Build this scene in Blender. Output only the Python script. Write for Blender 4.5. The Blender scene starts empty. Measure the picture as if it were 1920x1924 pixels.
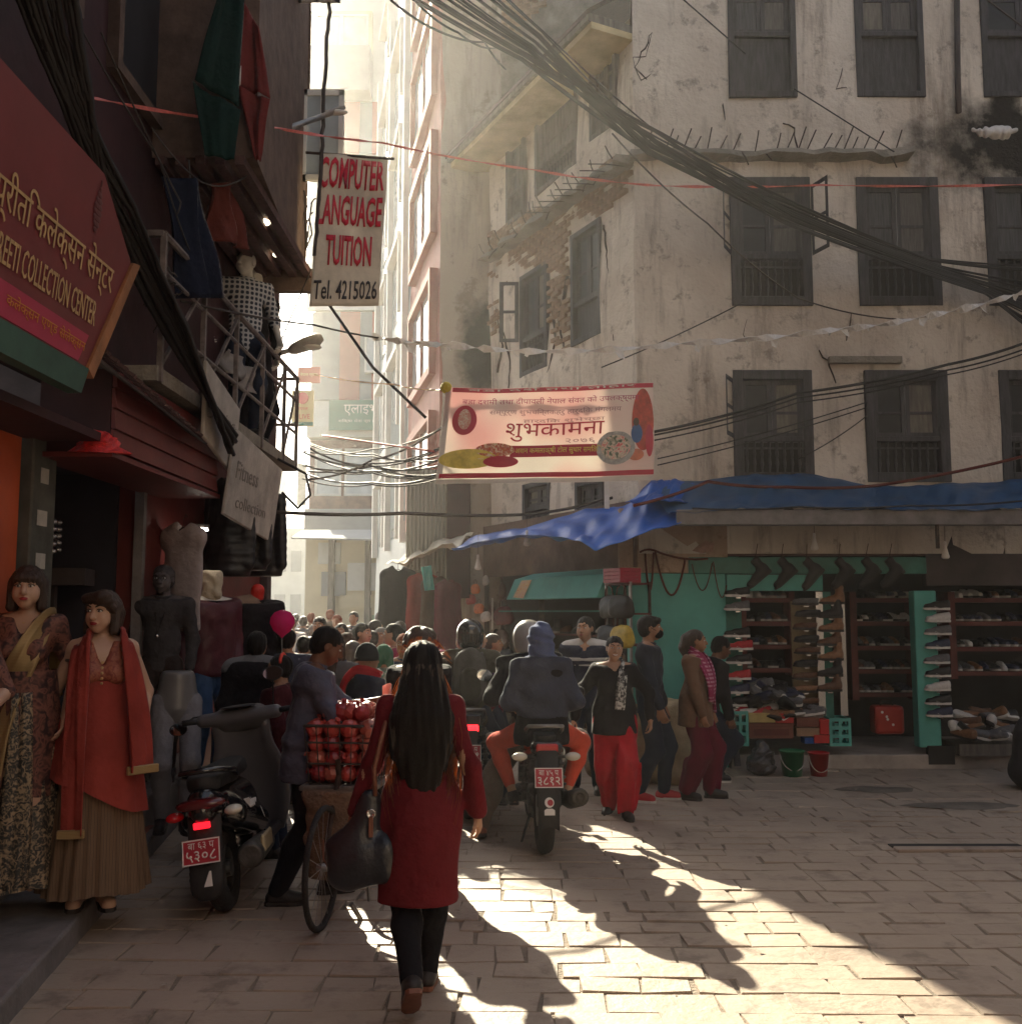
import bpy, bmesh, math, random
import numpy as np
from mathutils import Vector, Matrix
from math import sin, cos, pi, radians, atan2, sqrt, hypot
random.seed(7); rng = np.random.RandomState(5)
sc = bpy.context.scene
COL = sc.collection
# ------------------------------------------------------------------ camera, sky, sun, exposure
F = 1900.0; PITCH = math.atan(188/1900.0); CAMZ = 1.7
cd = bpy.data.cameras.new('camera'); cam = bpy.data.objects.new('camera', cd); COL.objects.link(cam)
cd.sensor_fit = 'HORIZONTAL'; cd.sensor_width = 36; cd.lens = 36*F/1920; cd.clip_start = .05; cd.clip_end = 500
cam.location = (0, 0, CAMZ); cam.rotation_euler = (pi/2+PITCH, 0, 0); sc.camera = cam
SUN_DX, SUN_EL = -.305, radians(29)
w = bpy.data.worlds.new('World'); sc.world = w; w.use_nodes = True
nt = w.node_tree; bg = nt.nodes['Background']
sky = nt.nodes.new('ShaderNodeTexSky'); sky.sky_type = 'NISHITA'; sky.sun_disc = False
sky.sun_elevation = SUN_EL; sky.sun_rotation = atan2(SUN_DX, 1); sky.dust_density = 3.5; sky.air_density = 1.0; sky.ozone_density = .6
hs = nt.nodes.new('ShaderNodeHueSaturation'); hs.inputs['Saturation'].default_value = .52
nt.links.new(sky.outputs[0], hs.inputs['Color']); nt.links.new(hs.outputs[0], bg.inputs[0]); bg.inputs[1].default_value = .062
sl = bpy.data.lights.new('sun', 'SUN'); so = bpy.data.objects.new('sun', sl); COL.objects.link(so)
sl.energy = 4.6; sl.angle = radians(.5); sl.color = (1, .91, .69)
so.rotation_euler = Vector((-SUN_DX, -1, -math.tan(SUN_EL)*sqrt(1+SUN_DX**2))).to_track_quat('-Z', 'Y').to_euler()
so.location = (0, 0, 30)
vs = sc.view_settings; vs.view_transform = 'Standard'; vs.look = 'None'; vs.gamma = 1; vs.exposure = 1.95; vs.use_curve_mapping = False
cy = sc.cycles
cy.max_bounces = 6; cy.diffuse_bounces = 4; cy.glossy_bounces = 3; cy.transmission_bounces = 4; cy.volume_bounces = 1; cy.transparent_max_bounces = 8
cy.use_denoising = True; cy.sample_clamp_indirect = 6; cy.caustics_reflective = False; cy.caustics_refractive = False

def P(px, py, Y):
    u = (px-960)/F; v = (962-py)/F
    t = Y/(cos(PITCH)-v*sin(PITCH))
    return Vector((u*t, Y, CAMZ+t*(sin(PITCH)+v*cos(PITCH))))
def G(px, py, z=0.):
    u = (px-960)/F; v = (962-py)/F
    dz = sin(PITCH)+v*cos(PITCH); t = (z-CAMZ)/dz
    return Vector((u*t, t*(cos(PITCH)-v*sin(PITCH)), z))
# ------------------------------------------------------------------ materials
MATS = {}
def mat(name, col, rough=.8, var=.18, scale=9., bump=.12, bscale=None, metal=0., emis=0., col2=None, trans=0., alpha=1., spec=.4, mix2=.0, coat=0., sheen=0., stretch=None):
    if name in MATS: return MATS[name]
    m = bpy.data.materials.new(name); m.use_nodes = True; MATS[name] = m
    t = m.node_tree; N = t.nodes; L = t.links; b = N['Principled BSDF']
    b.inputs['Roughness'].default_value = rough; b.inputs['Metallic'].default_value = metal
    b.inputs['Specular IOR Level'].default_value = spec
    if coat: b.inputs['Coat Weight'].default_value = coat
    if sheen: b.inputs['Sheen Weight'].default_value = sheen; b.inputs['Sheen Roughness'].default_value = .18
    if trans: b.inputs['Transmission Weight'].default_value = trans
    if alpha < 1: b.inputs['Alpha'].default_value = alpha
    c = tuple(col)+(1,)
    b.inputs['Base Color'].default_value = c
    if emis:
        b.inputs['Emission Color'].default_value = c; b.inputs['Emission Strength'].default_value = emis
    if var or bump:
        tc = N.new('ShaderNodeTexCoord'); no = N.new('ShaderNodeTexNoise'); no.inputs['Scale'].default_value = scale; no.inputs['Detail'].default_value = 5; no.inputs['Roughness'].default_value = .62
        src = tc.outputs['Object']
        if stretch:
            mp = N.new('ShaderNodeMapping'); mp.inputs['Scale'].default_value = stretch; L.new(src, mp.inputs[0]); src = mp.outputs[0]
        L.new(src, no.inputs[0])
        if var:
            r = N.new('ShaderNodeValToRGB'); e = r.color_ramp.elements
            lo = tuple(x*(1-var*1.6) for x in col)+(1,); hi = tuple(min(1, x*(1+var)) for x in (col2 or col))+(1,)
            e[0].position = .3; e[0].color = lo; e[1].position = .72; e[1].color = hi
            L.new(no.outputs[0], r.inputs[0]); L.new(r.outputs[0], b.inputs['Base Color'])
        if bump:
            n2 = N.new('ShaderNodeTexNoise'); n2.inputs['Scale'].default_value = bscale or scale*4; n2.inputs['Detail'].default_value = 4
            L.new(src, n2.inputs[0])
            bp = N.new('ShaderNodeBump'); bp.inputs['Strength'].default_value = min(1, bump*3); bp.inputs['Distance'].default_value = .02
            L.new(n2.outputs[0], bp.inputs['Height']); L.new(bp.outputs[0], b.inputs['Normal'])
    return m
def cloth(name, col, scale=260., var=.12, trans=0.):
    """woven cloth: fine weave bump plus slow tone change"""
    if name in MATS: return MATS[name]
    m = mat(name, col, .9, var, 7, .22, 20, sheen=.2, spec=.15)
    if trans:
        t = m.node_tree; b = t.nodes['Principled BSDF']; tr = t.nodes.new('ShaderNodeBsdfTranslucent'); mx = t.nodes.new('ShaderNodeMixShader')
        tr.inputs[0].default_value = tuple(col)+(1,); mx.inputs[0].default_value = trans
        o = t.nodes['Material Output']; t.links.new(b.outputs[0], mx.inputs[1]); t.links.new(tr.outputs[0], mx.inputs[2]); t.links.new(mx.outputs[0], o.inputs[0])
    return m
def pattern(name, c1, c2, c3, scale=30., kind='floral', rough=.7, metal=0.):
    if name in MATS: return MATS[name]
    m = bpy.data.materials.new(name); m.use_nodes = True; MATS[name] = m
    t = m.node_tree; N = t.nodes; L = t.links; b = N['Principled BSDF']; b.inputs['Roughness'].default_value = rough; b.inputs['Metallic'].default_value = metal
    tc = N.new('ShaderNodeTexCoord')
    r = N.new('ShaderNodeValToRGB'); r.color_ramp.interpolation = 'LINEAR'
    e = r.color_ramp.elements; e[0].color = tuple(c1)+(1,); e[1].color = tuple(c3)+(1,)
    k = e.new(.45); k.color = tuple(c2)+(1,)
    if kind == 'floral':
        no = N.new('ShaderNodeTexNoise'); no.inputs['Scale'].default_value = scale*.5; no.inputs['Detail'].default_value = 2
        vo = N.new('ShaderNodeTexVoronoi'); vo.inputs['Scale'].default_value = scale; vo.feature = 'SMOOTH_F1'
        ad = N.new('ShaderNodeMixRGB'); ad.blend_type = 'ADD'; ad.inputs[0].default_value = .25
        L.new(tc.outputs['Object'], no.inputs[0]); L.new(tc.outputs['Object'], ad.inputs[1]); L.new(no.outputs[1], ad.inputs[2]); L.new(ad.outputs[0], vo.inputs['Vector'])
        L.new(vo.outputs[0], r.inputs[0]); e[0].position = .12; e[2].position = .62; e[1].position = .35
    elif kind == 'check':
        wv = N.new('ShaderNodeTexWave'); wv.inputs['Scale'].default_value = scale; wv.bands_direction = 'X'; wv.inputs['Distortion'].default_value = .4
        w2 = N.new('ShaderNodeTexWave'); w2.inputs['Scale'].default_value = scale; w2.bands_direction = 'Z'; w2.inputs['Distortion'].default_value = .4
        ad = N.new('ShaderNodeMath'); ad.operation = 'MULTIPLY'
        for x in (wv, w2): L.new(tc.outputs['Object'], x.inputs[0])
        L.new(wv.outputs[1], ad.inputs[0]); L.new(w2.outputs[1], ad.inputs[1]); L.new(ad.outputs[0], r.inputs[0]); e[0].position = .1; e[1].position = .3; e[2].position = .6
    else:
        wv = N.new('ShaderNodeTexWave'); wv.inputs['Scale'].default_value = scale; wv.bands_direction = kind; wv.inputs['Distortion'].default_value = 1.2; wv.inputs['Detail'].default_value = 2
        L.new(tc.outputs['Object'], wv.inputs[0]); L.new(wv.outputs[1], r.inputs[0])
    L.new(r.outputs[0], b.inputs['Base Color'])
    return m
def plaster(name, base, patch, stain, sc1=.8, soot=None, bump=.5):
    """old lime plaster: broad tone changes, worn patches, vertical rain streaks and optional soot stains (x, z, rx, rz)"""
    m = bpy.data.materials.new(name); m.use_nodes = True; MATS[name] = m
    t = m.node_tree; N = t.nodes; L = t.links; b = N['Principled BSDF']; b.inputs['Roughness'].default_value = .92; b.inputs['Specular IOR Level'].default_value = .2
    tc = N.new('ShaderNodeTexCoord'); V = tc.outputs['Object']
    def noise(s, d=6, r=.6, st=None):
        n = N.new('ShaderNodeTexNoise'); n.inputs['Scale'].default_value = s; n.inputs['Detail'].default_value = d; n.inputs['Roughness'].default_value = r
        if st:
            mp = N.new('ShaderNodeMapping'); mp.inputs['Scale'].default_value = st; L.new(V, mp.inputs[0]); L.new(mp.outputs[0], n.inputs[0])
        else: L.new(V, n.inputs[0])
        return n.outputs[0]
    def ramp(s, a, c):
        r = N.new('ShaderNodeMapRange'); r.inputs[1].default_value = a; r.inputs[2].default_value = c; L.new(s, r.inputs[0]); return r.outputs[0]
    def mix(f, a, c):
        x = N.new('ShaderNodeMixRGB'); L.new(f, x.inputs[0])
        for i, q in ((1, a), (2, c)):
            if isinstance(q, tuple): x.inputs[i].default_value = q+(1,)
            else: L.new(q, x.inputs[i])
        return x.outputs[0]
    c = mix(ramp(noise(sc1*1.2), .35, .7), base, patch)
    c = mix(ramp(noise(sc1*5, 8, .7), .56, .64), c, tuple(x*.72 for x in patch))
    c = mix(ramp(noise(2.2, 7, .7, (1.6, 1.6, .22)), .52, .78), c, stain)
    c = mix(ramp(noise(30, 4, .7), .62, .8), c, tuple(x*.6 for x in base))
    for (x, y, z, rx, rz) in soot or ():
        mp = N.new('ShaderNodeMapping'); mp.inputs['Location'].default_value = (-x/rx, -y/rx, -z/rz); mp.inputs['Scale'].default_value = (1/rx, 1/rx, 1/rz); L.new(V, mp.inputs[0])
        ln = N.new('ShaderNodeVectorMath'); ln.operation = 'LENGTH'; L.new(mp.outputs[0], ln.inputs[0])
        ad = N.new('ShaderNodeMath'); ad.operation = 'SUBTRACT'; L.new(ln.outputs['Value'], ad.inputs[0])
        sc_ = N.new('ShaderNodeMath'); sc_.operation = 'MULTIPLY'; L.new(noise(2.6, 6, .65), sc_.inputs[0]); sc_.inputs[1].default_value = 1.3; L.new(sc_.outputs[0], ad.inputs[1])
        c = mix(ramp(ad.outputs[0], .45, -.05), c, (.022, .019, .018))
    L.new(c, b.inputs['Base Color'])
    bp = N.new('ShaderNodeBump'); bp.inputs['Strength'].default_value = bump; bp.inputs['Distance'].default_value = .05
    ad = N.new('ShaderNodeMath'); ad.operation = 'ADD'; L.new(noise(3.2, 8, .62), ad.inputs[0]); L.new(noise(17, 5, .6), ad.inputs[1]); L.new(ad.outputs[0], bp.inputs['Height'])
    L.new(bp.outputs[0], b.inputs['Normal'])
    return m
# ------------------------------------------------------------------ objects
def tag(o, label=None, cat=None, group=None, kind=None):
    if label: o['label'] = label
    if cat: o['category'] = cat
    if group: o['group'] = group
    if kind: o['kind'] = kind
    return o
def empty(name, loc=(0, 0, 0), rz=0., label=None, cat=None, group=None, kind=None):
    o = bpy.data.objects.new(name, None); COL.objects.link(o); o.location = loc; o.rotation_euler = (0, 0, rz); o.empty_display_size = .1
    return tag(o, label, cat, group, kind)
def link(name, me, m, parent=None, smooth=False, bevel=0., world=False, solid=0., loc=None):
    o = bpy.data.objects.new(name, me); COL.objects.link(o)
    if m is not None and len(me.materials) == 0: me.materials.append(m)
    if smooth: me.polygons.foreach_set('use_smooth', [True]*len(me.polygons))
    if parent is not None:
        o.parent = parent
        if world:
            M = Matrix.Identity(4); q = parent
            while q is not None: M = q.matrix_basis @ M; q = q.parent
            o.matrix_basis = M.inverted()
    if loc is not None: o.location = loc
    if solid:
        s = o.modifiers.new('solid', 'SOLIDIFY'); s.thickness = solid; s.offset = 0
    if bevel:
        bv = o.modifiers.new('bevel', 'BEVEL'); bv.width = bevel; bv.segments = 1 if bevel < .012 else 2; bv.limit_method = 'ANGLE'
    return o
def copy_obj(o, parent=None, loc=None, rz=None, m=None, scale=None):
    c = o.copy(); COL.objects.link(c)
    if parent is not None: c.parent = parent
    if loc is not None: c.location = loc
    if rz is not None: c.rotation_euler = (0, 0, rz)
    if scale is not None: c.scale = scale if isinstance(scale, tuple) else (scale,)*3
    if m is not None:
        c.material_slots[0].link = 'OBJECT'; c.material_slots[0].material = m
    return c
def copy_tree(o, parent=None, **k):
    c = copy_obj(o, parent, **k)
    for ch in list(o.children): copy_tree(ch, c)
    return c
class MB:
    def __init__(s): s.v = []; s.f = []
    def add(s, vs, fs, M=None):
        n = len(s.v)
        s.v += [tuple(M @ Vector(v)) if M is not None else tuple(v) for v in vs]
        s.f += [tuple(i+n for i in f) for f in fs]; return s
    def box(s, c, d, rz=0., R=None, taper=1.):
        x, y, z = d[0]/2, d[1]/2, d[2]/2; t = taper
        vs = [(-x, -y, -z), (x, -y, -z), (x, y, -z), (-x, y, -z), (-x*t, -y*t, z), (x*t, -y*t, z), (x*t, y*t, z), (-x*t, y*t, z)]
        M = Matrix.Translation(c) @ (R.to_4x4() if R is not None else Matrix.Rotation(rz, 4, 'Z'))
        return s.add(vs, [(3, 2, 1, 0), (4, 5, 6, 7), (0, 1, 5, 4), (1, 2, 6, 5), (2, 3, 7, 6), (3, 0, 4, 7)], M)
    def bar(s, a, b, w, t=None, up=(0, 0, 1)):
        a = Vector(a); b = Vector(b); d = b-a; L = d.length
        if L < 1e-6: return s
        z = d/L; x = Vector(up).cross(z)
        if x.length < 1e-3: x = Vector((1, 0, 0)).cross(z)
        x.normalize(); y = z.cross(x); R = Matrix((x, y, z)).transposed()
        return s.box((a+b)/2, (w, t or w, L), R=R)
    def tube(s, pts, r, n=6, cap=True, r2=None):
        pts = [Vector(p) for p in pts]; k = len(pts); rings = []
        pre = None
        for i, p in enumerate(pts):
            d = (pts[min(i+1, k-1)]-pts[max(i-1, 0)])
            d = d.normalized() if d.length > 1e-9 else Vector((0, 0, 1))
            if pre is None: x = d.orthogonal().normalized()
            else:
                x = pre-d*pre.dot(d); x = x.normalized() if x.length > 1e-6 else d.orthogonal().normalized()
            pre = x; y = d.cross(x)
            rr = r[i] if isinstance(r, (list, tuple)) else (r if r2 is None else r+(r2-r)*i/(k-1))
            rings.append([p+(x*cos(2*pi*j/n)+y*sin(2*pi*j/n))*rr for j in range(n)])
        return s.loft(rings, cap)
    def loft(s, rings, cap=True, closed=True):
        n = len(rings[0]); vs = [v for r in rings for v in r]; fs = []
        for i in range(len(rings)-1):
            for j in range(n if closed else n-1):
                a = i*n+j; b = i*n+(j+1) % n; fs.append((a, b, b+n, a+n))
        if cap and closed:
            fs.append(tuple(reversed(range(n)))); fs.append(tuple(range((len(rings)-1)*n, len(rings)*n)))
        return s.add(vs, fs)
    def lathe(s, prof, c=(0, 0, 0), n=20, axis='Z', M=None, cap=True):
        rings = []
        for (r, h) in prof:
            ring = []
            for j in range(n):
                a = 2*pi*j/n; p = (r*cos(a), r*sin(a), h)
                if axis == 'X': p = (p[2], p[0], p[1])
                if axis == 'Y': p = (p[0], -p[2] if False else p[2], p[1])
                q = Vector(c)+Vector(p)
                ring.append(M @ q if M is not None else q)
            rings.append(ring)
        return s.loft(rings, cap)
    def sphere(s, c, r, n=12, m=8, M=None):
        r = r if isinstance(r, (tuple, list)) else (r, r, r); rings = []
        for i in range(m+1):
            a = -pi/2+pi*i/m; q = max(cos(a), .01)
            ring = [Vector(c)+Vector((r[0]*q*cos(2*pi*j/n), r[1]*q*sin(2*pi*j/n), r[2]*sin(a))) for j in range(n)]
            rings.append([M @ v for v in ring] if M is not None else ring)
        return s.loft(rings)
    def prism(s, poly, a, b, fr):
        """poly in 2D (u,v), extruded from depth a to b along the frame's third axis; fr(u,v,w)->point"""
        n = len(poly); vs = [fr(u, v, a) for u, v in poly]+[fr(u, v, b) for u, v in poly]
        fs = [tuple(range(n)), tuple(reversed(range(n, 2*n)))]+[(i+n, (i+1) % n+n, (i+1) % n, i) for i in range(n)]
        return s.add(vs, fs)
    def sheet(s, fn, nu, nv):
        vs = [fn(i/nu, j/nv) for j in range(nv+1) for i in range(nu+1)]
        return s.add(vs, [(j*(nu+1)+i, j*(nu+1)+i+1, (j+1)*(nu+1)+i+1, (j+1)*(nu+1)+i) for j in range(nv) for i in range(nu)])
    def mesh(s, name):
        me = bpy.data.meshes.new(name); me.from_pydata(s.v, [], s.f); me.validate()
        bm = bmesh.new(); bm.from_mesh(me)
        if len(bm.faces) < 60000: bmesh.ops.recalc_face_normals(bm, faces=bm.faces)
        bm.to_mesh(me); bm.free(); return me
    def build(s, name, m, parent=None, smooth=False, bevel=0., world=False, solid=0., loc=None):
        return link(name, s.mesh(name), m, parent, smooth, bevel, world, solid, loc)
def lin(a, b, t): return a+(b-a)*t
def lv(a, b, t): return Vector(a)+(Vector(b)-Vector(a))*t
def sagline(a, b, sag, n=14, jit=0.):
    a = Vector(a); b = Vector(b); out = []
    for i in range(n+1):
        t = i/n; p = a.lerp(b, t); p.z -= sag*4*t*(1-t)
        if jit and 0 < i < n: p += Vector((random.uniform(-jit, jit), 0, random.uniform(-jit, jit)))
        out.append(p)
    return out
def text_mesh(txt, size, extrude=.0015, align='LEFT', shear=0., bold=0., space=1.):
    cu = bpy.data.curves.new('t', 'FONT'); cu.body = txt; cu.size = size; cu.extrude = extrude; cu.align_x = align; cu.shear = shear; cu.resolution_u = 2; cu.offset = bold; cu.space_character = space
    o = bpy.data.objects.new('t', cu); COL.objects.link(o); bpy.context.view_layer.update()
    me = bpy.data.meshes.new_from_object(o.evaluated_get(bpy.context.evaluated_depsgraph_get()))
    bpy.data.objects.remove(o); bpy.data.curves.remove(cu); me.materials.clear(); return me
def text(name, txt, fn, width=None, height=None, size=1., m=None, parent=None, world=False, extrude=.002, shear=0., bold=0., center=True):
    """lettering: fn(u,v,w)->point maps the text plane; scaled to width x height (height = cap box), centred at 0"""
    me = text_mesh(txt, 1., 0, bold=bold, shear=shear)
    if len(me.vertices) == 0: return None
    co = np.empty(len(me.vertices)*3); me.vertices.foreach_get('co', co); co = co.reshape(-1, 3)
    lo, hi = co.min(0), co.max(0); d = hi-lo
    sx = size if width is None else width/max(d[0], 1e-6); sy = (sx if height is None else height/max(d[1], 1e-6))
    if width is None and height is not None: sx = sy
    mid = (lo+hi)/2 if center else lo
    bm = bmesh.new(); bm.from_mesh(me)
    r = bmesh.ops.extrude_face_region(bm, geom=bm.faces[:]); new = {e for e in r['geom'] if isinstance(e, bmesh.types.BMVert)}
    for v in bm.verts:
        u, q = (v.co.x-mid[0])*sx, (v.co.y-mid[1])*sy
        v.co = fn(u, q, extrude if v in new else 0.0)
    bmesh.ops.recalc_face_normals(bm, faces=bm.faces); bm.to_mesh(me); bm.free()
    return link(name, me, m, parent, world=world)
def frame_fn(o, u, v):
    o = Vector(o); u = Vector(u).normalized(); v = Vector(v).normalized(); n = u.cross(v)
    return lambda a, b, c=0.: o+u*a+v*b+n*c
# ------------------------------------------------------------------ implicit surfaces
def axis(lo, hi, h, fine=(), hf=None):
    xs = [lo]
    while xs[-1] < hi:
        x = xs[-1]; st = h
        for a, b in fine:
            if a-h < x < b: st = hf
        xs.append(x+st)
    return np.array(xs)
class SD:
    def __init__(s, lo, hi, h, fine=(), hf=None):
        s.ax = [axis(lo[i], hi[i], h, [(f[0][i], f[1][i]) for f in fine], hf) for i in range(3)]
        s.D = np.full([len(a) for a in s.ax], .5, np.float32)
    def region(s, lo, hi):
        sl = []; g = []
        for i in range(3):
            a = max(0, np.searchsorted(s.ax[i], lo[i])-1); b = min(len(s.ax[i]), np.searchsorted(s.ax[i], hi[i])+1)
            if b-a < 1: return None, None
            sl.append(slice(a, b)); sh = [1, 1, 1]; sh[i] = b-a; g.append(s.ax[i][a:b].reshape(sh))
        return tuple(sl), g
    def put(s, sl, d, k, cut):
        A = s.D[sl]
        if cut:
            d = -d; hh = np.maximum(k-np.abs(A-d), 0)/k; s.D[sl] = np.maximum(A, d)+hh*hh*k*.25
        else:
            hh = np.maximum(k-np.abs(A-d), 0)/k; s.D[sl] = np.minimum(A, d)-hh*hh*k*.25
    def cone(s, a, b, ra, rb=None, k=.02, flat=1., cut=False):
        a = np.array(a, float); b = np.array(b, float); rb = ra if rb is None else rb
        m = max(ra, rb)+k+.035
        sl, g = s.region(np.minimum(a, b)-m, np.maximum(a, b)+m)
        if sl is None: return s
        ba = b-a; L = max((ba*ba).sum(), 1e-9)
        p = [g[i]-a[i] for i in range(3)]
        t = np.clip((p[0]*ba[0]+p[1]*ba[1]+p[2]*ba[2])/L, 0, 1)
        q0 = p[0]-t*ba[0]; q1 = (p[1]-t*ba[1])/flat; q2 = p[2]-t*ba[2]
        d = (np.sqrt(q0*q0+q1*q1+q2*q2)-(ra+(rb-ra)*t))*min(1, flat)
        s.put(sl, d, k, cut); return s
    def ell(s, c, r, k=.015, R=None, cut=False):
        c = np.array(c, float); r = np.array(r, float); m = r.max()+k+.03
        sl, g = s.region(c-m, c+m)
        if sl is None: return s
        p = [g[i]-c[i] for i in range(3)]
        if R is not None:
            p = [R[0][i]*p[0]+R[1][i]*p[1]+R[2][i]*p[2] for i in range(3)]
        q = [p[i]/r[i] for i in range(3)]
        k0 = np.sqrt(q[0]**2+q[1]**2+q[2]**2); k1 = np.sqrt((q[0]/r[0])**2+(q[1]/r[1])**2+(q[2]/r[2])**2)+1e-9
        s.put(sl, k0*(k0-1)/k1, k, cut); return s
    def plane(s, n, c, k=.006):
        """keep the side where n.p < c"""
        X, Y, Z = (s.ax[0][:, None, None], s.ax[1][None, :, None], s.ax[2][None, None, :])
        d = X*n[0]+Y*n[1]+Z*n[2]-c
        s.D = np.maximum(s.D, d).astype(np.float32); return s
    def disp(s, fn):
        X, Y, Z = (s.ax[0][:, None, None], s.ax[1][None, :, None], s.ax[2][None, None, :])
        s.D = (s.D+fn(X, Y, Z)).astype(np.float32); return s
    def mesh(s, name):
        D = s.D; ins = D < 0
        D[0], D[-1] = .5, .5; D[:, 0], D[:, -1] = .5, .5; D[:, :, 0], D[:, :, -1] = .5, .5
        ins = D < 0
        c = ins[:-1, :-1, :-1].astype(np.int8)
        for dx, dy, dz in ((1, 0, 0), (0, 1, 0), (0, 0, 1), (1, 1, 0), (1, 0, 1), (0, 1, 1), (1, 1, 1)):
            c = c+ins[dx:dx+c.shape[0], dy:dy+c.shape[1], dz:dz+c.shape[2]]
        I = np.argwhere((c > 0) & (c < 8))
        if len(I) == 0: return bpy.data.meshes.new(name)
        ids = np.full(c.shape, -1, np.int64); ids[tuple(I.T)] = np.arange(len(I))
        corners = [(x, y, z) for x in (0, 1) for y in (0, 1) for z in (0, 1)]
        acc = np.zeros((len(I), 3)); cnt = np.zeros(len(I))
        def co(J): return np.stack([s.ax[i][J[:, i]] for i in range(3)], 1)
        for p in corners:
            for q in corners:
                if sum(abs(p[i]-q[i]) for i in range(3)) == 1 and p < q:
                    A = I+np.array(p); B = I+np.array(q)
                    da = D[tuple(A.T)]; db = D[tuple(B.T)]; x = (da < 0) != (db < 0)
                    if not x.any(): continue
                    t = np.where(x, da/np.where(x, da-db, 1), 0)[:, None]
                    acc += np.where(x[:, None], co(A)*(1-t)+co(B)*t, 0); cnt += x
        V = acc/cnt[:, None]; Fc = []
        for ax in range(3):
            o = [i for i in range(3) if i != ax]
            a = np.take(ins, range(0, ins.shape[ax]-1), ax); b = np.take(ins, range(1, ins.shape[ax]), ax)
            E = np.argwhere(a != b)
            E = E[(E[:, o[0]] > 0) & (E[:, o[1]] > 0) & (E[:, o[0]] < ins.shape[o[0]]-1) & (E[:, o[1]] < ins.shape[o[1]]-1)]
            if len(E) == 0: continue
            first = a[tuple(E.T)]
            q = []
            for d0, d1 in ((1, 1), (0, 1), (0, 0), (1, 0)):
                J = E.copy(); J[:, o[0]] -= d0; J[:, o[1]] -= d1; q.append(ids[tuple(J.T)])
            q = np.stack(q, 1); fl = first if ax != 1 else ~first
            q[~fl] = q[~fl][:, ::-1]; Fc.append(q)
        Fc = np.concatenate(Fc); Fc = Fc[(Fc >= 0).all(1)]
        me = bpy.data.meshes.new(name); me.vertices.add(len(V)); me.vertices.foreach_set('co', V.astype(np.float32).ravel())
        me.loops.add(len(Fc)*4); me.loops.foreach_set('vertex_index', Fc.astype(np.int32).ravel())
        me.polygons.add(len(Fc)); me.polygons.foreach_set('loop_start', np.arange(0, len(Fc)*4, 4, dtype=np.int32))
        me.update(calc_edges=True); me.validate(); return me
    def build(s, name, m, parent=None, **k):
        return link(name, s.mesh(name), m, parent, smooth=True, **k)
def folds(amp, freq, seed=0, zs=1.):
    r = np.random.RandomState(seed); ks = r.normal(size=(4, 3))*freq; ph = r.uniform(0, 6.28, 4)
    def f(X, Y, Z):
        o = 0
        for i in range(4):
            o = o+np.sin(ks[i, 0]*X+ks[i, 1]*Y+ks[i, 2]*Z*zs+ph[i]+1.3*np.sin(.6*freq*(X-Y)+ph[3-i]))
        return amp*o/3
    return f
# ================================================================== materials of the setting
M_old = plaster('old_plaster', (.72, .655, .57), (.53, .46, .39), (.15, .11, .085), soot=[(6.2, 11.3, 7.1, 1.7, .62), (5.75, 11.3, 8.1, .22, 1.1)])
M_grey = plaster('grey_render', (.42, .36, .30), (.33, .28, .23), (.12, .1, .09), .5, soot=[(-.42, 14.9, 5.7, .42, .8), (-.5, 14.9, 4.6, .3, .8)], bump=.3)
M_wood = mat('grey_wood', (.062, .058, .064), .75, .3, 6, .15, 40, stretch=(4, 4, .6))
M_wood2 = mat('faded_wood', (.17, .15, .13), .8, .3, 5, .15, 40, stretch=(4, 4, .6))
M_glassd = mat('dark_pane', (.030, .031, .036), .45, .25, 3, 0, spec=.25)
M_brick = mat('old_brick', (.36, .25, .17), .95, .3, 5, .35, 60)
M_conc = mat('concrete', (.27, .24, .2), .92, .25, 4, .3, 30)
M_rebar = mat('rusty_steel', (.05, .03, .022), .8, .4, 20, .1)
M_stone = plaster('paving_stone', (.42, .335, .265), (.34, .265, .21), (.22, .165, .13), .55, bump=.16)
M_stone2 = plaster('paving_stone_dark', (.40, .318, .25), (.325, .25, .20), (.2, .15, .12), .55, bump=.2)
M_peach0 = plaster('ochre_plaster', (.44, .37, .32), (.37, .31, .27), (.2, .15, .1), .6)  # plaster of the unseen houses, toned for the light they bounce
for m_ in (M_stone, M_stone2): m_.node_tree.nodes['Principled BSDF'].inputs['Roughness'].default_value = .6; m_.node_tree.nodes['Principled BSDF'].inputs['Specular IOR Level'].default_value = .5
M_ground = mat('ground_dirt', (.16, .13, .10), .95, .3, 3, .3, 40)
M_asph = mat('worn_surface', (.2, .17, .14), .9, .3, 2.2, .35, 50)
M_soff = mat('yellow_soffit', (.52, .43, .25), .9, .2, 3, .15)
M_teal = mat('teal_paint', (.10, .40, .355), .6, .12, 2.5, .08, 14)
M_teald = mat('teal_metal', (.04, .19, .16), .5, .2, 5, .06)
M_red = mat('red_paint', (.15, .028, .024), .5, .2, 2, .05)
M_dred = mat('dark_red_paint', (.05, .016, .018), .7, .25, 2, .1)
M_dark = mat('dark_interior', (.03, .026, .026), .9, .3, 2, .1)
M_litred = mat('lit_red_panel', (.55, .10, .03), .45, .15, 2, .03)  # orange of the interior light put into the red panel's colour
M_dgrey = mat('dark_grey_wall', (.075, .06, .06), .9, .3, 1.5, .2)
M_white = mat('white_paint', (.72, .70, .66), .6, .08, 3, .05)
M_pale = mat('pale_blue_panel', (.50, .56, .56), .5, .1, 3, .05, stretch=(12, 12, 1))
M_redb = mat('salmon_red_paint', (.36, .14, .11), .7, .15, 2, .1)
M_sky = mat('sky_reflection_pane', (.42, .47, .49), .08, .15, 2, 0, spec=.8)  # pale colour stands in for sky reflected in the panes
M_steel = mat('grey_steel', (.18, .165, .17), .5, .25, 6, .05)

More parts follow.
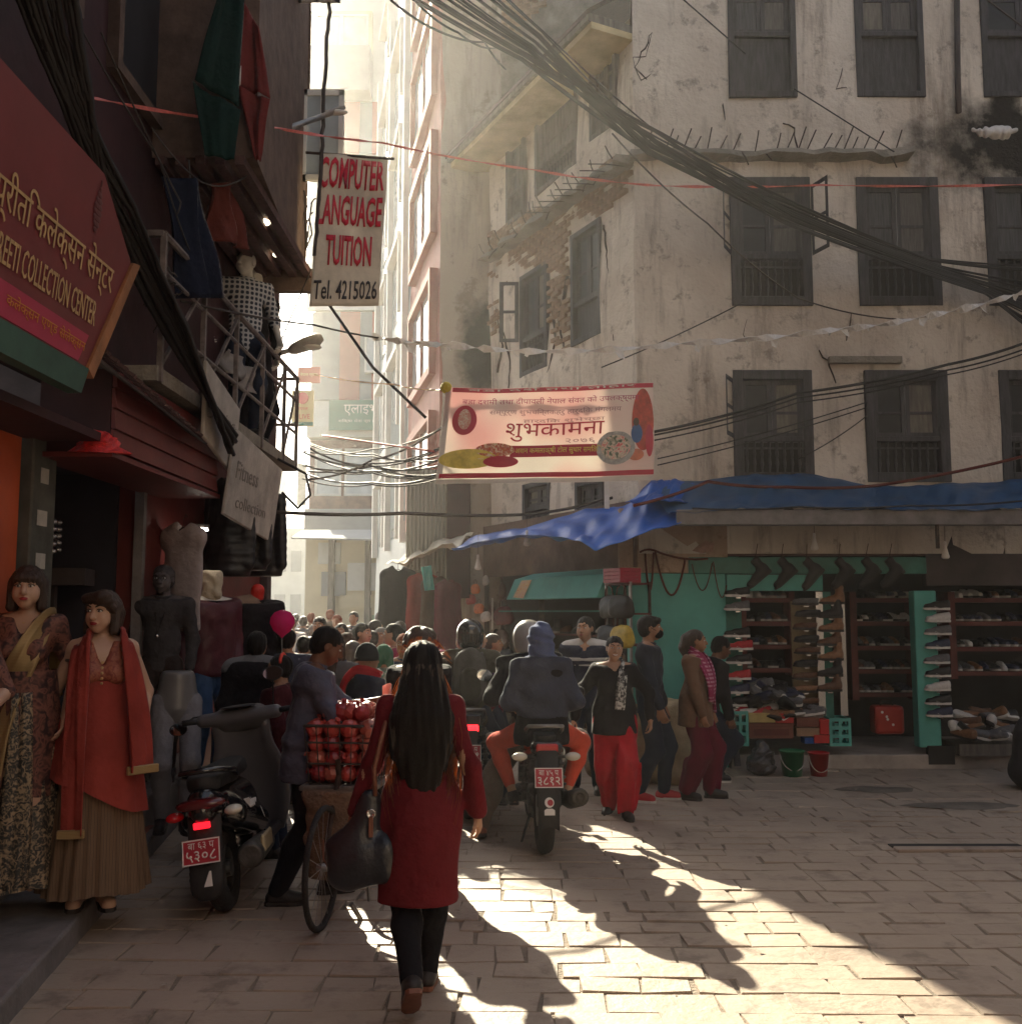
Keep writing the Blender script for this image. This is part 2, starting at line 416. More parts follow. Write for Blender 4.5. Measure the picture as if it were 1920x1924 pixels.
def onplane(px, py, O, n):
    u = (px-960)/F; v = (962-py)/F
    d = Vector((u, cos(PITCH)-v*sin(PITCH), sin(PITCH)+v*cos(PITCH))); n = Vector(n)
    t = (Vector(O)-Vector((0, 0, CAMZ))).dot(n)/d.dot(n)
    return Vector((0, 0, CAMZ))+d*t
class Face:
    """a vertical wall plane: origin O on the ground, direction u, outward normal n"""
    def __init__(s, O, u):
        s.O = Vector((O[0], O[1], 0)); s.u = Vector((u[0], u[1], 0)).normalized(); s.n = Vector((s.u.y, -s.u.x, 0))
    def __call__(s, a, z, d=0.): return s.O+s.u*a+s.n*d+Vector((0, 0, z))
    def pix(s, px, py, d=0.):
        p = onplane(px, py, s.O+s.n*d, s.n); return ((p-s.O).dot(s.u), p.z)
    def rect(s, x0, y0, x1, y1, d=0.):
        a, b = s.pix(x0, y0, d), s.pix(x1, y1, d); c, e = s.pix(x0, y1, d), s.pix(x1, y0, d)
        return (min(a[0], c[0])+.0, max(b[0], e[0]), (c[1]+b[1])/2, (a[1]+e[1])/2)
def wall(fc, L0, L1, z0, z1, holes, m, name, parent, depth=.16, step=.5, amp=.012, thick=.25):
    us = sorted(set([L0, L1]+[h[i] for h in holes for i in (0, 1)])); zs = sorted(set([z0, z1]+[h[i] for h in holes for i in (2, 3)]))
    def refine(a):
        o = []
        for p, q in zip(a, a[1:]):
            k = max(1, int((q-p)/step)); o += [p+(q-p)*i/k for i in range(k)]
        return o+[a[-1]]
    us = [x for x in refine(us) if L0-1e-6 <= x <= L1+1e-6]; zs = [x for x in refine(zs) if z0-1e-6 <= x <= z1+1e-6]
    b = MB(); id = {}
    def V(i, j, back=0):
        k = (i, j, back)
        if k not in id:
            a, z = us[i], zs[j]; d = amp*(sin(a*2.3+z*1.1)+sin(a*1.1-z*2.9+1))+amp*random.uniform(-.5, .5)
            id[k] = len(b.v); b.v.append(tuple(fc(a, z, d if not back else -depth)))
        return id[k]
    def solid(i, j):
        if i < 0 or j < 0 or i >= len(us)-1 or j >= len(zs)-1: return None
        a, z = (us[i]+us[i+1])/2, (zs[j]+zs[j+1])/2
        return not any(h[0] < a < h[1] and h[2] < z < h[3] for h in holes)
    for i in range(len(us)-1):
        for j in range(len(zs)-1):
            if not solid(i, j): continue
            b.f.append((V(i, j), V(i+1, j), V(i+1, j+1), V(i, j+1)))
            for (di, dj, p, q) in ((1, 0, (i+1, j), (i+1, j+1)), (-1, 0, (i, j+1), (i, j)), (0, 1, (i+1, j+1), (i, j+1)), (0, -1, (i, j), (i+1, j))):
                if solid(i+di, j+dj) is False or solid(i+di, j+dj) is None:
                    b.f.append((V(*p), V(*p, 1), V(*q, 1), V(*q)))
    return b.build(name, m, parent)
def fbox(b, fc, a0, a1, z0, z1, d0, d1):
    vs = [fc(a, z, d) for d in (d0, d1) for a, z in ((a0, z0), (a1, z0), (a1, z1), (a0, z1))]
    b.add(vs, [(3, 2, 1, 0), (4, 5, 6, 7), (0, 1, 5, 4), (1, 2, 6, 5), (2, 3, 7, 6), (3, 0, 4, 7)]); return b
RW = random.Random(12); M_curt = mat('grey_curtain', (.12, .11, .105), .8, .3, 4, .1, stretch=(14, 14, 1)); M_shut = mat('closed_shutter', (.075, .075, .082), .7, .3, 6, .1, stretch=(9, 9, .5))
def window(parent, fc, r, fw=.1, kind='rail', m=None, d=0., shutters='', lab=None, split=.34):
    """r = opening (a0,a1,z0,z1); a wooden window with its frame, leaves, lower panel or balustrade"""
    m = m or M_wood; a0, a1, z0, z1 = r; b = MB(); w_ = a1-a0; h = z1-z0; fw = min(fw, w_*.17)
    fbox(b, fc, a0, a0+fw, z0, z1, d-.10, d+.03); fbox(b, fc, a1-fw, a1, z0, z1, d-.10, d+.03)
    fbox(b, fc, a0+fw, a1-fw, z1-fw, z1, d-.10, d+.027); fbox(b, fc, a0+fw, a1-fw, z0, z0+fw, d-.10, d+.033)
    zm = z0+fw+(h-2*fw)*split
    fbox(b, fc, a0+fw, a1-fw, zm-.03, zm+.03, d-.09, d+.012)
    win = b.build('window', m, parent, bevel=.006)
    if lab: win['label'] = lab
    i0, i1 = a0+fw, a1-fw; mid = (i0+i1)/2
    for k, (p, q) in enumerate(((i0, mid), (mid, i1))):
        s = MB(); t = .05
        fbox(s, fc, p+.004, p+t, zm+.03, z1-fw, d-.075, d-.035); fbox(s, fc, q-t, q-.004, zm+.03, z1-fw, d-.075, d-.035)
        fbox(s, fc, p+t, q-t, z1-fw-t, z1-fw, d-.075, d-.037); fbox(s, fc, p+t, q-t, zm+.03, zm+.03+t, d-.075, d-.037)
        zz = lin(zm, z1-fw, .45); fbox(s, fc, p+t, q-t, zz-.015, zz+.015, d-.073, d-.04)
        s.build('sash', m, win)
        s = MB(); fbox(s, fc, p+.03, q-.03, zm+.05, z1-fw-.03, d-.066, d-.056); s.build('pane', RW.choice((M_glassd, M_glassd, M_curt, M_shut, M_wood2)) if kind != 'board' else m, win)
    if kind in ('rail', 'board'):
        s = MB(); fbox(s, fc, i0, i1, z0+fw, zm-.03, d-.095, d-.085); s.build('back_panel', M_dark, win)
        n = max(4, int((i1-i0)/.085)); bal = None
        for k in range(n):
            a = lin(i0, i1, (k+.5)/n)
            if bal is None:
                q = fc(a, z0+fw, d-.03); hh = zm-.03-z0-fw
                bal = MB().lathe([(.012, 0), (.012, hh*.1), (.022, hh*.3), (.012, hh*.5), (.02, hh*.62), (.011, hh*.8), (.018, hh*.9), (.018, hh)], (0, 0, 0), 6).build('baluster', m, win); bal.location = q; bal0 = q
            else: copy_obj(bal, win, loc=fc(a, z0+fw, d-.03))
        s = MB(); zz = lin(z0+fw, zm-.03, .8); fbox(s, fc, i0, i1, zz-.01, zz+.01, d-.04, d-.015); s.build('rail', m, win)
    else:
        s = MB(); fbox(s, fc, i0+.002, i1-.002, z0+fw, zm-.03, d-.08, d-.04); s.build('lower_panel', m, win)
    for c in shutters:
        hinge, sg = (a0, -1) if c == 'l' else (a1, 1)
        ang = radians(62 if c == 'l' else 70); L = w_*.33
        def fr(u, z, t, hinge=hinge, sg=sg, ang=ang): return fc(hinge+sg*u*cos(ang)-sg*t*sin(ang)*0, z, d+.035+u*sin(ang)+t*cos(ang))
        s = MB()
        for (p, q, e, g_) in ((0, .045, zm, z1-fw), (L-.045, L, zm, z1-fw), (.045, L-.045, zm, zm+.05), (.045, L-.045, z1-fw-.05, z1-fw), (.045, L-.045, lin(zm, z1-fw, .5)-.02, lin(zm, z1-fw, .5)+.02)):
            vs = [fr(u, z, t) for t in (0, .03) for u, z in ((p, e), (q, e), (q, g_), (p, g_))]
            s.add(vs, [(3, 2, 1, 0), (4, 5, 6, 7), (0, 1, 5, 4), (1, 2, 6, 5), (2, 3, 7, 6), (3, 0, 4, 7)])
        s.build('shutter', m, win)
    return win
# ================================================================== ground and paving
g = MB(); g.add([(-120, -20, -.03), (120, -20, -.03), (120, 300, -.03), (-120, 300, -.03)], [(0, 1, 2, 3)])
ground = tag(g.build('ground', M_ground), kind='structure')
street = empty('street', (0, 0, 0), kind='structure')
pav = []
y = 2.2; row = 0
while y < 15.0:
    h = random.choice((.19, .22, .25, .20, .28)) if y < 9 else .4
    x = -3.1+random.uniform(-.4, 0)
    while x < 6.2:
        L = random.uniform(.24, .52)*(1 if y < 9 else 1.4)
        if random.random() < .12: L *= .5
        pav.append((x, y, L, h)); x += L
    y += h; row += 1
def stone(x, y, L, h, z):
    j = .003+random.random()*.006; q = [(x+j, y+j), (x+L-j, y+j), (x+L-j, y+h-j), (x+j, y+h-j)]
    q = [(a+random.uniform(-.014, .014), c+random.uniform(-.012, .012)-.05*(a)*.35) for a, c in q]
    b = MB(); t = .007; cx = sum(p[0] for p in q)/4; cyy = sum(p[1] for p in q)/4
    tl = [random.uniform(-.004, .004) for _ in q]
    top = [(lin(p[0], cx, .018), lin(p[1], cyy, .025), z+e) for p, e in zip(q, tl)]
    mid_ = [(p[0], p[1], z-t+e) for p, e in zip(q, tl)]; bot = [(p[0], p[1], -.028) for p in q]
    b.v = bot+mid_+top; b.f = [(0, 1, 5, 4), (1, 2, 6, 5), (2, 3, 7, 6), (3, 0, 4, 7), (4, 5, 9, 8), (5, 6, 10, 9), (6, 7, 11, 10), (7, 4, 8, 11), (8, 9, 10, 11)]
    return b
def inview(x, y): return y > 3.3 and abs(x/max(y, .1)) < .56 and x > -2.6
pav_v = sorted([p for p in pav if inview(p[0]+p[2]/2, p[1])], key=lambda p: p[1]); near = pav_v[:298]; nears = set(near); rest = MB()
for i, p in enumerate(pav):
    if p in nears: continue
    b = stone(*p, random.uniform(0, .005)); n = len(rest.v); rest.v += b.v; rest.f += [tuple(k+n for k in f) for f in b.f]
b = MB(); b.add([(-4, 1, -.005), (8, 1, -.005), (8, 15.4, -.005), (-4, 15.4, -.005)], [(0, 1, 2, 3)]); b.build('joint_mortar', mat('joint_mortar', (.26, .21, .165), .9, .25, 4, .3, 60), street)
for i, p in enumerate(near):
    stone(*p, random.uniform(0, .006)).build('paving_stone', M_stone if random.random() < .6 else M_stone2, street)
tag(rest.build('farther_paving', M_stone, street), kind='stuff')
b = MB(); b.add([(-9, 15.0, -.012), (3, 15.0, -.012), (-2, 60, -.012), (-22, 60, -.012)], [(0, 1, 2, 3)]); b.build('alley_surface', M_asph, street)
lt = MB(); rl = random.Random(21)
for i in range(70):
    x, y = rl.uniform(-2.1, 4.5), rl.uniform(3.6, 10.5); s_ = rl.uniform(.008, .03); a = rl.uniform(0, 6); n = rl.randint(3, 5)
    lt.add([(x+s_*rl.uniform(.5, 1.2)*cos(a+2*pi*k/n), y+s_*rl.uniform(.5, 1.2)*sin(a+2*pi*k/n), .012+rl.uniform(0, .006)) for k in range(n)], [tuple(range(n))])
tag(lt.build('litter', mat('litter_paper', (.38, .33, .27), .9, .4, 30, 0)), kind='stuff')
# dark joints mortar sheet below the stones is the ground itself; drain slot with a raised stone lip at the far right
dr = empty('drain_cover', G(1795, 1592), 0, 'dark sunken drain slot in the paving in front of the shoe stall', 'drain')
b = MB(); b.box((0, 0, .004), (.95, .09, .02)); b.build('slot', M_dark, dr); b = MB(); b.box((.02, -.12, .008), (1.0, .1, .03)); b.build('lip', M_stone2, dr, bevel=.006)
for px, py, L in ((1650, 1485, .8), (1800, 1515, 1.0)):
    q = G(px, py); b = MB(); n = 14
    b.add([(0, 0, .012)]+[(L*.5*cos(2*pi*i/n)*random.uniform(.8, 1.1), .2*sin(2*pi*i/n)*random.uniform(.7, 1.1), .006) for i in range(n)], [(0, 1+i, 1+(i+1) % n) for i in range(n)])
    o = b.build('tarmac_patch', M_asph, street); o.location = q
# ================================================================== old plastered building
OB = empty('old_building', (1.43, 11.3, 0), 0, 'crumbling old plastered building with dark wooden windows above the shoe stall', 'building')
class WP:  # world-space parent shim: children are built in world coordinates under a thing
    pass
_link0 = link
def link(name, me, m, parent=None, smooth=False, bevel=0., world=False, solid=0., loc=None):
    return _link0(name, me, m, parent, smooth, bevel, world or (parent is not None and WORLD), solid, loc)
WORLD = True
C = (1.43, 11.3); FR = Face(C, (1, 0)); 
D = (-.31, 14.8); SF = Face(D, (C[0]-D[0], C[1]-D[1])); SL = hypot(C[0]-D[0], C[1]-D[1])
wr = {}
for k, q in dict(a3=(1370, -90, 1490, 190), b3=(1610, -95, 1727, 184), c3=(1848, -100, 1990, 174), a2=(1375, 335, 1520, 578), b2=(1615, 335, 1760, 574), c2=(1858, 330, 2010, 572),
                 a1=(1380, 698, 1524, 905), b1=(1630, 697, 1778, 908), c1=(1884, 692, 2040, 905)).items(): wr[k] = FR.rect(*q)
for i in '321':
    zz = [wr[c+i] for c in 'abc']; z0 = sum(q[2] for q in zz)/3; z1 = sum(q[3] for q in zz)/3
    for c in 'abc': wr[c+i] = wr[c+i][:2]+(z0, z1)
wall(FR, 0, 6.6, 2.35, 10.6, list(wr.values()), M_old, 'front_wall', OB)
for k, q in wr.items():
    window(OB, FR, q, .11 if k[1] != '3' else .07, 'rail' if k[1] != '3' else 'panel', shutters={'a2': 'lr', 'a1': 'l'}.get(k, ''), split=.36 if k[1] != '3' else .42)
sr = {k: SF.rect(*q) for k, q in dict(u1=(953, 262, 986, 415), u2=(1007, 190, 1086, 340), u3=(1110, 75, 1158, 250), m1=(979, 505, 1029, 700), m2=(1075, 425, 1130, 640), l1=(984, 905, 1035, 985), l2=(1083, 900, 1135, 985)).items()}
wall(SF, 0, SL, 2.35, 8.42, [q for q in sr.values()], M_old, 'side_wall', OB, amp=.02, step=.35)
for k, q in sr.items():
    window(OB, SF, q, .07, {'u1': 'rail', 'm1': 'rail', 'l1': 'rail', 'l2': 'rail'}.get(k, 'board' if k == 'u2' else 'panel'), m=M_wood2 if k[0] == 'u' else M_wood, shutters='l' if k in ('m1',) else '')
b = MB(); fbox(b, FR, 0, 6.6, 10.6, 10.8, -4, .2); b.build('roof_slab', M_conc, OB)
b = MB(); fbox(b, FR, 6.35, 6.6, 0, 10.6, -4, -.3); fbox(b, FR, 3.5, 6.3, 2.4, 10.5, -4.2, -4); b.build('rear_wall', M_dgrey, OB)
# eave over the side wall, its slab, soffit and dark roof edge, and the brick parapet behind
b = MB(); fbox(b, SF, -.25, SL-.02, 8.42, 8.50, -.4, .55); b.build('eave_soffit', M_soff, OB)
b = MB(); fbox(b, SF, -.27, SL-.02, 8.503, 8.6, -.4, .60); b.build('eave_edge', M_wood2, OB)
b = MB(); b.add([SF(-.3, 8.62, .62), SF(SL, 8.62, .62), SF(SL, 9.7, -.8), SF(-.3, 9.7, -.8), SF(-.3, 8.56, .62), SF(SL, 8.56, .62), SF(SL, 9.6, -.8), SF(-.3, 9.6, -.8)], [(0, 1, 2, 3), (4, 5, 6, 7), (0, 1, 5, 4), (0, 3, 7, 4), (1, 2, 6, 5)]); b.build('roof', M_rebar, OB)
def bricks(fc, poly, m, parent, name='brick', L=.2, H=.062, d=(.0, .02), drop=.06, cap=180):
    pts = [fc.pix(*p) for p in poly]
    def inside(x, y):
        c = False
        for (x0, y0), (x1, y1) in zip(pts, pts[1:]+pts[:1]):
            if (y0 > y) != (y1 > y) and x < (x1-x0)*(y-y0)/(y1-y0)+x0: c = not c
        return c
    proto = None; n = 0
    z = min(p[1] for p in pts); r = 0
    while z < max(p[1] for p in pts):
        a = min(p[0] for p in pts)-(r % 2)*L/2
        while a < max(p[0] for p in pts):
            if inside(a, z) and random.random() > drop and n < cap:
                dd = random.uniform(*d); M = Matrix((fc.u, fc.n, Vector((0, 0, 1)))).transposed().to_4x4()
                if proto is None:
                    bb = MB(); bb.box((0, 0, 0), (L*.93, .07, H*.84)); me = bb.mesh('brick'); proto = me; me.materials.append(m)
                o = bpy.data.objects.new(name, proto); COL.objects.link(o); o.parent = parent
                o.matrix_basis = Matrix.Translation(fc(a, z, dd-.02)-parent.location) @ M @ Matrix.Rotation(random.uniform(-.06, .06), 4, 'Y') @ Matrix.Rotation(random.uniform(-.05, .05), 4, 'Z'); n += 1
            a += L
        z += H; r += 1
    return n
bricks(SF, [(919, 440), (985, 405), (1060, 372), (1150, 300), (1190, 290), (1168, 372), (1130, 400), (1070, 415), (1062, 520), (1028, 505), (975, 500), (950, 545), (930, 640), (919, 600)], M_brick, OB, cap=230)
bricks(SF, [(1030, 520), (1072, 500), (1072, 660), (1040, 640)], M_brick, OB, cap=60, drop=.3)
PB = Face((-.05, 15.6), (1, -.25)); bricks(PB, [(940, -20), (1030, -20), (1010, 20), (960, 75), (925, 70)], M_brick, OB, L=.26, H=.09, cap=90)
b = MB(); fbox(b, PB, -.6, 1.6, 7.6, 12, -.5, -.03); b.build('parapet', M_conc, OB)
# broken concrete ledges with bent rebar
def ledge(fc, a0, a1, z, d, n, name='ledge'):
    b = MB(); k = int((a1-a0)/.16); rings = []
    for i in range(k+1):
        a = lin(a0, a1, i/k); dd = d*random.uniform(.55, 1.1); t = random.uniform(.05, .11)
        rings.append([fc(a, z-t, -.03), fc(a, z-t*.8, dd), fc(a, z+.03*random.random(), dd*.8), fc(a, z+.05, -.03)])
    b.loft(rings); b.build(name, M_conc, OB)
    for i in range(n):
        a = lin(a0+.05, a1-.1, (i+random.uniform(.2, .8))/n); q = fc(a, z, d*.5)
        up = random.random() < .85; le = random.uniform(.12, .24); ln_ = random.uniform(.02, .09)
        pts = [q, fc(a+ln_*.5, z+le*.5*(1 if up else -1), d*.8), fc(a+ln_, z+le*(1 if up else -1), d*random.uniform(.85, 1.1))]
        MB().tube(pts, .008, 5).build('rebar', M_rebar, OB)
e0 = FR.pix(1195, 292); e1 = FR.pix(1705, 290)
ledge(FR, -.05, e1[0], e0[1], .22, 24)
zl = e0[1]
ledge(SF, .05, SL-.05, zl-.02, .28, 20)
for i in range(9):
    a = lin(SL-1.7, SL-.1, i/8); MB().tube([SF(a, zl-.05-i*.005, 0), SF(a-.05, zl-.1, .3), SF(a-.1, zl-.12, .5)], .008, 5).build('rebar', M_rebar, OB)
# cracks and lost plaster edges: jagged strips let into the wall face
def crack(fc, pts, wd=.014, name='crack', m=None, d=.022):
    b = MB(); P2 = []
    q = [fc.pix(*p) for p in pts]
    for (x0, z0), (x1, z1) in zip(q, q[1:]):
        n = max(2, int(hypot(x1-x0, z1-z0)/.07))
        for i in range(n): P2.append((lin(x0, x1, i/n)+random.uniform(-.018, .018), lin(z0, z1, i/n)+random.uniform(-.018, .018)))
    P2.append(q[-1]); rings = []
    for i, (x, z) in enumerate(P2):
        x1, z1 = P2[min(i+1, len(P2)-1)]; x0, z0 = P2[max(i-1, 0)]; L = hypot(x1-x0, z1-z0) or 1; nx, nz = -(z1-z0)/L, (x1-x0)/L; w_ = wd*random.uniform(.3, 1.1)*(.3 if i in (0, len(P2)-1) else 1)
        rings.append([fc(x-nx*w_/2, z-nz*w_/2, d), fc(x+nx*w_/2, z+nz*w_/2, d), fc(x+nx*w_/2, z+nz*w_/2, d-.05), fc(x-nx*w_/2, z-nz*w_/2, d-.05)])
    b.loft(rings).build(name, m or M_rebar, OB)
for pts in ([(1066, 520), (1050, 600), (1062, 660)], [(1036, 560), (1045, 640), (1030, 700)], [(930, 560), (945, 650), (935, 700)], [(1225, 60), (1190, 130), (1215, 150)], [(1135, 420), (1150, 560), (1155, 640)], [(940, 600), (960, 680), (955, 760)], [(1000, 700), (1012, 760)]): crack(SF if pts[0][0] < 1190 else FR, pts)
for pts in ([(1225, 60), (1215, 105), (1190, 110), (1205, 150), (1222, 140)], [(1360, 195), (1362, 225)], [(1500, 290), (1490, 240), (1470, 232)], [(1400, 600), (1395, 630), (1410, 640)], [(1600, 590), (1590, 640)], [(1540, 660), (1560, 690), (1570, 720)], [(1580, 130), (1570, 170), (1590, 165)]): crack(FR, pts, .01)
b = MB(); fbox(b, FR, *FR.rect(1555, 672, 1690, 684), .0, .08); b.build('broken_cornice', M_conc, OB)
b = MB(); b.tube([FR(*FR.pix(1793, -60), .06), FR(*FR.pix(1795, 150), .06), FR(*FR.pix(1797, 215), .06)], .035, 8); b.build('drain_pipe', M_dgrey, OB, smooth=True)
for px in (1760, 1880): pass
# ================================================================== grey and red building down the alley
RB = empty('red_framed_building', (-1.26, 15, 0), 0, 'tall grey building with salmon red window frames facing the narrow alley', 'building')
A = (-1.08, 15.0); GW = Face(A, (.97, -.12)); wall(GW, 0, .92, 0, 15, [], M_grey, 'blank_side_wall', RB, step=.6, thick=.3)
RF = Face((A[0]-.23*9.6, A[1]+9.6), (.23, -1)); RL = hypot(.23*9.6, 9.6)
holes = []; rw = []; ww = []
for k in range(6):
    z = 2.9+k*2.25
    rw.append((RL-2.9, RL-.45, z+.35, z+1.75)); ww.append((.8, 2.6, z+.3, z+1.7)); ww.append((3.4, 5.2, z+.3, z+1.7))
wall(RF, RL-3.7, RL, 0, 15, rw, M_redb, 'red_wall', RB, depth=.2, step=1.2)
wall(RF, 0, RL-3.703, 0, 15, ww, M_pale, 'pale_wall', RB, depth=.2, step=1.2)
for q in rw:
    a0, a1, z0, z1 = q; b = MB()
    for (p, r, s_, t) in ((a0-.14, a0, z0-.14, z1+.14), (a1, a1+.14, z0-.14, z1+.14), (a0, a1, z1, z1+.14), (a0, a1, z0-.14, z0)): fbox(b, RF, p, r, s_, t, -.1, .12)
    f = b.build('window', M_redb, RB)
    for p, r in ((a0, (a0+a1)/2-.03), ((a0+a1)/2+.03, a1)):
        b = MB(); fbox(b, RF, p+.04, r-.04, z0+.04, z1-.04, .02, .04); b.build('pane', M_sky, f)
    b = MB(); fbox(b, RF, (a0+a1)/2-.03, (a0+a1)/2+.03, z0, z1, -.1, .07); fbox(b, RF, a0, a1, z0, z0+.05, -.1, .065); b.build('mullion', M_redb, f)
for q in ww:
    a0, a1, z0, z1 = q; b = MB(); fbox(b, RF, a0-.1, a1+.1, z1, z1+.12, -.1, .16); fbox(b, RF, a1, a1+.1, z0-.1, z1, -.1, .14); f = b.build('window', M_white, RB)
    b = MB(); fbox(b, RF, a0+.02, a1-.02, z0+.02, z1-.02, -.02, .01); b.build('pane', M_sky, f)
for a in (.1, 2.95, 5.7):
    b = MB(); fbox(b, RF, a, a+.22, 3, 15, .0, .12); b.build('fin', M_white, RB)
# ribbed sheet panels on the first floor
b = MB(); n = 26; rings = []
for i in range(n*2+1):
    a = lin(RL-6.2, RL-3.9, i/(2*n)); d = .06 if i % 2 else .03; rings.append([RF(a, 3.4, d), RF(a, 5.6, d), RF(a, 5.6, 0), RF(a, 3.4, 0)])
b.loft(rings).build('ribbed_sheet', M_pale, RB)
# ================================================================== far building closing the alley
FB = empty('striped_building', (-7.5, 38, 0), 0, 'tall hazy building with salmon and grey vertical stripes closing the alley', 'building')
FF = Face((-7.55, 38), (1, 0)); M_fgrey = mat('far_grey', (.30, .32, .33), .8, .1, 1, .05); M_fred = mat('far_salmon', (.45, .2, .16), .8, .1, 1, .05); M_fcream = mat('far_cream', (.62, .56, .40), .8, .1, 1, .05); M_fbrick = mat('far_brick', (.2, .11, .09), .9, .25, 3, .1); M_fwhite = mat('far_white', (.58, .60, .58), .7, .1, 1, .05)
b = MB(); fbox(b, FF, 0, 3.9, 0, 29, -8, 0); b.build('wall', M_fwhite, FB)
fr = lambda *q: FF.rect(*q)
for (x0, x1, m_) in ((588, 640, M_fgrey), (641, 676, M_fred), (677, 700, M_fgrey), (701, 726, M_fred)):
    for (y0, y1) in ((588, 752), (195, 290)):
        b = MB(); fbox(b, FF, *fr(x0, y0, x1, y1), .0, .18 if m_ is M_fred else .1); b.build('wall_stripe', m_, FB)
for (q, m_, d) in (((584, 28, 700, 108), M_fcream, .3), ((584, 108, 700, 190), M_fgrey, .9), ((584, 300, 720, 585), M_fwhite, .2), ((586, 830, 760, 958), M_fbrick, .35), ((584, 962, 780, 1000), M_fgrey, 1.2), ((584, 1000, 790, 1160), M_fcream, .15), ((584, 808, 760, 828), M_fwhite, .8)):
    b = MB(); fbox(b, FF, *fr(*q), .0, d); b.build('storey_band', m_, FB)
for q in ((600, 40, 640, 100), (648, 40, 690, 100), (600, 205, 640, 280), (600, 320, 640, 420), (650, 320, 690, 420), (692, 640, 718, 700), (600, 850, 640, 930), (655, 850, 700, 930), (712, 850, 750, 940)):
    r = fr(*q); b = MB(); t = .08
    d = .36 if q[1] > 800 else .32
    for (p, s_, u_, v_) in ((r[0]-t, r[0], r[2]-t, r[3]+t), (r[1], r[1]+t, r[2]-t, r[3]+t), (r[0], r[1], r[3], r[3]+t), (r[0], r[1], r[2]-t, r[2])): fbox(b, FF, p, s_, u_, v_, .1, d+.06)
    f = b.build('window', M_fwhite, FB); b = MB(); fbox(b, FF, *r, .1, d+.01); b.build('pane', M_sky, f)
# alley-end shop fronts with boards and pale shutters (nearer, low)
SH = empty('shuttered_shop_row', (-5, 30, 0), 0, 'low cream shop fronts with pinned notices behind the crowd', 'building')
SFc = Face((-6.1, 30), (1, -.06)); b = MB(); fbox(b, SFc, 0, 3.6, 0, 4.0, -6, 0); b.build('wall', M_fcream, SH)
for q, m_ in (((600, 1020, 640, 1060), M_fwhite), ((655, 1058, 712, 1110), M_fwhite), ((716, 1062, 742, 1110), M_fgrey), ((606, 1075, 650, 1120), M_fgrey), ((700, 1156, 735, 1200), mat('pale_green', (.36, .45, .3), .8, .1)), ((738, 1150, 762, 1200), M_fgrey), ((640, 1118, 700, 1142), M_fcream)):
    b = MB(); fbox(b, SFc, *SFc.rect(*q), 0, .12); b.build('notice_board', m_, SH)
for px in (622, 690, 750): b = MB(); fbox(b, SFc, *SFc.rect(px, 1010, px+7, 1190), .0, .3); b.build('post', M_wood2, SH)
b = MB(); b.add([SFc(-.1, 4.1, .1), SFc(3.6, 4.1, .1), SFc(3.6, 3.7, 1.3), SFc(-.1, 3.8, 1.2)], [(0, 1, 2, 3)]); b.build('canopy', M_fgrey, SH, solid=.05)
# pale low buildings far beyond the gap, lost in glare
for i, (x, yy, w_, h, lab) in enumerate(((-15.2, 58, 3.6, 6.5, 'pale low building at the far end of the sunlit alley'), (-20.2, 70, 3.4, 12, 'washed out taller building behind the far end of the alley'))):
    d_ = empty('distant_building', (x, yy, 0), 0, lab, 'building'); f = Face((x, yy), (1, 0)); b = MB(); fbox(b, f, 0, w_, 0, h, -5, 0); b.build('wall', M_fwhite, d_)
    for a in (.5, 1.7, 2.6):
        for z in (1.5, 4): b = MB(); fbox(b, f, a, a+.6, z, z+1.2, 0, .06); b.build('window', M_fgrey, d_)
# ================================================================== left building with the clothes shop
LB = empty('clothes_shop_building', (-2.8, 8, 0), 0, 'dark red house with a clothes shop, balcony and overhanging wooden bay', 'building')
LF = Face((-2.8, 0), (0, 1))        # u = Y, outward = +X
M_slat = mat('dark_slat', (.10, .05, .045), .7, .3, 5, .1, stretch=(3, 3, 3)); M_bay = mat('bay_timber', (.13, .085, .065), .75, .3, 5, .12)
M_floor = mat('red_tile_floor', (.22, .06, .05), .5, .2, 3, .05); M_step = mat('grey_step', (.20, .18, .175), .7, .2, 4, .15)
M_sticker = mat('pale_sticker', (.5, .47, .42), .7, .2, 8, 0); M_pillar = mat('green_grey_pillar', (.10, .10, .085), .8, .35, 4, .1)
def lx(y): return -1.30-.15*y     # gutter line
b = MB()
b.add([(lx(0)-.12, 0, 0), (lx(13)-.12, 13, 0), (-4, 13, 0), (-4, 0, 0), (lx(0)-.12, 0, .13), (lx(13)-.12, 13, .13), (-4, 13, .13), (-4, 0, .13)], [(4, 5, 6, 7), (0, 1, 5, 4), (1, 2, 6, 5), (3, 0, 4, 7)]); b.build('lower_step', M_step, LB, bevel=.015)
b = MB(); b.add([(lx(0)-.62, 0, .13), (lx(6.9)-.62, 6.9, .13), (-4.5, 6.9, .13), (-4.5, 0, .13), (lx(0)-.62, 0, .25), (lx(6.9)-.62, 6.9, .25), (-4.5, 6.9, .25), (-4.5, 0, .25)], [(4, 5, 6, 7), (0, 1, 5, 4), (1, 2, 6, 5), (3, 0, 4, 7)]); b.build('shop_floor', M_step, LB, bevel=.012)
b = MB(); b.add([(lx(5.9)-.2, 5.9, .135), (lx(7.6)-.18, 7.6, .135), (lx(7.6)-.75, 7.6, .135), (lx(6.2)-.65, 6.2, .135), (lx(5.9)-.2, 5.9, .145), (lx(7.6)-.18, 7.6, .145), (lx(7.6)-.75, 7.6, .145), (lx(6.2)-.65, 6.2, .145)], [(4, 5, 6, 7), (0, 1, 5, 4), (1, 2, 6, 5), (2, 3, 7, 6), (3, 0, 4, 7)]); b.build('red_floor_mat', M_floor, LB)
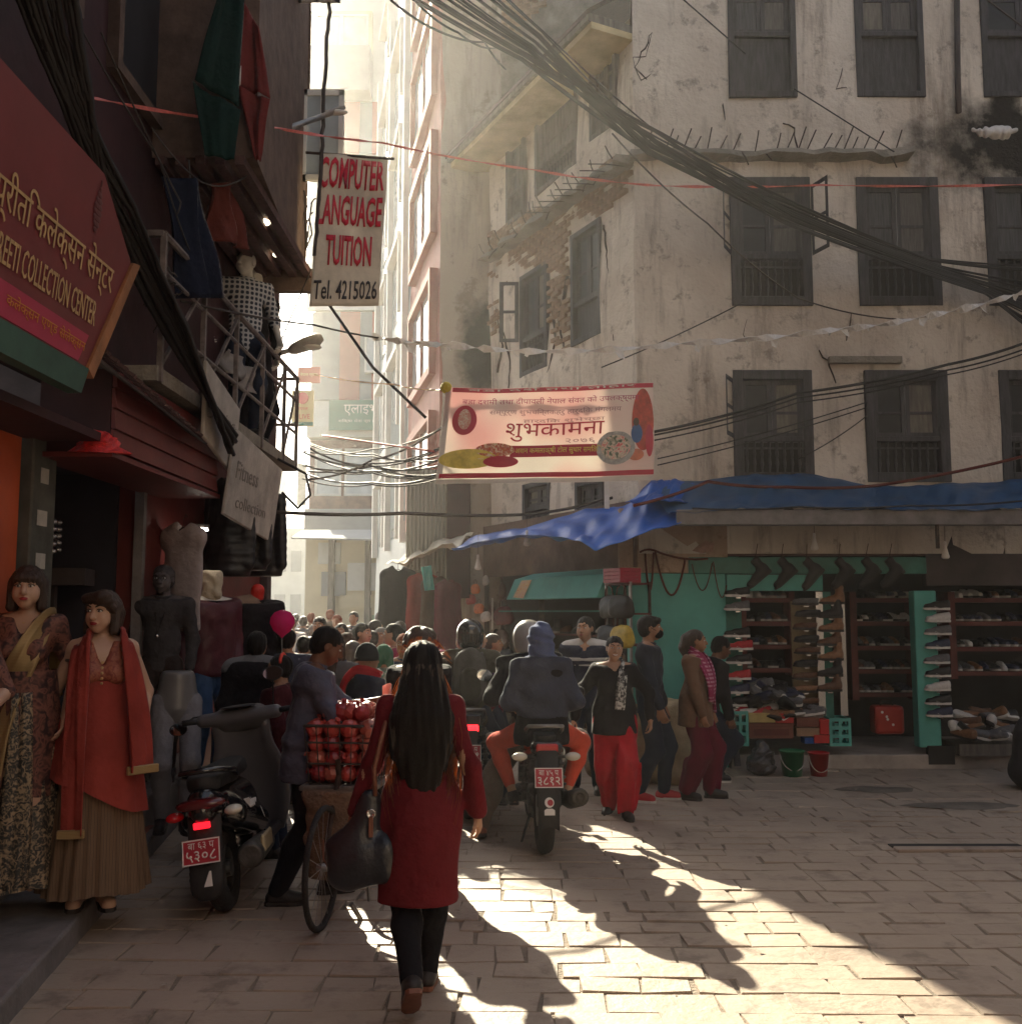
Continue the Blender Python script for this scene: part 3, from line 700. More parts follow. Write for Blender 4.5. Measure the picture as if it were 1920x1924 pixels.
for y0, h, dx in ((7.0, .3, .0), (7.45, .46, -.12)):
    b = MB(); b.box((-2.95+dx-.2, (y0+9)/2, h/2+.06), (1.0, 9-y0, h)); b.build('entrance_step', M_step, LB, bevel=.01)
# shop front: red panel, pillar, dark entry with interior, red wall beyond
b = MB(); fbox(b, LF, -9, 5.72, .2, 2.7, -.1, 0); b.build('red_panel', M_litred, LB)
b = MB(); fbox(b, LF, 5.75, 6.05, .2, 2.75, -.2, .06); b.build('pillar', M_pillar, LB, bevel=.01)
for z in (2.2, 1.95, 1.6, 2.45, 1.3): b = MB(); fbox(b, LF, 5.80+random.random()*.08, 5.94, z, z+.09, .062, .064); b.build('sticker', M_sticker, LB)
for k in range(5): MB().bar((-2.76, 6.1+k*.32, 2.62), (-2.55, 6.1+k*.32, 2.66), .03).build('awning_bracket', M_slat, LB)
b = MB(); fbox(b, LF, 7.62, 7.68, .4, 2.62, -.05, .02); b.build('door_post', M_step, LB)
b = MB(); fbox(b, LF, 7.7, 11.29, .2, 3.2, -.2, 0); b.build('red_wall', M_red, LB)
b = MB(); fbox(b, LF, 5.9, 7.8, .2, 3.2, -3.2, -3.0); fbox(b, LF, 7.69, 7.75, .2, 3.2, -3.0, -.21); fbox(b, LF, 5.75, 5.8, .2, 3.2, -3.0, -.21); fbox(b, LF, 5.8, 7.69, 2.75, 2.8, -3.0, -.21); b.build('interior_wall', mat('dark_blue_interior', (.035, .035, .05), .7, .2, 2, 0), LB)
b = MB(); b.box((-4.6, 7.6, 2.0), (1.0, .1, 1.1)); b.build('white_screen', M_white, LB)
b = MB(); b.box((-3.3, 7.3, 1.95), (.5, .35, .12), rz=.2); b.box((-3.3, 7.3, 1.65), (.05, .05, .6)); b.build('counter', M_dgrey, LB)
for (x, y, z) in ((-3.05, 6.7, 2.3), (-3.3, 7.35, 2.35)):
    b = MB()
    for k in range(5): b.sphere((x, y, z-k*.05), (.035, .035, .022), 8, 5)
    b.build('glass_ornament', mat('clear_ornament', (.6, .6, .62), .08, 0, 1, 0, metal=.8), LB, smooth=True)
# fascia box with clapboards
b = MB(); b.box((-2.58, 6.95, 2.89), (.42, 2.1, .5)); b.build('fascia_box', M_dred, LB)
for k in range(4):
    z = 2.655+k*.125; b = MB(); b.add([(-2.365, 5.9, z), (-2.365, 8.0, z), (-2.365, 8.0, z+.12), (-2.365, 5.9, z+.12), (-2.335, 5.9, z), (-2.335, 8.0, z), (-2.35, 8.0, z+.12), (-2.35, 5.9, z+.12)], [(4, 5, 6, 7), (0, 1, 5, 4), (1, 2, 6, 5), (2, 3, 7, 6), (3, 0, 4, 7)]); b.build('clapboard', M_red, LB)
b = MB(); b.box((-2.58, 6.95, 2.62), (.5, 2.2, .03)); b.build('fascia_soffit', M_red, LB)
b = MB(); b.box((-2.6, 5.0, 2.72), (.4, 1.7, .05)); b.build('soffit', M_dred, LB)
# little red glowing ornament bag on the soffit: a crumpled red net
# upper walls
b = MB(); fbox(b, LF, -9, 11.5, 3.2, 13, -.3, .1); b.build('upper_wall', M_dred, LB)  # runs on unseen behind the viewer, lengthened to darken the near street
b = MB(); fbox(b, LF, 11.3, 11.5, 0, 13, -4, .08); fbox(b, LF, -9, 11.3, 12.9, 13, -4, -.31); b.build('end_wall', M_dgrey, LB)
for k in range(3):
    y0 = 3.3+k*1.6
    r = (y0, y0+.9, 5.4, 6.9); b = MB()
    for (p, q, s_, t) in ((r[0]-.08, r[0], r[2]-.08, r[3]+.08), (r[1], r[1]+.08, r[2]-.08, r[3]+.08), (r[0], r[1], r[3], r[3]+.08), (r[0], r[1], r[2]-.08, r[2])): fbox(b, LF, p, q, s_, t, .08, .18)
    f = b.build('window', M_bay, LB); b = MB(); fbox(b, LF, *r, .08, .12); b.build('pane', M_glassd, f)
# overhanging bay
def bx(y): return -1.42-.068*y+.0
b = MB()
def bayring(y): return [(-2.7, y, 5.1), (bx(y), y, 5.1), (bx(y), y, 8.8), (-2.7, y, 8.8)]
b.loft([[Vector(p) for p in bayring(7.3)], [Vector(p) for p in bayring(9.95)]]); b.build('bay_box', M_bay, LB)
b = MB(); b.box((-2.2, -1.95, 9.0), (1.0, 14.1, 7.8)); b.build('unseen_jetty', M_dred, LB)  # added jetty, out of view, shuts off sky to darken the near street
for k in range(22):
    z = 5.12+k*.165
    b = MB(); b.box((bx(9.97)/2-1.35, 9.97, z+.07), (-2.7-bx(9.97)+1.39 if False else abs(-2.7-bx(9.97))+.03, .05, .15)); b.build('siding_board', M_bay, LB)
for k in range(5):
    x = lin(-2.62, bx(8.6)-.02, k/4); b = MB(); b.box((x, 8.6, 5.06), (.07, 2.7, .07)); b.build('joist', M_slat, LB)
b = MB(); b.box((-2.3, 9.86, 5.0), (.95, .1, .22)); b.build('end_beam', M_bay, LB)
for (x, y) in ((-2.15, 8.5), (-2.2, 9.3)):
    b = MB(); b.lathe([(.05, 0), (.06, -.02), (.05, -.03)], (x, y, 5.09), 12); b.build('soffit_lamp', mat('lamp_glow', (1, .85, .6), .5, 0, 1, 0, emis=1.2), LB)
# casement windows opening outward from the bay
for z0, z1, y in ((6.0, 6.95, 9.75), (7.55, 8.6, 9.2)):
    x0 = bx(y)-.02; b = MB()
    W_ = .42
    for (a0, a1, c0, c1) in ((0, W_, z0, z0+.06), (0, W_, z1-.06, z1), (0, .05, z0, z1), (W_-.05, W_, z0, z1), (W_*.45, W_*.5, z0, z1)): b.box((x0+(a0+a1)/2, y, (c0+c1)/2), (a1-a0, .05, c1-c0))
    f = b.build('casement', M_white, LB); b = MB(); b.box((x0+W_/2, y, (z0+z1)/2), (W_-.06, .012, z1-z0-.08)); b.build('pane', M_sky, f)
# tin canopy with laths under the sign
for k in range(15):
    y = 5.2+k*.13; MB().bar((-2.75, y, 3.45-.012*k), (-2.2, y+.1, 3.12-.012*k), .05, .02).build('lath', M_slat, LB)
b = MB(); b.add([(-2.78, 5.1, 3.44), (-2.22, 5.15, 3.07), (-2.22, 7.3, 2.92), (-2.78, 7.3, 3.28)], [(0, 1, 2, 3)]); b.build('lean_to_sheet', M_dgrey, LB, solid=.015)
# balcony: slab, posts and rails
b = MB(); b.box((-2.55, 8.6, 3.25), (.5, 4.3, .1)); b.build('balcony_slab', M_conc, LB)
M_rail = mat('rail_steel', (.17, .14, .13), .5, .35, 12, .05)
ys = [6.5, 7.4, 8.3, 9.2, 10.1, 10.7]
for y in ys: MB().bar((-2.3, y, 3.2), (-2.3, y, 4.2), .035).build('balcony_post', M_rail, LB)
for z in (4.2, 3.95, 3.6):
    MB().tube([(-2.3, 6.5, z), (-2.3, 10.7, z)], .016 if z < 4.1 else .024, 6).build('balcony_rail', M_rail, LB)
for a, c in zip(ys, ys[1:]):
    MB().bar((-2.3, a, 3.3), (-2.3, c, 4.15), .022).build('balcony_brace', M_rail, LB)
b = MB(); b.bar((-2.75, 6.5, 4.2), (-2.3, 6.5, 4.2), .05, .04); b.bar((-2.75, 6.5, 4.2), (-2.75, 6.5, 3.3), .05, .04); b.build('balcony_end_frame', M_rail, LB)
b = MB(); b.bar((-2.3, 10.7, 4.2), (-2.75, 10.7, 4.2), .03); b.bar((-2.3, 10.7, 3.7), (-2.75, 10.7, 3.7), .03); b.build('balcony_end_rail', M_rail, LB)
# ------------------------------------------------------------------ shop sign board (top leaning out over the street)
SG = empty('shop_signboard', (-2.18, 4.6, 2.8), 0, 'large red shop signboard with gold Nepali and English lettering', 'sign')
lean = .10
def sgf(u, v, w=0.): return Vector((-2.18+lean*(v-2.8)+w, u, v))
M_sred = mat('sign_red', (.17, .026, .028), .5, .12, 2, .02); M_gold = mat('sign_gold', (.50, .33, .15), .4, .15, 20, 0); M_sgreen = mat('sign_green', (.04, .10, .075), .6, .2, 3, .03); M_mag = mat('sign_magenta', (.42, .03, .08), .5, .12, 2, 0); M_trim = mat('sign_trim', (.32, .13, .05), .5, .3, 4, .05)
poly = [(2.6, 2.94), (5.05, 2.94), (5.42, 3.62), (4.95, 3.92), (2.6, 3.95)]
MB().prism(poly, -.06, 0, sgf).build('sign_face', M_sred, SG)
MB().prism([(2.6, 2.80), (5.02, 2.80), (5.07, 2.937), (2.6, 2.937)], -.06, .012, sgf).build('lower_band', M_sgreen, SG)
MB().prism([(5.053, 2.94), (5.13, 2.9), (5.52, 3.64), (5.425, 3.62)], -.07, .014, sgf).build('end_trim', M_trim, SG)
MB().prism([(2.6, 2.95), (4.95, 2.95), (5.03, 3.1), (2.6, 3.1)], .001, .004, sgf).build('magenta_band', M_mag, SG)
text('lettering', 'प्रीति कलेक्सन सेन्टर', lambda u, v, w: sgf(4.6+u, 3.44+v, .006+w), width=1.22, height=.23, m=M_gold, parent=SG)
text('lettering', 'PREETI COLLECTION CENTER', lambda u, v, w: sgf(4.55+u, 3.22+v, .006+w), width=1.03, height=.125, m=M_gold, parent=SG)
text('lettering', 'कलेक्सन एण्ड सेलेक्सन', lambda u, v, w: sgf(4.6+u, 3.03+v, .006+w), width=.8, height=.075, m=mat('sign_orange', (.55, .2, .04), .5, 0, 1, 0), parent=SG)
b = MB()
for k in range(9):
    a = k/8; rr = .055*sin(pi*min(1, .12+a*.95)); b.sphere(sgf(4.93, 3.62+a*.24, .004), (.004, rr*.8+.006, .02), 8, 4)
b.build('paisley_emblem', mat('emblem_dark', (.09, .02, .02), .5, 0, 1, 0), SG)
# ------------------------------------------------------------------ plain boards hung off the balcony
M_board = mat('weathered_white_board', (.46, .42, .38), .75, .25, 3, .1)
def board(nm, lab, pts, x0, m, txts=()):
    o = empty(nm, (x0, pts[0][0], pts[0][1]), 0, lab, 'sign'); MB().prism(pts, -.03, 0, lambda u, v, w: Vector((x0+w+.12*(v-3), u, v))).build('board', m, o, bevel=.006)
    for t_, u, v, wd, h in txts: text('lettering', t_, lambda a, c, w: Vector((x0+.003+w+.12*(v+c-3), u+a, v+c)), width=wd, height=h, m=mat('sign_faded_ink', (.25, .22, .20), .6, .3, 30, 0), parent=o)
    return o
board('balcony_sign', 'tilted white board with dark italic lettering under the balcony rail', [(7.12, 3.5), (7.3, 2.98), (8.2, 2.80), (8.1, 3.34)], -2.24, M_board, [('Desting', 7.65, 3.16, .72, .15)])
board('framed_sign', 'large grey framed signboard with faded lettering beside the alley gap', [(7.95, 3.16), (7.95, 2.47), (9.62, 2.36), (9.62, 3.06)], -2.2, M_board, [('Fitness', 8.45, 2.85, .7, .14), ('collection', 8.7, 2.6, 1.0, .1)])
# red net bag on the fascia soffit
nb = empty('red_net_bag', P(185, 850, 5.9), 0, 'crumpled glowing red net bag lying on the shop fascia ledge', 'bag')
WORLD = False
b = MB(); n = 12; rings = []
for i in range(6):
    t = i/5; rings.append([Vector(((.17*(1-t*.75))*cos(2*pi*j/n)*random.uniform(.75, 1.2), (.09*(1-t*.6))*sin(2*pi*j/n)*random.uniform(.7, 1.2), t*.13+random.uniform(-.012, .012))) for j in range(n)])
b.loft(rings); b.build('net', mat('red_net', (.75, .03, .03), .35, .3, 30, .2, spec=.7), nb)
WORLD = True
# ================================================================== ground floor of the old building: lean-to stall row
ST = empty('shoe_stall', (3.6, 11.3, 0), 0, 'teal painted shoe stall with red shelves under a blue tarpaulin awning', 'stall')
M_peach = plaster('peach_plaster', (.46, .34, .25), (.38, .27, .2), (.2, .14, .1), 1.2)
M_shelf = mat('red_brown_shelf', (.11, .02, .017), .55, .25, 5, .05); M_beige = mat('beige_board', (.40, .32, .2), .8, .15, 4, .05)
M_pstep = mat('pale_step', (.38, .335, .30), .8, .2, 3, .2); M_chrome = mat('chrome_post', (.6, .6, .6), .2, 0, 1, 0, metal=1.)
def frx(px, d=0.): return FR.pix(px, 1200, d)[0]
def frz(py, px=1500, d=0.): return FR.pix(px, py, d)[1]
def part(par, nm, m, q, d0, d1, **k):
    b = MB(); r = FR.rect(*q, d=d1); fbox(b, FR, *r, d0, d1); return b.build(nm, m, par, **k)
part(ST, 'teal_wall', M_teal, (1185, 1078, 1362, 1446), -.2, 0)
part(ST, 'peach_wall', M_peach, (1165, 955, 1365, 1076), -.2, .0)
part(ST, 'lintel_board', mat('brown_board', (.16, .105, .085), .85, .3, 4, .2, stretch=(1, 1, 6)), (1366, 955, 1740, 1044), -.12, -.02)
part(ST, 'dark_lintel', M_dgrey, (1741, 955, 2050, 1100), -.12, -.02)
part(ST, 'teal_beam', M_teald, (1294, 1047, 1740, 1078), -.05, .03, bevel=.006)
part(ST, 'teal_fascia', M_teal, (1366, 1080, 1545, 1110), -.04, .01)
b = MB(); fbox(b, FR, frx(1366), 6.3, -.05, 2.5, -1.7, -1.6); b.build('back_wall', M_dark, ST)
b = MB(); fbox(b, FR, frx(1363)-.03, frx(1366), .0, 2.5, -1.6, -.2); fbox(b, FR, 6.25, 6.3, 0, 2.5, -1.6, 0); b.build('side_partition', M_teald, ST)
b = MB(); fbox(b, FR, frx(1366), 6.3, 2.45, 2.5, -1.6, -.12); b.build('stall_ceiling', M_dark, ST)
b = MB(); fbox(b, FR, frx(1366), 6.3, -.02, .15, -1.6, .08); b.build('stall_floor', M_pstep, ST, bevel=.01)
part(ST, 'teal_post', M_teal, (1728, 1110, 1758, 1405), -.1, .06, bevel=.01)
part(ST, 'chrome_post', M_chrome, (1539, 1112, 1545, 1345), -.04, 0)
part(ST, 'chrome_post', M_chrome, (1580, 1112, 1586, 1345), -.04, 0)
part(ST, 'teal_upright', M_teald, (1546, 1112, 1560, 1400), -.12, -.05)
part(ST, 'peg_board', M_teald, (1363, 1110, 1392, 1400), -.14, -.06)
part(ST, 'beige_panel', M_beige, (1492, 1130, 1538, 1340), -.22, -.16)
part(ST, 'dark_step_gap', M_dark, (1745, 1402, 1793, 1437), .02, .085)
# shelf units
SHELVES = []
def unit(x0, x1, ys, dep, front, post=True):
    for y in ys:
        q = FR.rect(x0, y, x1, y+8, d=front); b = MB(); fbox(b, FR, q[0], q[1], q[2], q[3], front-dep, front); b.build('shelf_board', M_shelf, ST); SHELVES.append((q[0], q[1], q[3], front, dep))
    if post:
        for x in (x0-3, x1): q = FR.rect(x, ys[0]-12, x+6, ys[-1]+14, d=front); b = MB(); fbox(b, FR, *q, front-dep, front+.004); b.build('shelf_post', M_shelf, ST)
unit(1398, 1486, (1124, 1168, 1212, 1256), .25, -.2)
unit(1605, 1722, (1124, 1168, 1214, 1258, 1302), .28, -.75)
unit(1790, 1960, (1124, 1168, 1216, 1262), .28, -.35)
# awning gutter and its bracket
b = MB(); z0 = P(1500, 986, 10.35).z; z1 = P(1500, 957, 10.35).z
x0 = P(1272, 970, 10.35).x; b.box(((x0+7)/2, 10.38, (z0+z1)/2), (7-x0, .06, z1-z0)); b.box(((x0+7)/2, 10.45, z0+.01), (7-x0, .12, .02)); GUT = b.build('awning_gutter', M_steel, ST, bevel=.008)
for px in (1760,): q = P(px, 985, 10.37); MB().bar(q, q+Vector((0, 0, -.25)), .03).build('hanging_bracket', M_rebar, ST)
b = MB()
for px in (1300, 1500, 1700, 1900): q = P(px, 975, 10.4); b.bar(q, (q.x, 11.3, q.z+.35), .05)
b.build('awning_rafter', M_rebar, ST)
# tarpaulins: three sheets, each a thing of its own
M_tarp = mat('blue_tarpaulin', (.012, .10, .46), .42, .15, 3, .12, 9, spec=.45); M_tarpd = mat('dark_blue_tarpaulin', (.015, .075, .19), .5, .2, 3, .12, 9)
def tarp(lab, outer, inner, m, amp=.03, nv=14, nu=50, seed=1, name='tarpaulin', sag=.06):
    def poly(pts, t):
        k = t*(len(pts)-1); i = min(int(k), len(pts)-2); f = k-i; f = f*f*(3-2*f) if False else f; return Vector(pts[i]).lerp(Vector(pts[i+1]), f)
    r = np.random.RandomState(seed); ph = r.uniform(0, 6, 8)
    def fn(u, v):
        p = poly(outer, u).lerp(poly(inner, u), v)
        e = 1-abs(2*v-1)**4*.6
        dz = amp*e*(sin(u*17+v*5+ph[0])+.6*sin(u*41+ph[1]-v*9)+.7*sin(v*11+u*8+ph[2])+.35*sin(u*70+v*3+ph[4]))-sag*4*v*(1-v)
        return p+Vector((0, -.3*dz, dz))
    o = MB().sheet(fn, nu, nv).build(name, m, None, smooth=True, solid=.004); tag(o, lab, 'tarpaulin', 'tarpaulins over the stalls'); return o
tarp('long dark blue tarpaulin stretched over the shoe stall awning', [P(1262, 962, 10.33), P(1450, 954, 10.33), P(1650, 955, 10.33)], [P(1225, 912, 11.25), P(1400, 892, 11.25), P(1500, 890, 11.25), P(1645, 912, 11.25)], M_tarpd, .02, seed=2)
tarp('blackish blue tarpaulin at the far end of the shoe stall awning', [P(1635, 957, 10.31), P(1800, 957, 10.31), P(2000, 957, 10.31)], [P(1620, 918, 11.2), P(1800, 908, 11.2), P(2000, 895, 11.2)], M_tarpd, .02, seed=5)
tarp('bright blue wrinkled tarpaulin sagging round the building corner', [P(1278, 984, 10.3), P(1200, 1004, 10.3), P(1118, 1032, 10.5), P(1080, 1016, 10.8), P(1010, 1003, 11.3), P(930, 1013, 12.0), P(848, 1028, 12.7)],
     [P(1320, 925, 11.2), P(1225, 905, 11.22), P(1175, 945, 11.5), P(1100, 958, 12.0), P(1010, 985, 12.6), P(940, 1000, 13.1), P(880, 1012, 13.6)], M_tarp, .028, seed=9, nu=70)
tarp('small bright blue tarpaulin flap on top of the corner awning', [P(1175, 945, 10.75), P(1240, 938, 10.7), P(1315, 950, 10.7)], [P(1230, 905, 11.2), P(1270, 900, 11.2), P(1325, 915, 11.2)], M_tarp, .02, seed=12, nu=24)
tarp('cream cloth awning drooping over the far stalls', [P(722, 1060, 14.3), P(760, 1058, 14.0), P(800, 1035, 13.6), P(850, 1020, 13.0)], [P(770, 1035, 15.2), P(800, 1022, 15.0), P(840, 1012, 14.6), P(890, 1000, 14.2)], mat('cream_awning', (.62, .57, .46), .8, .15, 4, .1), .03, seed=4, nu=24, name='cloth_awning')
# side shops along the receding face
SS = empty('bag_stall', (.6, 13, 0), 0, 'dim open bag and shoe stall under the bright blue tarpaulin', 'stall')
def sfx(px, d=0.): return SF.pix(px, 1200, d)[0]
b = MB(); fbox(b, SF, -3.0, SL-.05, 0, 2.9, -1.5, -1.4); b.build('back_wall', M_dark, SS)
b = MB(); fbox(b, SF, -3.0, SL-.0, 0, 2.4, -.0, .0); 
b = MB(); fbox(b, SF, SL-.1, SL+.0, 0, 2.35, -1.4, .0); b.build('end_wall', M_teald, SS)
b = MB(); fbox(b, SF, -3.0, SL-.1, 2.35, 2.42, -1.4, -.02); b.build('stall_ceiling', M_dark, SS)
b = MB(); fbox(b, SF, -.1, SL, 2.2, 2.95, .02, .06); b.build('cloth_valance', mat('brown_valance', (.15, .10, .08), .9, .3, 3, .15), SS)
b = MB(); r0 = SF.rect(958, 1075, 1128, 1125, d=.45)
for a0, a1 in ((r0[0], r0[1]),):
    q = [(a0, 1.86, .1), (a0, 1.86, .5), (a0, 2.12, .38), (a0, 2.2, .1)]; e = [(a1, z, d) for _, z, d in q]
    b.loft([[SF(*p) for p in q], [SF(*p) for p in e]])
b.build('teal_sign_box', M_teal, SS)
b = MB(); a = lin(r0[0], r0[1], .1); MB().add([SF(a, 1.885, .515), SF(a+.28, 1.87, .515), SF(a+.3, 2.1, .405), SF(a+.02, 2.1, .405)], [(0, 1, 2, 3)]).build('poster', pattern('faded_poster', (.5, .12, .05), (.6, .45, .2), (.55, .35, .25), 22), SS, solid=.003)
for k, z in enumerate((1.72, 1.4, 1.08, .76, .44)):
    b = MB(); fbox(b, SF, .4, SL-.15, z-.02, z, -.9, -.55 if k else .05); b.build('shelf_board', M_teald if k == 0 else M_shelf, SS)
for a in (-2.9, -1.5, -.1, 1.6): MB().bar(SF(a, 0, .0), SF(a, 2.6, .0), .07).build('post', M_rebar, SS)
M_tube = mat('pale_tube', (.7, .68, .62), .4, 0, 1, 0); MB().tube([SF(.3, 1.45, .1), SF(.3, 1.9, .1)], .014, 8).build('pale_tube', M_tube, SS)
# corrugated sheet hoarding between grey building and stalls
HO = empty('corrugated_hoarding', (-1.3, 14.9, 0), 0, 'tall faded corrugated sheet hoarding beside the cream awning', 'hoarding')
HF = Face((-1.55, 14.85), (1, -.05)); b = MB(); rings = []; r = HF.rect(765, 895, 838, 1030)
for i in range(41):
    a = lin(r[0], r[1], i/40); d = .03+.018*(1 if i % 4 < 2 else -1); rings.append([HF(a, 2.0, d), HF(a, r[3]+.1, d), HF(a, r[3]+.1, d-.012), HF(a, 2.0, d-.012)])
b.loft(rings).build('sheet', mat('faded_sheet', (.34, .34, .30), .6, .2, 2, .1, stretch=(1, 1, .3)), HO)
b = MB(); fbox(b, HF, r[1]+.01, r[1]+.35, 1.9, r[3]+.1, -.1, .02); b.build('dark_red_door', M_dred, HO)
# ================================================================== unseen houses behind and right of the viewer, added to dim the street
for nm_, O_, u_, L_, lab in (('unseen_house', (8.3, 9.0), (0, -1), 16.5, 'unseen plain plastered house added on the right side of the junction, outside the picture'), ('unseen_house', (8.0, -7.5), (-1, 0), 12.0, 'unseen plain plastered house added behind the viewer across the junction')):
    o_ = empty(nm_, (O_[0], O_[1], 0), 0, lab, 'building', 'unseen houses round the junction'); f_ = Face(O_, u_); hs_ = []
    for fl_ in range(4):
        a = 1.2
        while a < L_-2: hs_.append((a, a+1.0, .9+fl_*2.6, 2.3+fl_*2.6)); a += 2.4
    wall(f_, 0, L_, 0, 10.6, hs_, M_peach0, 'wall', o_, step=2.0); b = MB(); fbox(b, f_, 0, L_, 0, 10.6, -.6, -.5); b.build('inner_wall', M_dgrey, o_)
    for q in hs_: window(o_, f_, q, .09, 'panel') if q[2] < 3.6 and False else None
    for q in hs_: b = MB(); fbox(b, f_, q[0], q[1], q[2], q[3], -.14, -.10); b.build('window', M_wood, o_)
# ================================================================== figures
WORLD = False
M_cab = mat('black_cable', (.014, .012, .012), .6, .2, 10, 0)
SKIN = mat('skin_brown', (.33, .17, .10), .55, .1, 20, .04, spec=.4); SKIN_L = mat('skin_light_brown', (.45, .26, .17), .55, .08, 20, .04); SKIN_D = mat('skin_dark', (.16, .075, .045), .5, .1, 20, .04)
DUMMY = mat('mannequin_skin', (.50, .31, .22), .35, .06, 4, 0, spec=.5); DUMMY_W = mat('mannequin_white', (.58, .54, .48), .4, .06, 4, 0); DUMMY_G = mat('mannequin_grey', (.085, .07, .07), .45, .1, 4, 0)
HAIR = mat('black_hair', (.009, .007, .0065), .6, .3, 60, .15, 160, spec=.25, sheen=.1, stretch=(3, 3, .25)); HAIR_B = mat('brown_hair', (.05, .03, .022), .4, .3, 60, .15, 160, stretch=(3, 3, .25))
EYEW = mat('eye_white', (.7, .68, .65), .25, 0, 1, 0); EYED = mat('eye_dark', (.012, .009, .008), .15, 0, 1, 0); LIP = mat('lip', (.32, .10, .09), .45, 0, 1, 0); LIPR = mat('painted_lip', (.28, .02, .03), .35, 0, 1, 0); TEETH = mat('teeth', (.75, .73, .68), .3, 0, 1, 0)
SHOE_D = mat('dark_shoe', (.03, .025, .025), .5, .2, 20, .05); SHOE_R = mat('red_shoe', (.42, .03, .04), .6, .15, 20, .05); SOLE = mat('pale_sole', (.55, .53, .5), .7, .1, 10, 0)
def Rz(a): return np.array([[cos(a), -sin(a), 0], [sin(a), cos(a), 0], [0, 0, 1]])
def Rx(a): return np.array([[1, 0, 0], [0, cos(a), -sin(a)], [0, sin(a), cos(a)]])
def Ry(a): return np.array([[cos(a), 0, sin(a)], [0, 1, 0], [-sin(a), 0, cos(a)]])
V3 = lambda *a: np.array(a, float)
def nrm(v): return v/(np.linalg.norm(v)+1e-9)
def ik(a, t, l1, l2, pole):
    d = t-a; L = np.linalg.norm(d)
    if L > (l1+l2)*.998: t = a+d/L*(l1+l2)*.998; d = t-a; L = np.linalg.norm(d)
    x = (l1*l1-l2*l2+L*L)/(2*L); h = sqrt(max(l1*l1-x*x, 0)); n = d/L
    p = np.array(pole, float); p = p-n*p.dot(n); p = nrm(p)
    return a+n*x+p*h, t
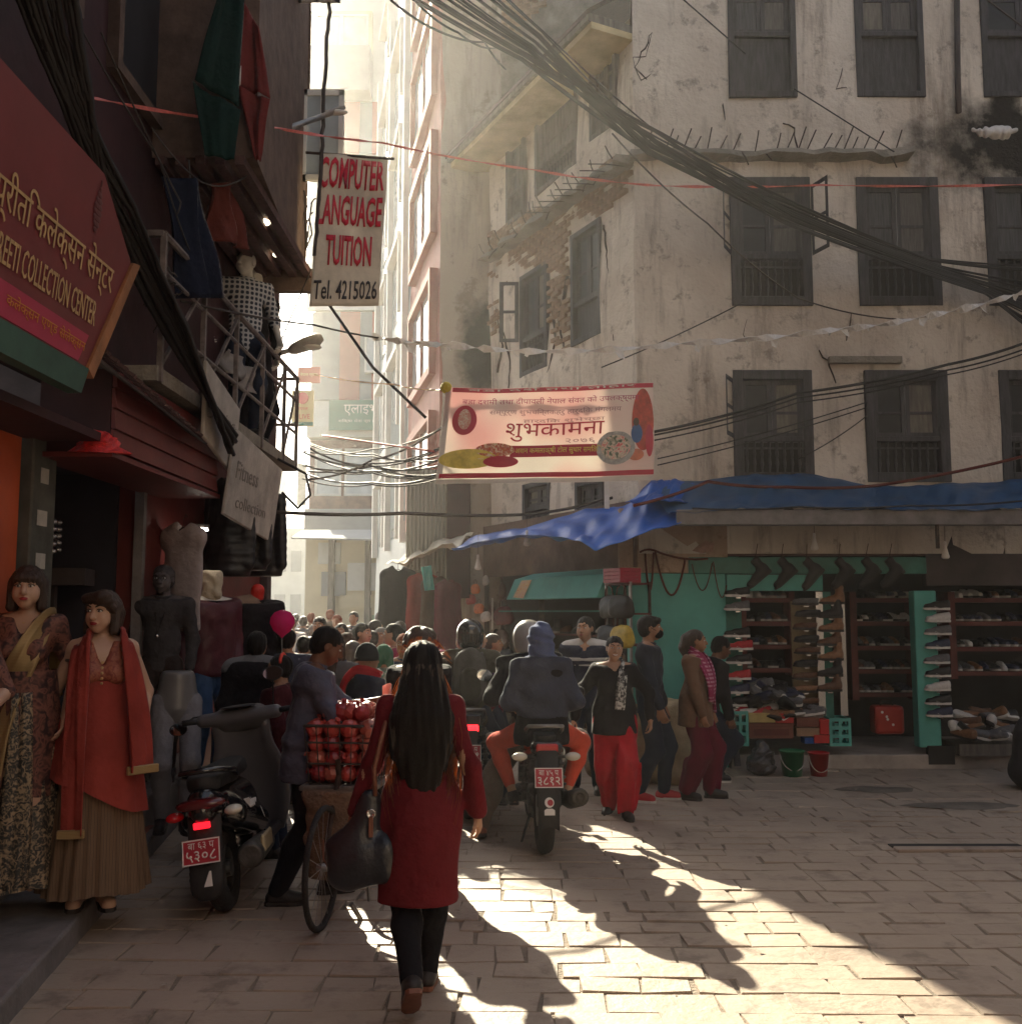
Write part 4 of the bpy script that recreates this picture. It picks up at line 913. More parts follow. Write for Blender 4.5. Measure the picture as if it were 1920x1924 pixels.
class Hum:
    """a figure in its own frame: forward +Y, its right hand side +X, feet at z = 0"""
    def __init__(s, label, loc, rz, H=1.7, sex='m', fat=1., pel=None, lean=0., side=0., twist=0., fl=(-.09, .0), fr=(.09, -.0), hl=None, hr=None, el=(-.5, -1, -.2), er=(.5, -1, -.2), kl=(-.1, 1, 0), kr=(.1, 1, 0),
                 yaw=0., pitch=0., roll=0., shw=1., heel_l=0., heel_r=0., foot_l=8, foot_r=-8, q=1., cat='person', name='person', group=None):
        k = H/1.7; s.k = k; s.sex = sex; s.fat = fat; s.q = q; s.H = H
        s.root = empty(name, loc, rz, label, cat, group)
        m = lambda x, y, z: V3(x, y, z)*k
        w = (1. if sex == 'm' else .87)*shw
        s.pel = m(0, 0, .93) if pel is None else np.array(pel, float)
        R = Rz(radians(twist)) @ Ry(radians(side)) @ Rx(-radians(lean)); s.R = R
        up = lambda x, y, z: s.pel+R @ (V3(x, y, z)*k)
        s.waist = up(0, .0, .16); s.chest = up(0, .01, .35); s.neck = up(0, -.01, .50); s.sl = up(-.175*w, -.015, .455); s.sr = up(.175*w, -.015, .455)
        s.RH = Rz(radians(yaw)) @ Rx(-radians(pitch)) @ Ry(radians(roll)); 
        s.nk2 = up(0, .005, .56); s.head = s.nk2+s.RH @ (V3(0, .018, .095)*k)
        s.hpl = s.pel+m(-.088, 0, -.03); s.hpr = s.pel+m(.088, 0, -.03)
        def foot(f): return V3(f[0], f[1], (f[2] if len(f) > 2 else 0)+.085*k)
        s.al, s.ar = foot(fl), foot(fr)
        s.kl, s.al = ik(s.hpl, s.al, .435*k, .42*k, kl); s.kr, s.ar = ik(s.hpr, s.ar, .435*k, .42*k, kr)
        s.hl0 = np.array(hl, float) if hl is not None else s.sl+m(-.05, .04, -.52); s.hr0 = np.array(hr, float) if hr is not None else s.sr+m(.05, .04, -.52)
        s.el, s.wl = ik(s.sl, s.hl0, .29*k, .255*k, el); s.er, s.wr = ik(s.sr, s.hr0, .29*k, .255*k, er)
        s.foot_l, s.foot_r, s.heel_l, s.heel_r = foot_l, foot_r, heel_l, heel_r
        s.hd_l = nrm(s.wl-s.el); s.hd_r = nrm(s.wr-s.er); s.curl = 35; s.pn_l = None; s.pn_r = None
        s.pts = np.array([s.pel, s.neck, s.sl, s.sr, s.head+V3(0, 0, .15*k), s.head, s.kl, s.kr, s.al, s.ar, s.el, s.er, s.wl, s.wr, s.wl+s.hd_l*.2, s.wr+s.hd_r*.2])
    def box(s, pad=.16, pts=None):
        p = s.pts if pts is None else np.array(pts); return p.min(0)-pad, p.max(0)+pad
    def footdir(s, side):
        a = radians(s.foot_l if side == 'l' else s.foot_r); h = radians(s.heel_l if side == 'l' else s.heel_r)
        return V3(-sin(a)*cos(h), cos(a)*cos(h), -sin(h))
    # ---- shared limb volumes
    def torso(s, d, o=0., low=True):
        k = s.k; f = s.fat; w = s.sex != 'm'
        if low: d.cone(s.pel+V3(0, 0, -.07*k), s.waist, (.148 if not w else .158)*k*f+o, (.132 if not w else .115)*k*f+o, .04, flat=.72)
        d.cone(s.waist, s.chest, (.132 if not w else .115)*k*f+o, (.15 if not w else .13)*k*f+o, .05, flat=.7)
        c2 = s.chest+(s.neck-s.chest)*.35
        d.cone(c2+(s.sl-c2)*.55, c2+(s.sr-c2)*.55, .085*k+o, k=.06)
        d.cone(s.sl, s.neck+(s.sl-s.neck)*.25, .056*k+o*.9, .05*k+o*.5, .05); d.cone(s.sr, s.neck+(s.sr-s.neck)*.25, .056*k+o*.9, .05*k+o*.5, .05)
        if w:
            for x in (-.065, .065): d.ell(s.pel+s.R @ (V3(x, .095, .32)*k), V3(.058, .05, .058)*k+o*.6, .04)
    def arm(s, d, side, o=0., to=1., cuff=None, fat=1.):
        k = s.k*.5+.5*s.k*s.fat; a, e, w = (s.sl, s.el, s.wl) if side == 'l' else (s.sr, s.er, s.wr)
        d.cone(a, e, .052*k*fat+o, .042*k*fat+o, .035)
        if to >= 1: d.cone(e, w-(w-e)*.06*(o > 0), .042*k*fat+o, (.029*k*fat+o) if cuff is None else cuff, .02)
        elif to > .5: d.cone(e, e+(w-e)*(to-.5)*2, .042*k*fat+o, .036*k*fat+o, .02)
    def leg(s, d, side, o=0., baggy=0., end=1.):
        k = s.k*(.4+.6*s.fat); h, n, a = (s.hpl, s.kl, s.al) if side == 'l' else (s.hpr, s.kr, s.ar)
        d.cone(h, n, .088*k+min(o, .012), .058*k+o+baggy, .03)
        c = n+(a-n)*.32; back = V3(0, -.02*k, 0)
        d.cone(n, c+back, .058*k+o+baggy, .054*k+o+baggy*1.1, .03); d.cone(c+back, n+(a-n)*end, .054*k+o+baggy*1.1, .036*k+o+baggy, .03)
    def hand(s, d, side, curl=None):
        k = s.k; w = s.wl if side == 'l' else s.wr; dr = s.hd_l if side == 'l' else s.hd_r
        pn = s.pn_l if side == 'l' else s.pn_r
        if pn is None: pn = V3(1, .25, 0) if side == 'l' else V3(-1, .25, 0)
        pn = nrm(pn-dr*np.dot(pn, dr)); sd = np.cross(dr, pn)*(1 if side == 'l' else -1)  # toward the thumb
        c = radians(s.curl if curl is None else curl); fs = .8 if s.sex != 'm' else 1.
        for i in range(4):
            o = (1.5-i)*.02*k*fs; d.cone(w+sd*o*.6, w+dr*.085*k+sd*o, .016*k, .0125*k*fs, .012)
        for i in range(4):
            o = (1.5-i)*.021*k*fs; L = (.9, 1.05, 1., .78)[i]*k*fs; p0 = w+dr*.086*k+sd*o
            d1 = dr*cos(c)+pn*sin(c); p1 = p0+d1*.042*L; c2 = c*2.0; d2 = dr*cos(c2)+pn*sin(c2); p2 = p1+d2*.028*L; c3 = c*2.7; d3 = dr*cos(c3)+pn*sin(c3); p3 = p2+d3*.02*L
            d.cone(p0, p1, .0105*k*fs, .0095*k*fs, .004); d.cone(p1, p2, .0095*k*fs, .0085*k*fs, .004); d.cone(p2, p3, .0085*k*fs, .0072*k*fs, .004)
        t0 = w+dr*.028*k+sd*.026*k; t1 = t0+nrm(dr*.75+sd*.75+pn*.35)*.04*k; t2 = t1+nrm(dr*.95+sd*.25+pn*.45)*.045*k
        d.cone(t0, t1, .0145*k*fs, .0115*k*fs, .012); d.cone(t1, t2, .0115*k*fs, .0085*k*fs, .004)
        return w+dr*.1*k+pn*.03*k
    def hp(s, x, y, z): return s.head+s.RH @ (V3(x, y, z)*s.k)
    def headvol(s, d):
        k = s.k; R = s.RH; E = lambda c, r, kk=.012, cut=False: d.ell(s.hp(*c), V3(*r)*k, kk, R, cut)
        E((0, -.012, .03), (.075, .094, .083)); E((0, .028, -.035), (.060, .062, .062), .03); E((0, .05, -.082), (.030, .028, .026), .03)
        E((-.038, .045, -.03), (.028, .033, .04), .02); E((.038, .045, -.03), (.028, .033, .04), .02)
        E((0, .066, .032), (.05, .024, .016), .02)
        for x in (-.031, .031): E((x, .093, .012), (.019, .014, .0125), .01, True)
        d.cone(s.hp(0, .083, .018), s.hp(0, .106, -.022), .009*k, .014*k, .012); E((-.012, .098, -.026), (.009, .009, .008), .006); E((.012, .098, -.026), (.009, .009, .008), .006)
        E((0, .085, -.055), (.024, .014, .013), .008); E((0, .1, -.0545), (.022, .008, .0018), .003, True)
        for x in (-1, 1): E((x*.076, -.006, .0), (.009, .02, .031), .006); E((x*.084, -.0, .0), (.004, .01, .018), .004, True)
        d.cone(s.neck-(s.nk2-s.neck)*.5, s.hp(0, -.02, -.045), .056*k*(.85 if s.sex != 'm' else 1), .05*k*(.85 if s.sex != 'm' else 1), .02)
    def body(s, m=None, legs=True, feet=True, arms='lr', head=True, h=None, bare_feet=True):
        m = m or SKIN; k = s.k; lo, hi = s.box(.14); h = (h or .02)*s.q; hf = .0075*s.q
        fine = []
        if head: fine.append((s.head-.125*k, s.head+.135*k))
        if s.q < 1.6:
            for sd in arms:
                w, dr = (s.wl, s.hd_l) if sd == 'l' else (s.wr, s.hd_r); c = w+dr*.09*k; fine.append((c-.085*k, c+.085*k))
        d = SD(lo, hi, h, fine, hf)
        s.torso(d, -.008)
        if head: s.headvol(d)
        for a in arms: s.arm(d, a, -.002); s.hand(d, a)
        if legs:
            for a in 'lr':
                s.leg(d, a, -.004)
                if feet:
                    f = s.footdir(a); an = s.al if a == 'l' else s.ar; d.cone(an+V3(0, 0, -.02), an+f*.13*k+V3(0, 0, -.05*k), .035*k, .024*k, .03); d.cone(an+V3(0, 0, -.03), an-f*.045*k+V3(0, 0, -.05*k), .032*k, .03*k, .02)
        s.b = d.build('body', m, s.root); return s.b
    def face(s, lips=None, smile=False, eyes=True, brow=None, lash=False):
        k = s.k; M = Matrix(s.RH.tolist()).to_4x4(); M.translation = Vector(s.head)
        S = lambda c, r, n=10, mm=6: MB().sphere(Vector(c)*k, tuple(x*k for x in r), n, mm, M)
        if eyes:
            for x in (-.031, .031):
                e = S((x, .079, .012), (.0145, .0105, .0068)).build('eye', EYEW, s.root, smooth=True); S((x, .0850, .012), (.0068, .0056, .0064)).build('iris', EYED, e, smooth=True)
                if lash:
                    b = MB(); b.tube([M @ (Vector((x+dx, .087-abs(dx)*.25, .0125+.011*(1-(dx/.02)**2)))*k) for dx in (-.02, -.01, 0, .01, .02)], .0028*k, 5); b.build('eyelash', EYED, s.root)
        bm_ = brow or HAIR
        for x in (-1, 1):
            b = MB(); b.tube([M @ (Vector((x*(.012+t*.038), .0915-t*t*.018, .034+.009*sin(t*2.4)))*k) for t in (0, .25, .5, .75, 1)], [.0035*k, .0045*k, .004*k, .003*k, .0015*k], 5); b.build('eyebrow', bm_, s.root)
        if smile:
            b = MB(); b.tube([M @ (Vector((x, .0985-abs(x)*.32, -.058+x*x*14))*k) for x in (-.027, -.018, -.009, 0, .009, .018, .027)], [.003*k, .007*k, .009*k, .0095*k, .009*k, .007*k, .003*k], 6); b.build('lips', lips or LIP, s.root, smooth=True)
            b = MB(); b.tube([M @ (Vector((x, .1045-abs(x)*.33, -.0565+x*x*14))*k) for x in (-.021, -.012, 0, .012, .021)], [.0025*k, .0052*k, .006*k, .0052*k, .0025*k], 6); b.build('teeth', TEETH, s.root, smooth=True)
        else:
            for z, r in ((-.0505, .0048), (-.0595, .0058)):
                b = MB(); b.tube([M @ (Vector((x, .0965-abs(x)*.35, z-(x*x*6 if r < .005 else -x*x*9)))*k) for x in (-.022, -.014, -.006, 0, .006, .014, .022)], [.0015*k, r*.8*k, r*k, r*.9*k, r*k, r*.8*k, .0015*k], 6); b.build('lips', lips or LIP, s.root, smooth=True)
    def hair(s, style='short', m=None, z=None, pts=None, seed=1, thick=1.):
        m = m or HAIR; k = s.k; R = s.RH; lo, hi = s.head-.2*k, s.head+.2*k
        if pts is not None: lo = np.minimum(lo, np.min([p[0] for p in pts], 0)-.12); hi = np.maximum(hi, np.max([p[0] for p in pts], 0)+.12)
        if style in ('long', 'bob'): lo = lo-V3(0, 0, .06)
        d = SD(lo, hi, .0085*max(1, s.q*.8)); E = lambda c, r, kk=.015, cut=False: d.ell(s.hp(*c), V3(*r)*k, kk, R, cut)
        t = thick
        E((0, -.02, .04), (.083*t, .101*t, .086*t)); E((0, -.05, -.01), (.075*t, .065*t, .075*t), .03)
        if style in ('bob', 'fringe'):
            for x in (-1, 1): d.cone(s.hp(x*.072, -.01, .03), s.hp(x*.078, .012, -.1), .03*k, .026*k, .03); d.cone(s.hp(x*.05, -.06, 0), s.hp(x*.055, -.05, -.1), .045*k, .03*k, .03)
            E((0, .075, -.055), (.058, .07, .082), .012, True)
        else:
            E((0, .095, -.035), (.066, .075, .088), .015, True); E((0, .03, -.10), (.09, .07, .055), .02, True)
            for x in (-1, 1): E((x*.085, .012, -.02), (.03, .026, .04), .01, True)
        if style == 'fringe': E((0, .07, .052), (.062, .03, .03), .015)
        if style == 'quiff':
            d.cone(s.hp(-.06, .05, .07), s.hp(.05, .075, .075), .032*k, .026*k, .03)
        if style in ('bun', 'pony'):
            E((0, -.12, .03), (.04, .035, .04), .02)
        for p in pts or []:
            pass
        if pts:
            for (p, r, fl), (p2, r2, fl2) in zip(pts, pts[1:]): d.cone(p, p2, r, r2, .04, flat=fl)
        r = np.random.RandomState(seed); c = s.head; ph = r.uniform(0, 6, 4)
        d.disp(lambda X, Y, Z: .0022*np.sin(np.arctan2(X-c[0], -(Y-c[1])+.02)*34+ph[0]+Z*9)+.0022*np.sin(np.arctan2(X-c[0], -(Y-c[1])+.02)*19+ph[1]-Z*14)+.0015*np.sin(X*190+ph[2]+Z*20)*(1+0*Y))
        s.hr_ = d.build('hair', m, s.root); return s.hr_
    def top(s, m, name='jacket', o=.018, hem=None, sleeves=1., cuff=None, neck=True, fold=.006, seed=1, arms='lr', low=True, extra=None, v=None, flare=None, armfat=1., h=.015, zs=1.1, fr=22):
        lo, hi = s.box(.16); d = SD(lo, hi, h*s.q); s.torso(d, o, low)
        for a in arms: s.arm(d, a, o*.8, sleeves, cuff, armfat)
        k = s.k
        if flare: 
            z1, r1, fl = flare; d.cone(s.pel, (s.pel[0], s.pel[1], z1), .15*k*s.fat+o, r1, .05, flat=fl)
        if extra: extra(d)
        d.disp(folds(fold, fr, seed, zs))
        if hem is not None: d.plane((0, 0, -1), -hem)
        n = nrm(s.nk2-s.neck); nn = s.neck+n*.015*k; d.plane(tuple(n), float(nn.dot(n)))
        d.cone(s.neck-n*.03, s.nk2+n*.08, .05*k, .075*k, .01, cut=True)
        if v: 
            f = s.R @ V3(0, 1, 0); d.cone(s.neck+n*.02+f*.06*k, s.neck-n*v+f*.14*k, .06*k, .012*k, .01, cut=True)
        o_ = d.build(name, m, s.root)
        if neck and not v:
            b = MB(); f = nrm(s.R @ V3(0, 1, 0)); x = nrm(s.R @ V3(1, 0, 0)); rings = []
            c0 = s.neck+n*.012*k
            for (r, z) in ((.068, -.012), (.072, .02), (.065, .028), (.06, .0)):
                rings.append([Vector(c0+n*z*k+x*r*k*cos(a)*(1+o)+f*(r*k*1.02*sin(a)+.004)-n*.016*k*max(0, sin(a))) for a in [2*pi*i/18 for i in range(18)]])
            b.loft(rings, cap=False); b.build('collar', m, s.root, smooth=True)
        return o_
    def legs(s, m, name='trousers', o=.014, baggy=0., end=.97, fold=.006, seed=3, top=None, h=.015, zs=1.6, fr=22):
        lo, hi = s.box(.18, [s.pel+V3(0, 0, .1), s.hpl, s.hpr, s.kl, s.kr, s.al, s.ar]); d = SD(lo, hi, h*s.q)
        k = s.k; w = s.sex != 'm'
        d.cone(s.pel+V3(0, 0, -.06*k), s.pel+V3(0, 0, .1*k), (.148 if not w else .158)*k*s.fat+min(o, .008), .13*k*s.fat+min(o, .008), .04, flat=.72)
        for a in 'lr': s.leg(d, a, o, baggy, end)
        ph = seed*1.7
        d.disp(folds(fold, fr, seed, zs))
        if top is not None: d.plane((0, 0, 1), top)
        return d.build(name, m, s.root)
    def shoes(s, m=None, sole=None, h=.009):
        k = s.k
        for a in 'lr':
            an = s.al if a == 'l' else s.ar; f = s.footdir(a); z0 = an[2]-.085*k
            up = nrm(V3(0, 0, 1)-f*f[2]); b0 = an-up*.075*k
            lo, hi = np.minimum(an, b0+f*.2)-.16, np.maximum(an, b0+f*.2)+.16; d = SD(lo, hi, h*s.q)
            d.cone(an-up*.01*k, b0+up*.035*k-f*.02*k, .042*k, .042*k, .02); d.cone(b0+up*.035*k-f*.035*k, b0+up*.025*k+f*.13*k, .04*k, .034*k, .02); d.cone(an-up*.01*k, b0+up*.03*k+f*.12*k, .036*k, .03*k, .03)
            c = b0; d.plane(tuple(-up), float(-(c+up*.008*k).dot(up)))
            sh = d.build('shoe', m or SHOE_D, s.root)
            sidev = np.cross(f, up); b = MB(); prof = [(-.078, .022), (-.06, .038), (0, .038), (.07, .046), (.13, .04), (.165, .02)]
            q = [b0+f*x*k+sidev*y*k for x, y in prof]+[b0+f*x*k-sidev*y*k for x, y in reversed(prof)]; n = len(q)
            vs = [tuple(p-up*.008*k) for p in q]+[tuple(p+up*.014*k) for p in q]
            b.add(vs, [tuple(range(n)), tuple(reversed(range(n, 2*n)))]+[(i, (i+1) % n, (i+1) % n+n, i+n) for i in range(n)]); b.build('sole', sole or SHOE_D, sh)
    def skirt(s, m, z0, z1, r0, r1, flat=.8, pleats=0, amp=.012, name='skirt', cx=0., cy=0., nz=18, seed=0, n=72, tilt=0.):
        r = np.random.RandomState(seed); ph = r.uniform(0, 6, 5); b = MB(); rings = []
        for i in range(nz+1):
            t = i/nz; z = lin(z0, z1, t); R_ = lin(r0, r1, t**.8); ring = []
            for j in range(n):
                a = 2*pi*j/n; e = amp*t*(sin(pleats*a+ph[0]+.5*sin(3*a+t*2))+.6*sin((pleats*.43)*a+ph[1]+t*1.2)) if pleats else amp*t*(sin(5*a+ph[0])+.7*sin(8*a+ph[1]+t))
                ring.append(Vector((s.pel[0]+cx*t+(R_+e)*cos(a), s.pel[1]+cy*t+(R_+e)*sin(a)*flat, z+tilt*cos(a)*t+(.01*sin(4*a+ph[2]) if i == nz else 0))))
            rings.append(ring)
        b.loft(rings, cap=False); return b.build(name, m, s.root, smooth=True)
    def strip(s, name, m, pts, w, t=.012, wave=.006, seed=0, up=None, sub=5):
        """a cloth band along 3-D points, width w (one number or one per point)"""
        P_ = [Vector(p) for p in pts]; out = []; ws = []
        wl = w if isinstance(w, (list, tuple)) else [w]*len(P_)
        for i in range(len(P_)-1):
            p0, p1, p2, p3 = P_[max(i-1, 0)], P_[i], P_[i+1], P_[min(i+2, len(P_)-1)]
            for j in range(sub):
                u = j/sub; out.append(.5*((2*p1)+(-p0+p2)*u+(2*p0-5*p1+4*p2-p3)*u*u+(-p0+3*p1-3*p2+p3)*u**3)); ws.append(lin(wl[i], wl[i+1], u))
        out.append(P_[-1]); ws.append(wl[-1]); b = MB(); rings = []; r = np.random.RandomState(seed); ph = r.uniform(0, 6, 3)
        n = 9
        for i, p in enumerate(out):
            dd = (out[min(i+1, len(out)-1)]-out[max(i-1, 0)]).normalized(); c = Vector((s.pel[0], s.pel[1], p.z)); o = (p-c); o.z = 0
            nn = Vector(up) if up is not None else (o.normalized() if o.length > .02 else Vector((0, 1, 0)))
            sd = dd.cross(nn).normalized(); nn = sd.cross(dd)
            ring = []
            for q in range(n): 
                u = q/(n-1)-.5; ring.append(p+sd*u*ws[i]+nn*(wave*sin(u*22+ph[0]+i*.12)+wave*.6*sin(u*40+ph[1]-i*.2)+t/2))
            for q in reversed(range(n)):
                u = q/(n-1)-.5; ring.append(p+sd*u*ws[i]+nn*(wave*sin(u*22+ph[0]+i*.12)+wave*.6*sin(u*40+ph[1]-i*.2)-t/2))
            rings.append(ring)
        b.loft(rings); return b.build(name, m, s.root, smooth=True)
# ================================================================== people in the street
def at(px, py, Y=None):
    return G(px, py) if Y is None else Vector((P(px, 1150, Y).x, Y, 0))
ROSE = (0, 0, 0)
# ---- woman in the long red dress, seen from behind, walking into the street
M_rdress = cloth('red_knit', (.15, .018, .025), trans=.08); M_tights = cloth('black_leggings', (.012, .012, .016)); M_leather = mat('navy_leather', (.02, .022, .03), .32, .2, 12, .06, spec=.6); M_strap = mat('tan_strap', (.20, .08, .05), .5, .2, 10, .05)
loc = Vector((-.40, 4.62, 0))
W = Hum('woman with very long dark hair in a red dress walking away with a shoulder bag', loc, radians(4), 1.56, 'f', .97, shw=.93, fl=(-.03, -.26, .10), fr=(.03, .16, 0), heel_l=40, heel_r=6, hl=(-.30, .03, .80), hr=(.25, .02, .80), el=(-.5, -1, 0), er=(.35, -1, 0), pitch=2, q=.9)
W.body(SKIN_L); W.curl = 55
W.legs(M_tights, 'leggings', o=.008, baggy=.006, end=.98)
zh = .43
W.top(M_rdress, 'dress', o=.014, hem=zh, zs=.35, fold=.012, seed=4, neck=False, extra=lambda d: (d.cone(W.pel+V3(0, 0, -.02), V3(0, -.01, .3), .172, .185, .06, flat=.78),), h=.012)
hp = W.head; hz = [(hp+V3(0, -.045, .02), .08, 1), (hp+V3(0, -.075, -.10), .098, .8), (hp+V3(0, -.10, -.22), .13, .6), (hp+V3(.0, -.115, -.36), .115, .5), (hp+V3(.01, -.12, -.48), .06, .5), (hp+V3(.015, -.12, -.55), .02, .6)]
M_lhair = cloth('long_black_hair', (.010, .007, .007)); 
W.hair('long', HAIR, pts=hz, seed=3)
HS = MB(); rr = random.Random(3)
for i in range(260):
    sd = rr.choice((-1, 1)); x0 = sd*rr.uniform(.045, .095); z0 = rr.uniform(-.24, .0)
    p = Vector(hp)+Vector((x0, -.05+rr.uniform(-.03, .05), z0)); L = rr.uniform(.25, .52); fl = rr.uniform(.01, .075)*sd; pts = [p]
    for t in (.2, .4, .6, .8, 1): pts.append(p+Vector((fl*sin(t*2.2)+sd*.03*t*(1-t)*2, -.05*t+rr.uniform(-.004, .004), -L*t)))
    HS.tube(pts, .0015, 3, False, r2=.0006)
for i in range(26):
    a = rr.uniform(0, pi); p = Vector(hp)+Vector((.082*cos(a), -.03+rr.uniform(-.05, .04), .035+.085*sin(a))); HS.tube([p, p+Vector((.02*cos(a), rr.uniform(-.02, .02), .014*sin(a)+.004)), p+Vector((.05*cos(a), -.02, .006*sin(a)-.02))], .0011, 3, False)
HT = MB()
for i in range(950):
    a = rr.uniform(-1.25, 1.25); t0 = rr.uniform(0, .3); pts = []; rw_ = rr.uniform(.93, 1.12); te_ = rr.uniform(.82, 1.02)
    for j in range(9):
        t = t0+(te_-t0)*j/8; k_ = min(len(hz)-1.001, t*(len(hz)-1)); i_ = int(k_); f_ = k_-i_; (c0, r0_, f0), (c1, r1_, f1) = hz[i_], hz[i_+1]; c_ = Vector(c0).lerp(Vector(c1), f_); r_ = lin(r0_, r1_, f_)*rw_+.003; fl_ = lin(f0, f1, f_); pts.append(c_+Vector((sin(a)*r_, -cos(a)*r_*fl_, rr.uniform(-.003, .003))))
    HT.tube(pts, .0024, 3, False, r2=.0008)
o = HT.build('hair_lengths', mat('hair_lengths_brown', (.034, .018, .011), .38, .3, 60, 0, spec=.4), W.root); o['kind'] = 'stuff'
M_strand = mat('hair_strands', (.05, .02, .008), .35, 0, 1, 0); t_ = M_strand.node_tree; tr = t_.nodes.new('ShaderNodeBsdfTranslucent'); tr.inputs[0].default_value = (.6, .24, .06, 1); mx = t_.nodes.new('ShaderNodeMixShader'); mx.inputs[0].default_value = .55
t_.links.new(t_.nodes['Principled BSDF'].outputs[0], mx.inputs[1]); t_.links.new(tr.outputs[0], mx.inputs[2]); t_.links.new(mx.outputs[0], t_.nodes['Material Output'].inputs[0])
o = HS.build('loose_hair', M_strand, W.root); o['kind'] = 'stuff'
W.shoes(SHOE_D, M_strap)
# shoulder bag: held by the strap on her left shoulder
bag = empty('shoulder_bag', loc, radians(4), 'slouchy dark navy leather bag with tan straps hanging from her shoulder', 'bag')
d = SD(V3(-.50, -.22, .42), V3(-.05, .2, .98), .012)
d.cone(V3(-.31, -.03, .58), V3(-.19, -.05, .60), .10, .09, .05, flat=.7); d.cone(V3(-.36, -.02, .66), V3(-.16, -.05, .66), .05, .07, .05, flat=.8); d.cone(V3(-.27, -.03, .66), V3(-.22, -.04, .88), .085, .045, .06, flat=.7); d.cone(V3(-.40, -.0, .68), V3(-.27, -.03, .76), .018, .04, .03, flat=.8)
d.disp(folds(.008, 22, 9)); d.build('pouch', M_leather, bag)
for y, e in ((-.075, -.02), (.02, .03)):
    b = MB(); q = [Vector((-.20, y-.005, .90)), Vector((-.205, y-.03, 1.02)), Vector((-.175, y*.6-.05, 1.15)), Vector((-.14, -.02+e*.5, 1.292)), Vector((-.15, .05, 1.22)), Vector((-.19, .07, 1.05)), Vector((-.23, .04, .90))]
    b.tube(q[:4] if y < 0 else q[3:], .011, 6); b.build('strap', M_strap, bag, smooth=True)
b = MB(); b.lathe([(.018, -.003), (.022, 0), (.018, .003), (.014, 0)], (0, 0, 0), 14, M=Matrix.Translation((-.215, -.12, .83)) @ Matrix.Rotation(pi/2, 4, 'X')); b.build('ring', M_chrome, bag, smooth=True)
b = MB(); b.box((-.215, -.118, .775), (.02, .01, .09)); b.build('tab', M_strap, bag, bevel=.003)
b = MB(); b.tube([(-.43, -.01, .70), (-.425, -.03, .62), (-.40, -.03, .58), (-.385, -.02, .62)], .005, 6); b.build('buckle', M_strap, bag)
# ---- fruit seller beside the bicycle
def fig(label, px, Y, rz, H, **k):
    p = at(px, 0, Y); z = k.pop('z', 0); return Hum(label, (p.x, Y, z), radians(rz), H, **k)
M_bshirt = cloth('blue_grey_shirt', (.10, .105, .15)); M_btr = cloth('black_trousers', (.012, .012, .016)); M_navy = cloth('navy_cloth', (.025, .03, .06)); M_navyj = cloth('slate_jacket', (.035, .042, .06)); M_jean = cloth('dark_denim', (.022, .03, .05)); M_blackj = cloth('black_jacket', (.016, .015, .018)); M_redp = cloth('red_salwar', (.50, .02, .035)); M_brownc = cloth('brown_cardigan', (.17, .10, .065)); M_burg = cloth('burgundy_salwar', (.13, .012, .03)); M_pink = cloth('magenta_scarf', (.36, .04, .13)); M_greyc = cloth('grey_cloth', (.16, .16, .17)); M_purple = cloth('purple_cloth', (.07, .03, .12)); M_olive = cloth('olive_cloth', (.07, .065, .05)); M_orange2 = cloth('orange_red_leggings', (.60, .085, .05)); M_scarfb = cloth('blue_headscarf', (.11, .14, .26)); M_whitec = cloth('white_cloth', (.6, .6, .6)); M_brown = cloth('brown_cloth', (.10, .06, .04)); M_slate = cloth('slate_blue_shirt', (.06, .068, .10))
CM = fig('man in a loose blue grey shirt counting money beside the fruit bicycle', 578, 6.2, -78, 1.62, fl=(-.10, .16, 0), fr=(.09, -.14, 0), hl=(-.10, .40, 1.14), hr=(.09, .36, 1.11), el=(-.8, -.6, -.6), er=(.8, -.6, -.6), lean=7, pitch=26, fat=.96)
CM.curl = 50; CM.pn_l = V3(.6, 0, -.5); CM.pn_r = V3(-.6, 0, -.5); CM.body(SKIN_D); CM.face(); CM.hair('short', seed=2, thick=.99)
CM.top(M_bshirt, 'shirt', o=.034, hem=.70, sleeves=.62, fold=.012, seed=5, extra=lambda d: d.cone(CM.pel, V3(0, .0, .66), .19, .205, .05, flat=.75)); CM.legs(M_btr, baggy=.012, fold=.008); CM.shoes()
note = empty('banknotes', (0, 0, 0), 0, 'folded pinkish paper held in the hands of the fruit seller', 'paper'); note.location = CM.root.matrix_basis @ Vector((.0, .49, 1.13)); note.rotation_euler = (0, 0, radians(-60))
MB().sheet(lambda u, v: Vector(((u-.5)*.15, .03*sin(u*4), (v-.3)*.16+.02*sin(u*5))), 6, 4).build('note', cloth('pink_paper', (.62, .30, .27), trans=.5), note, smooth=True, solid=.003)
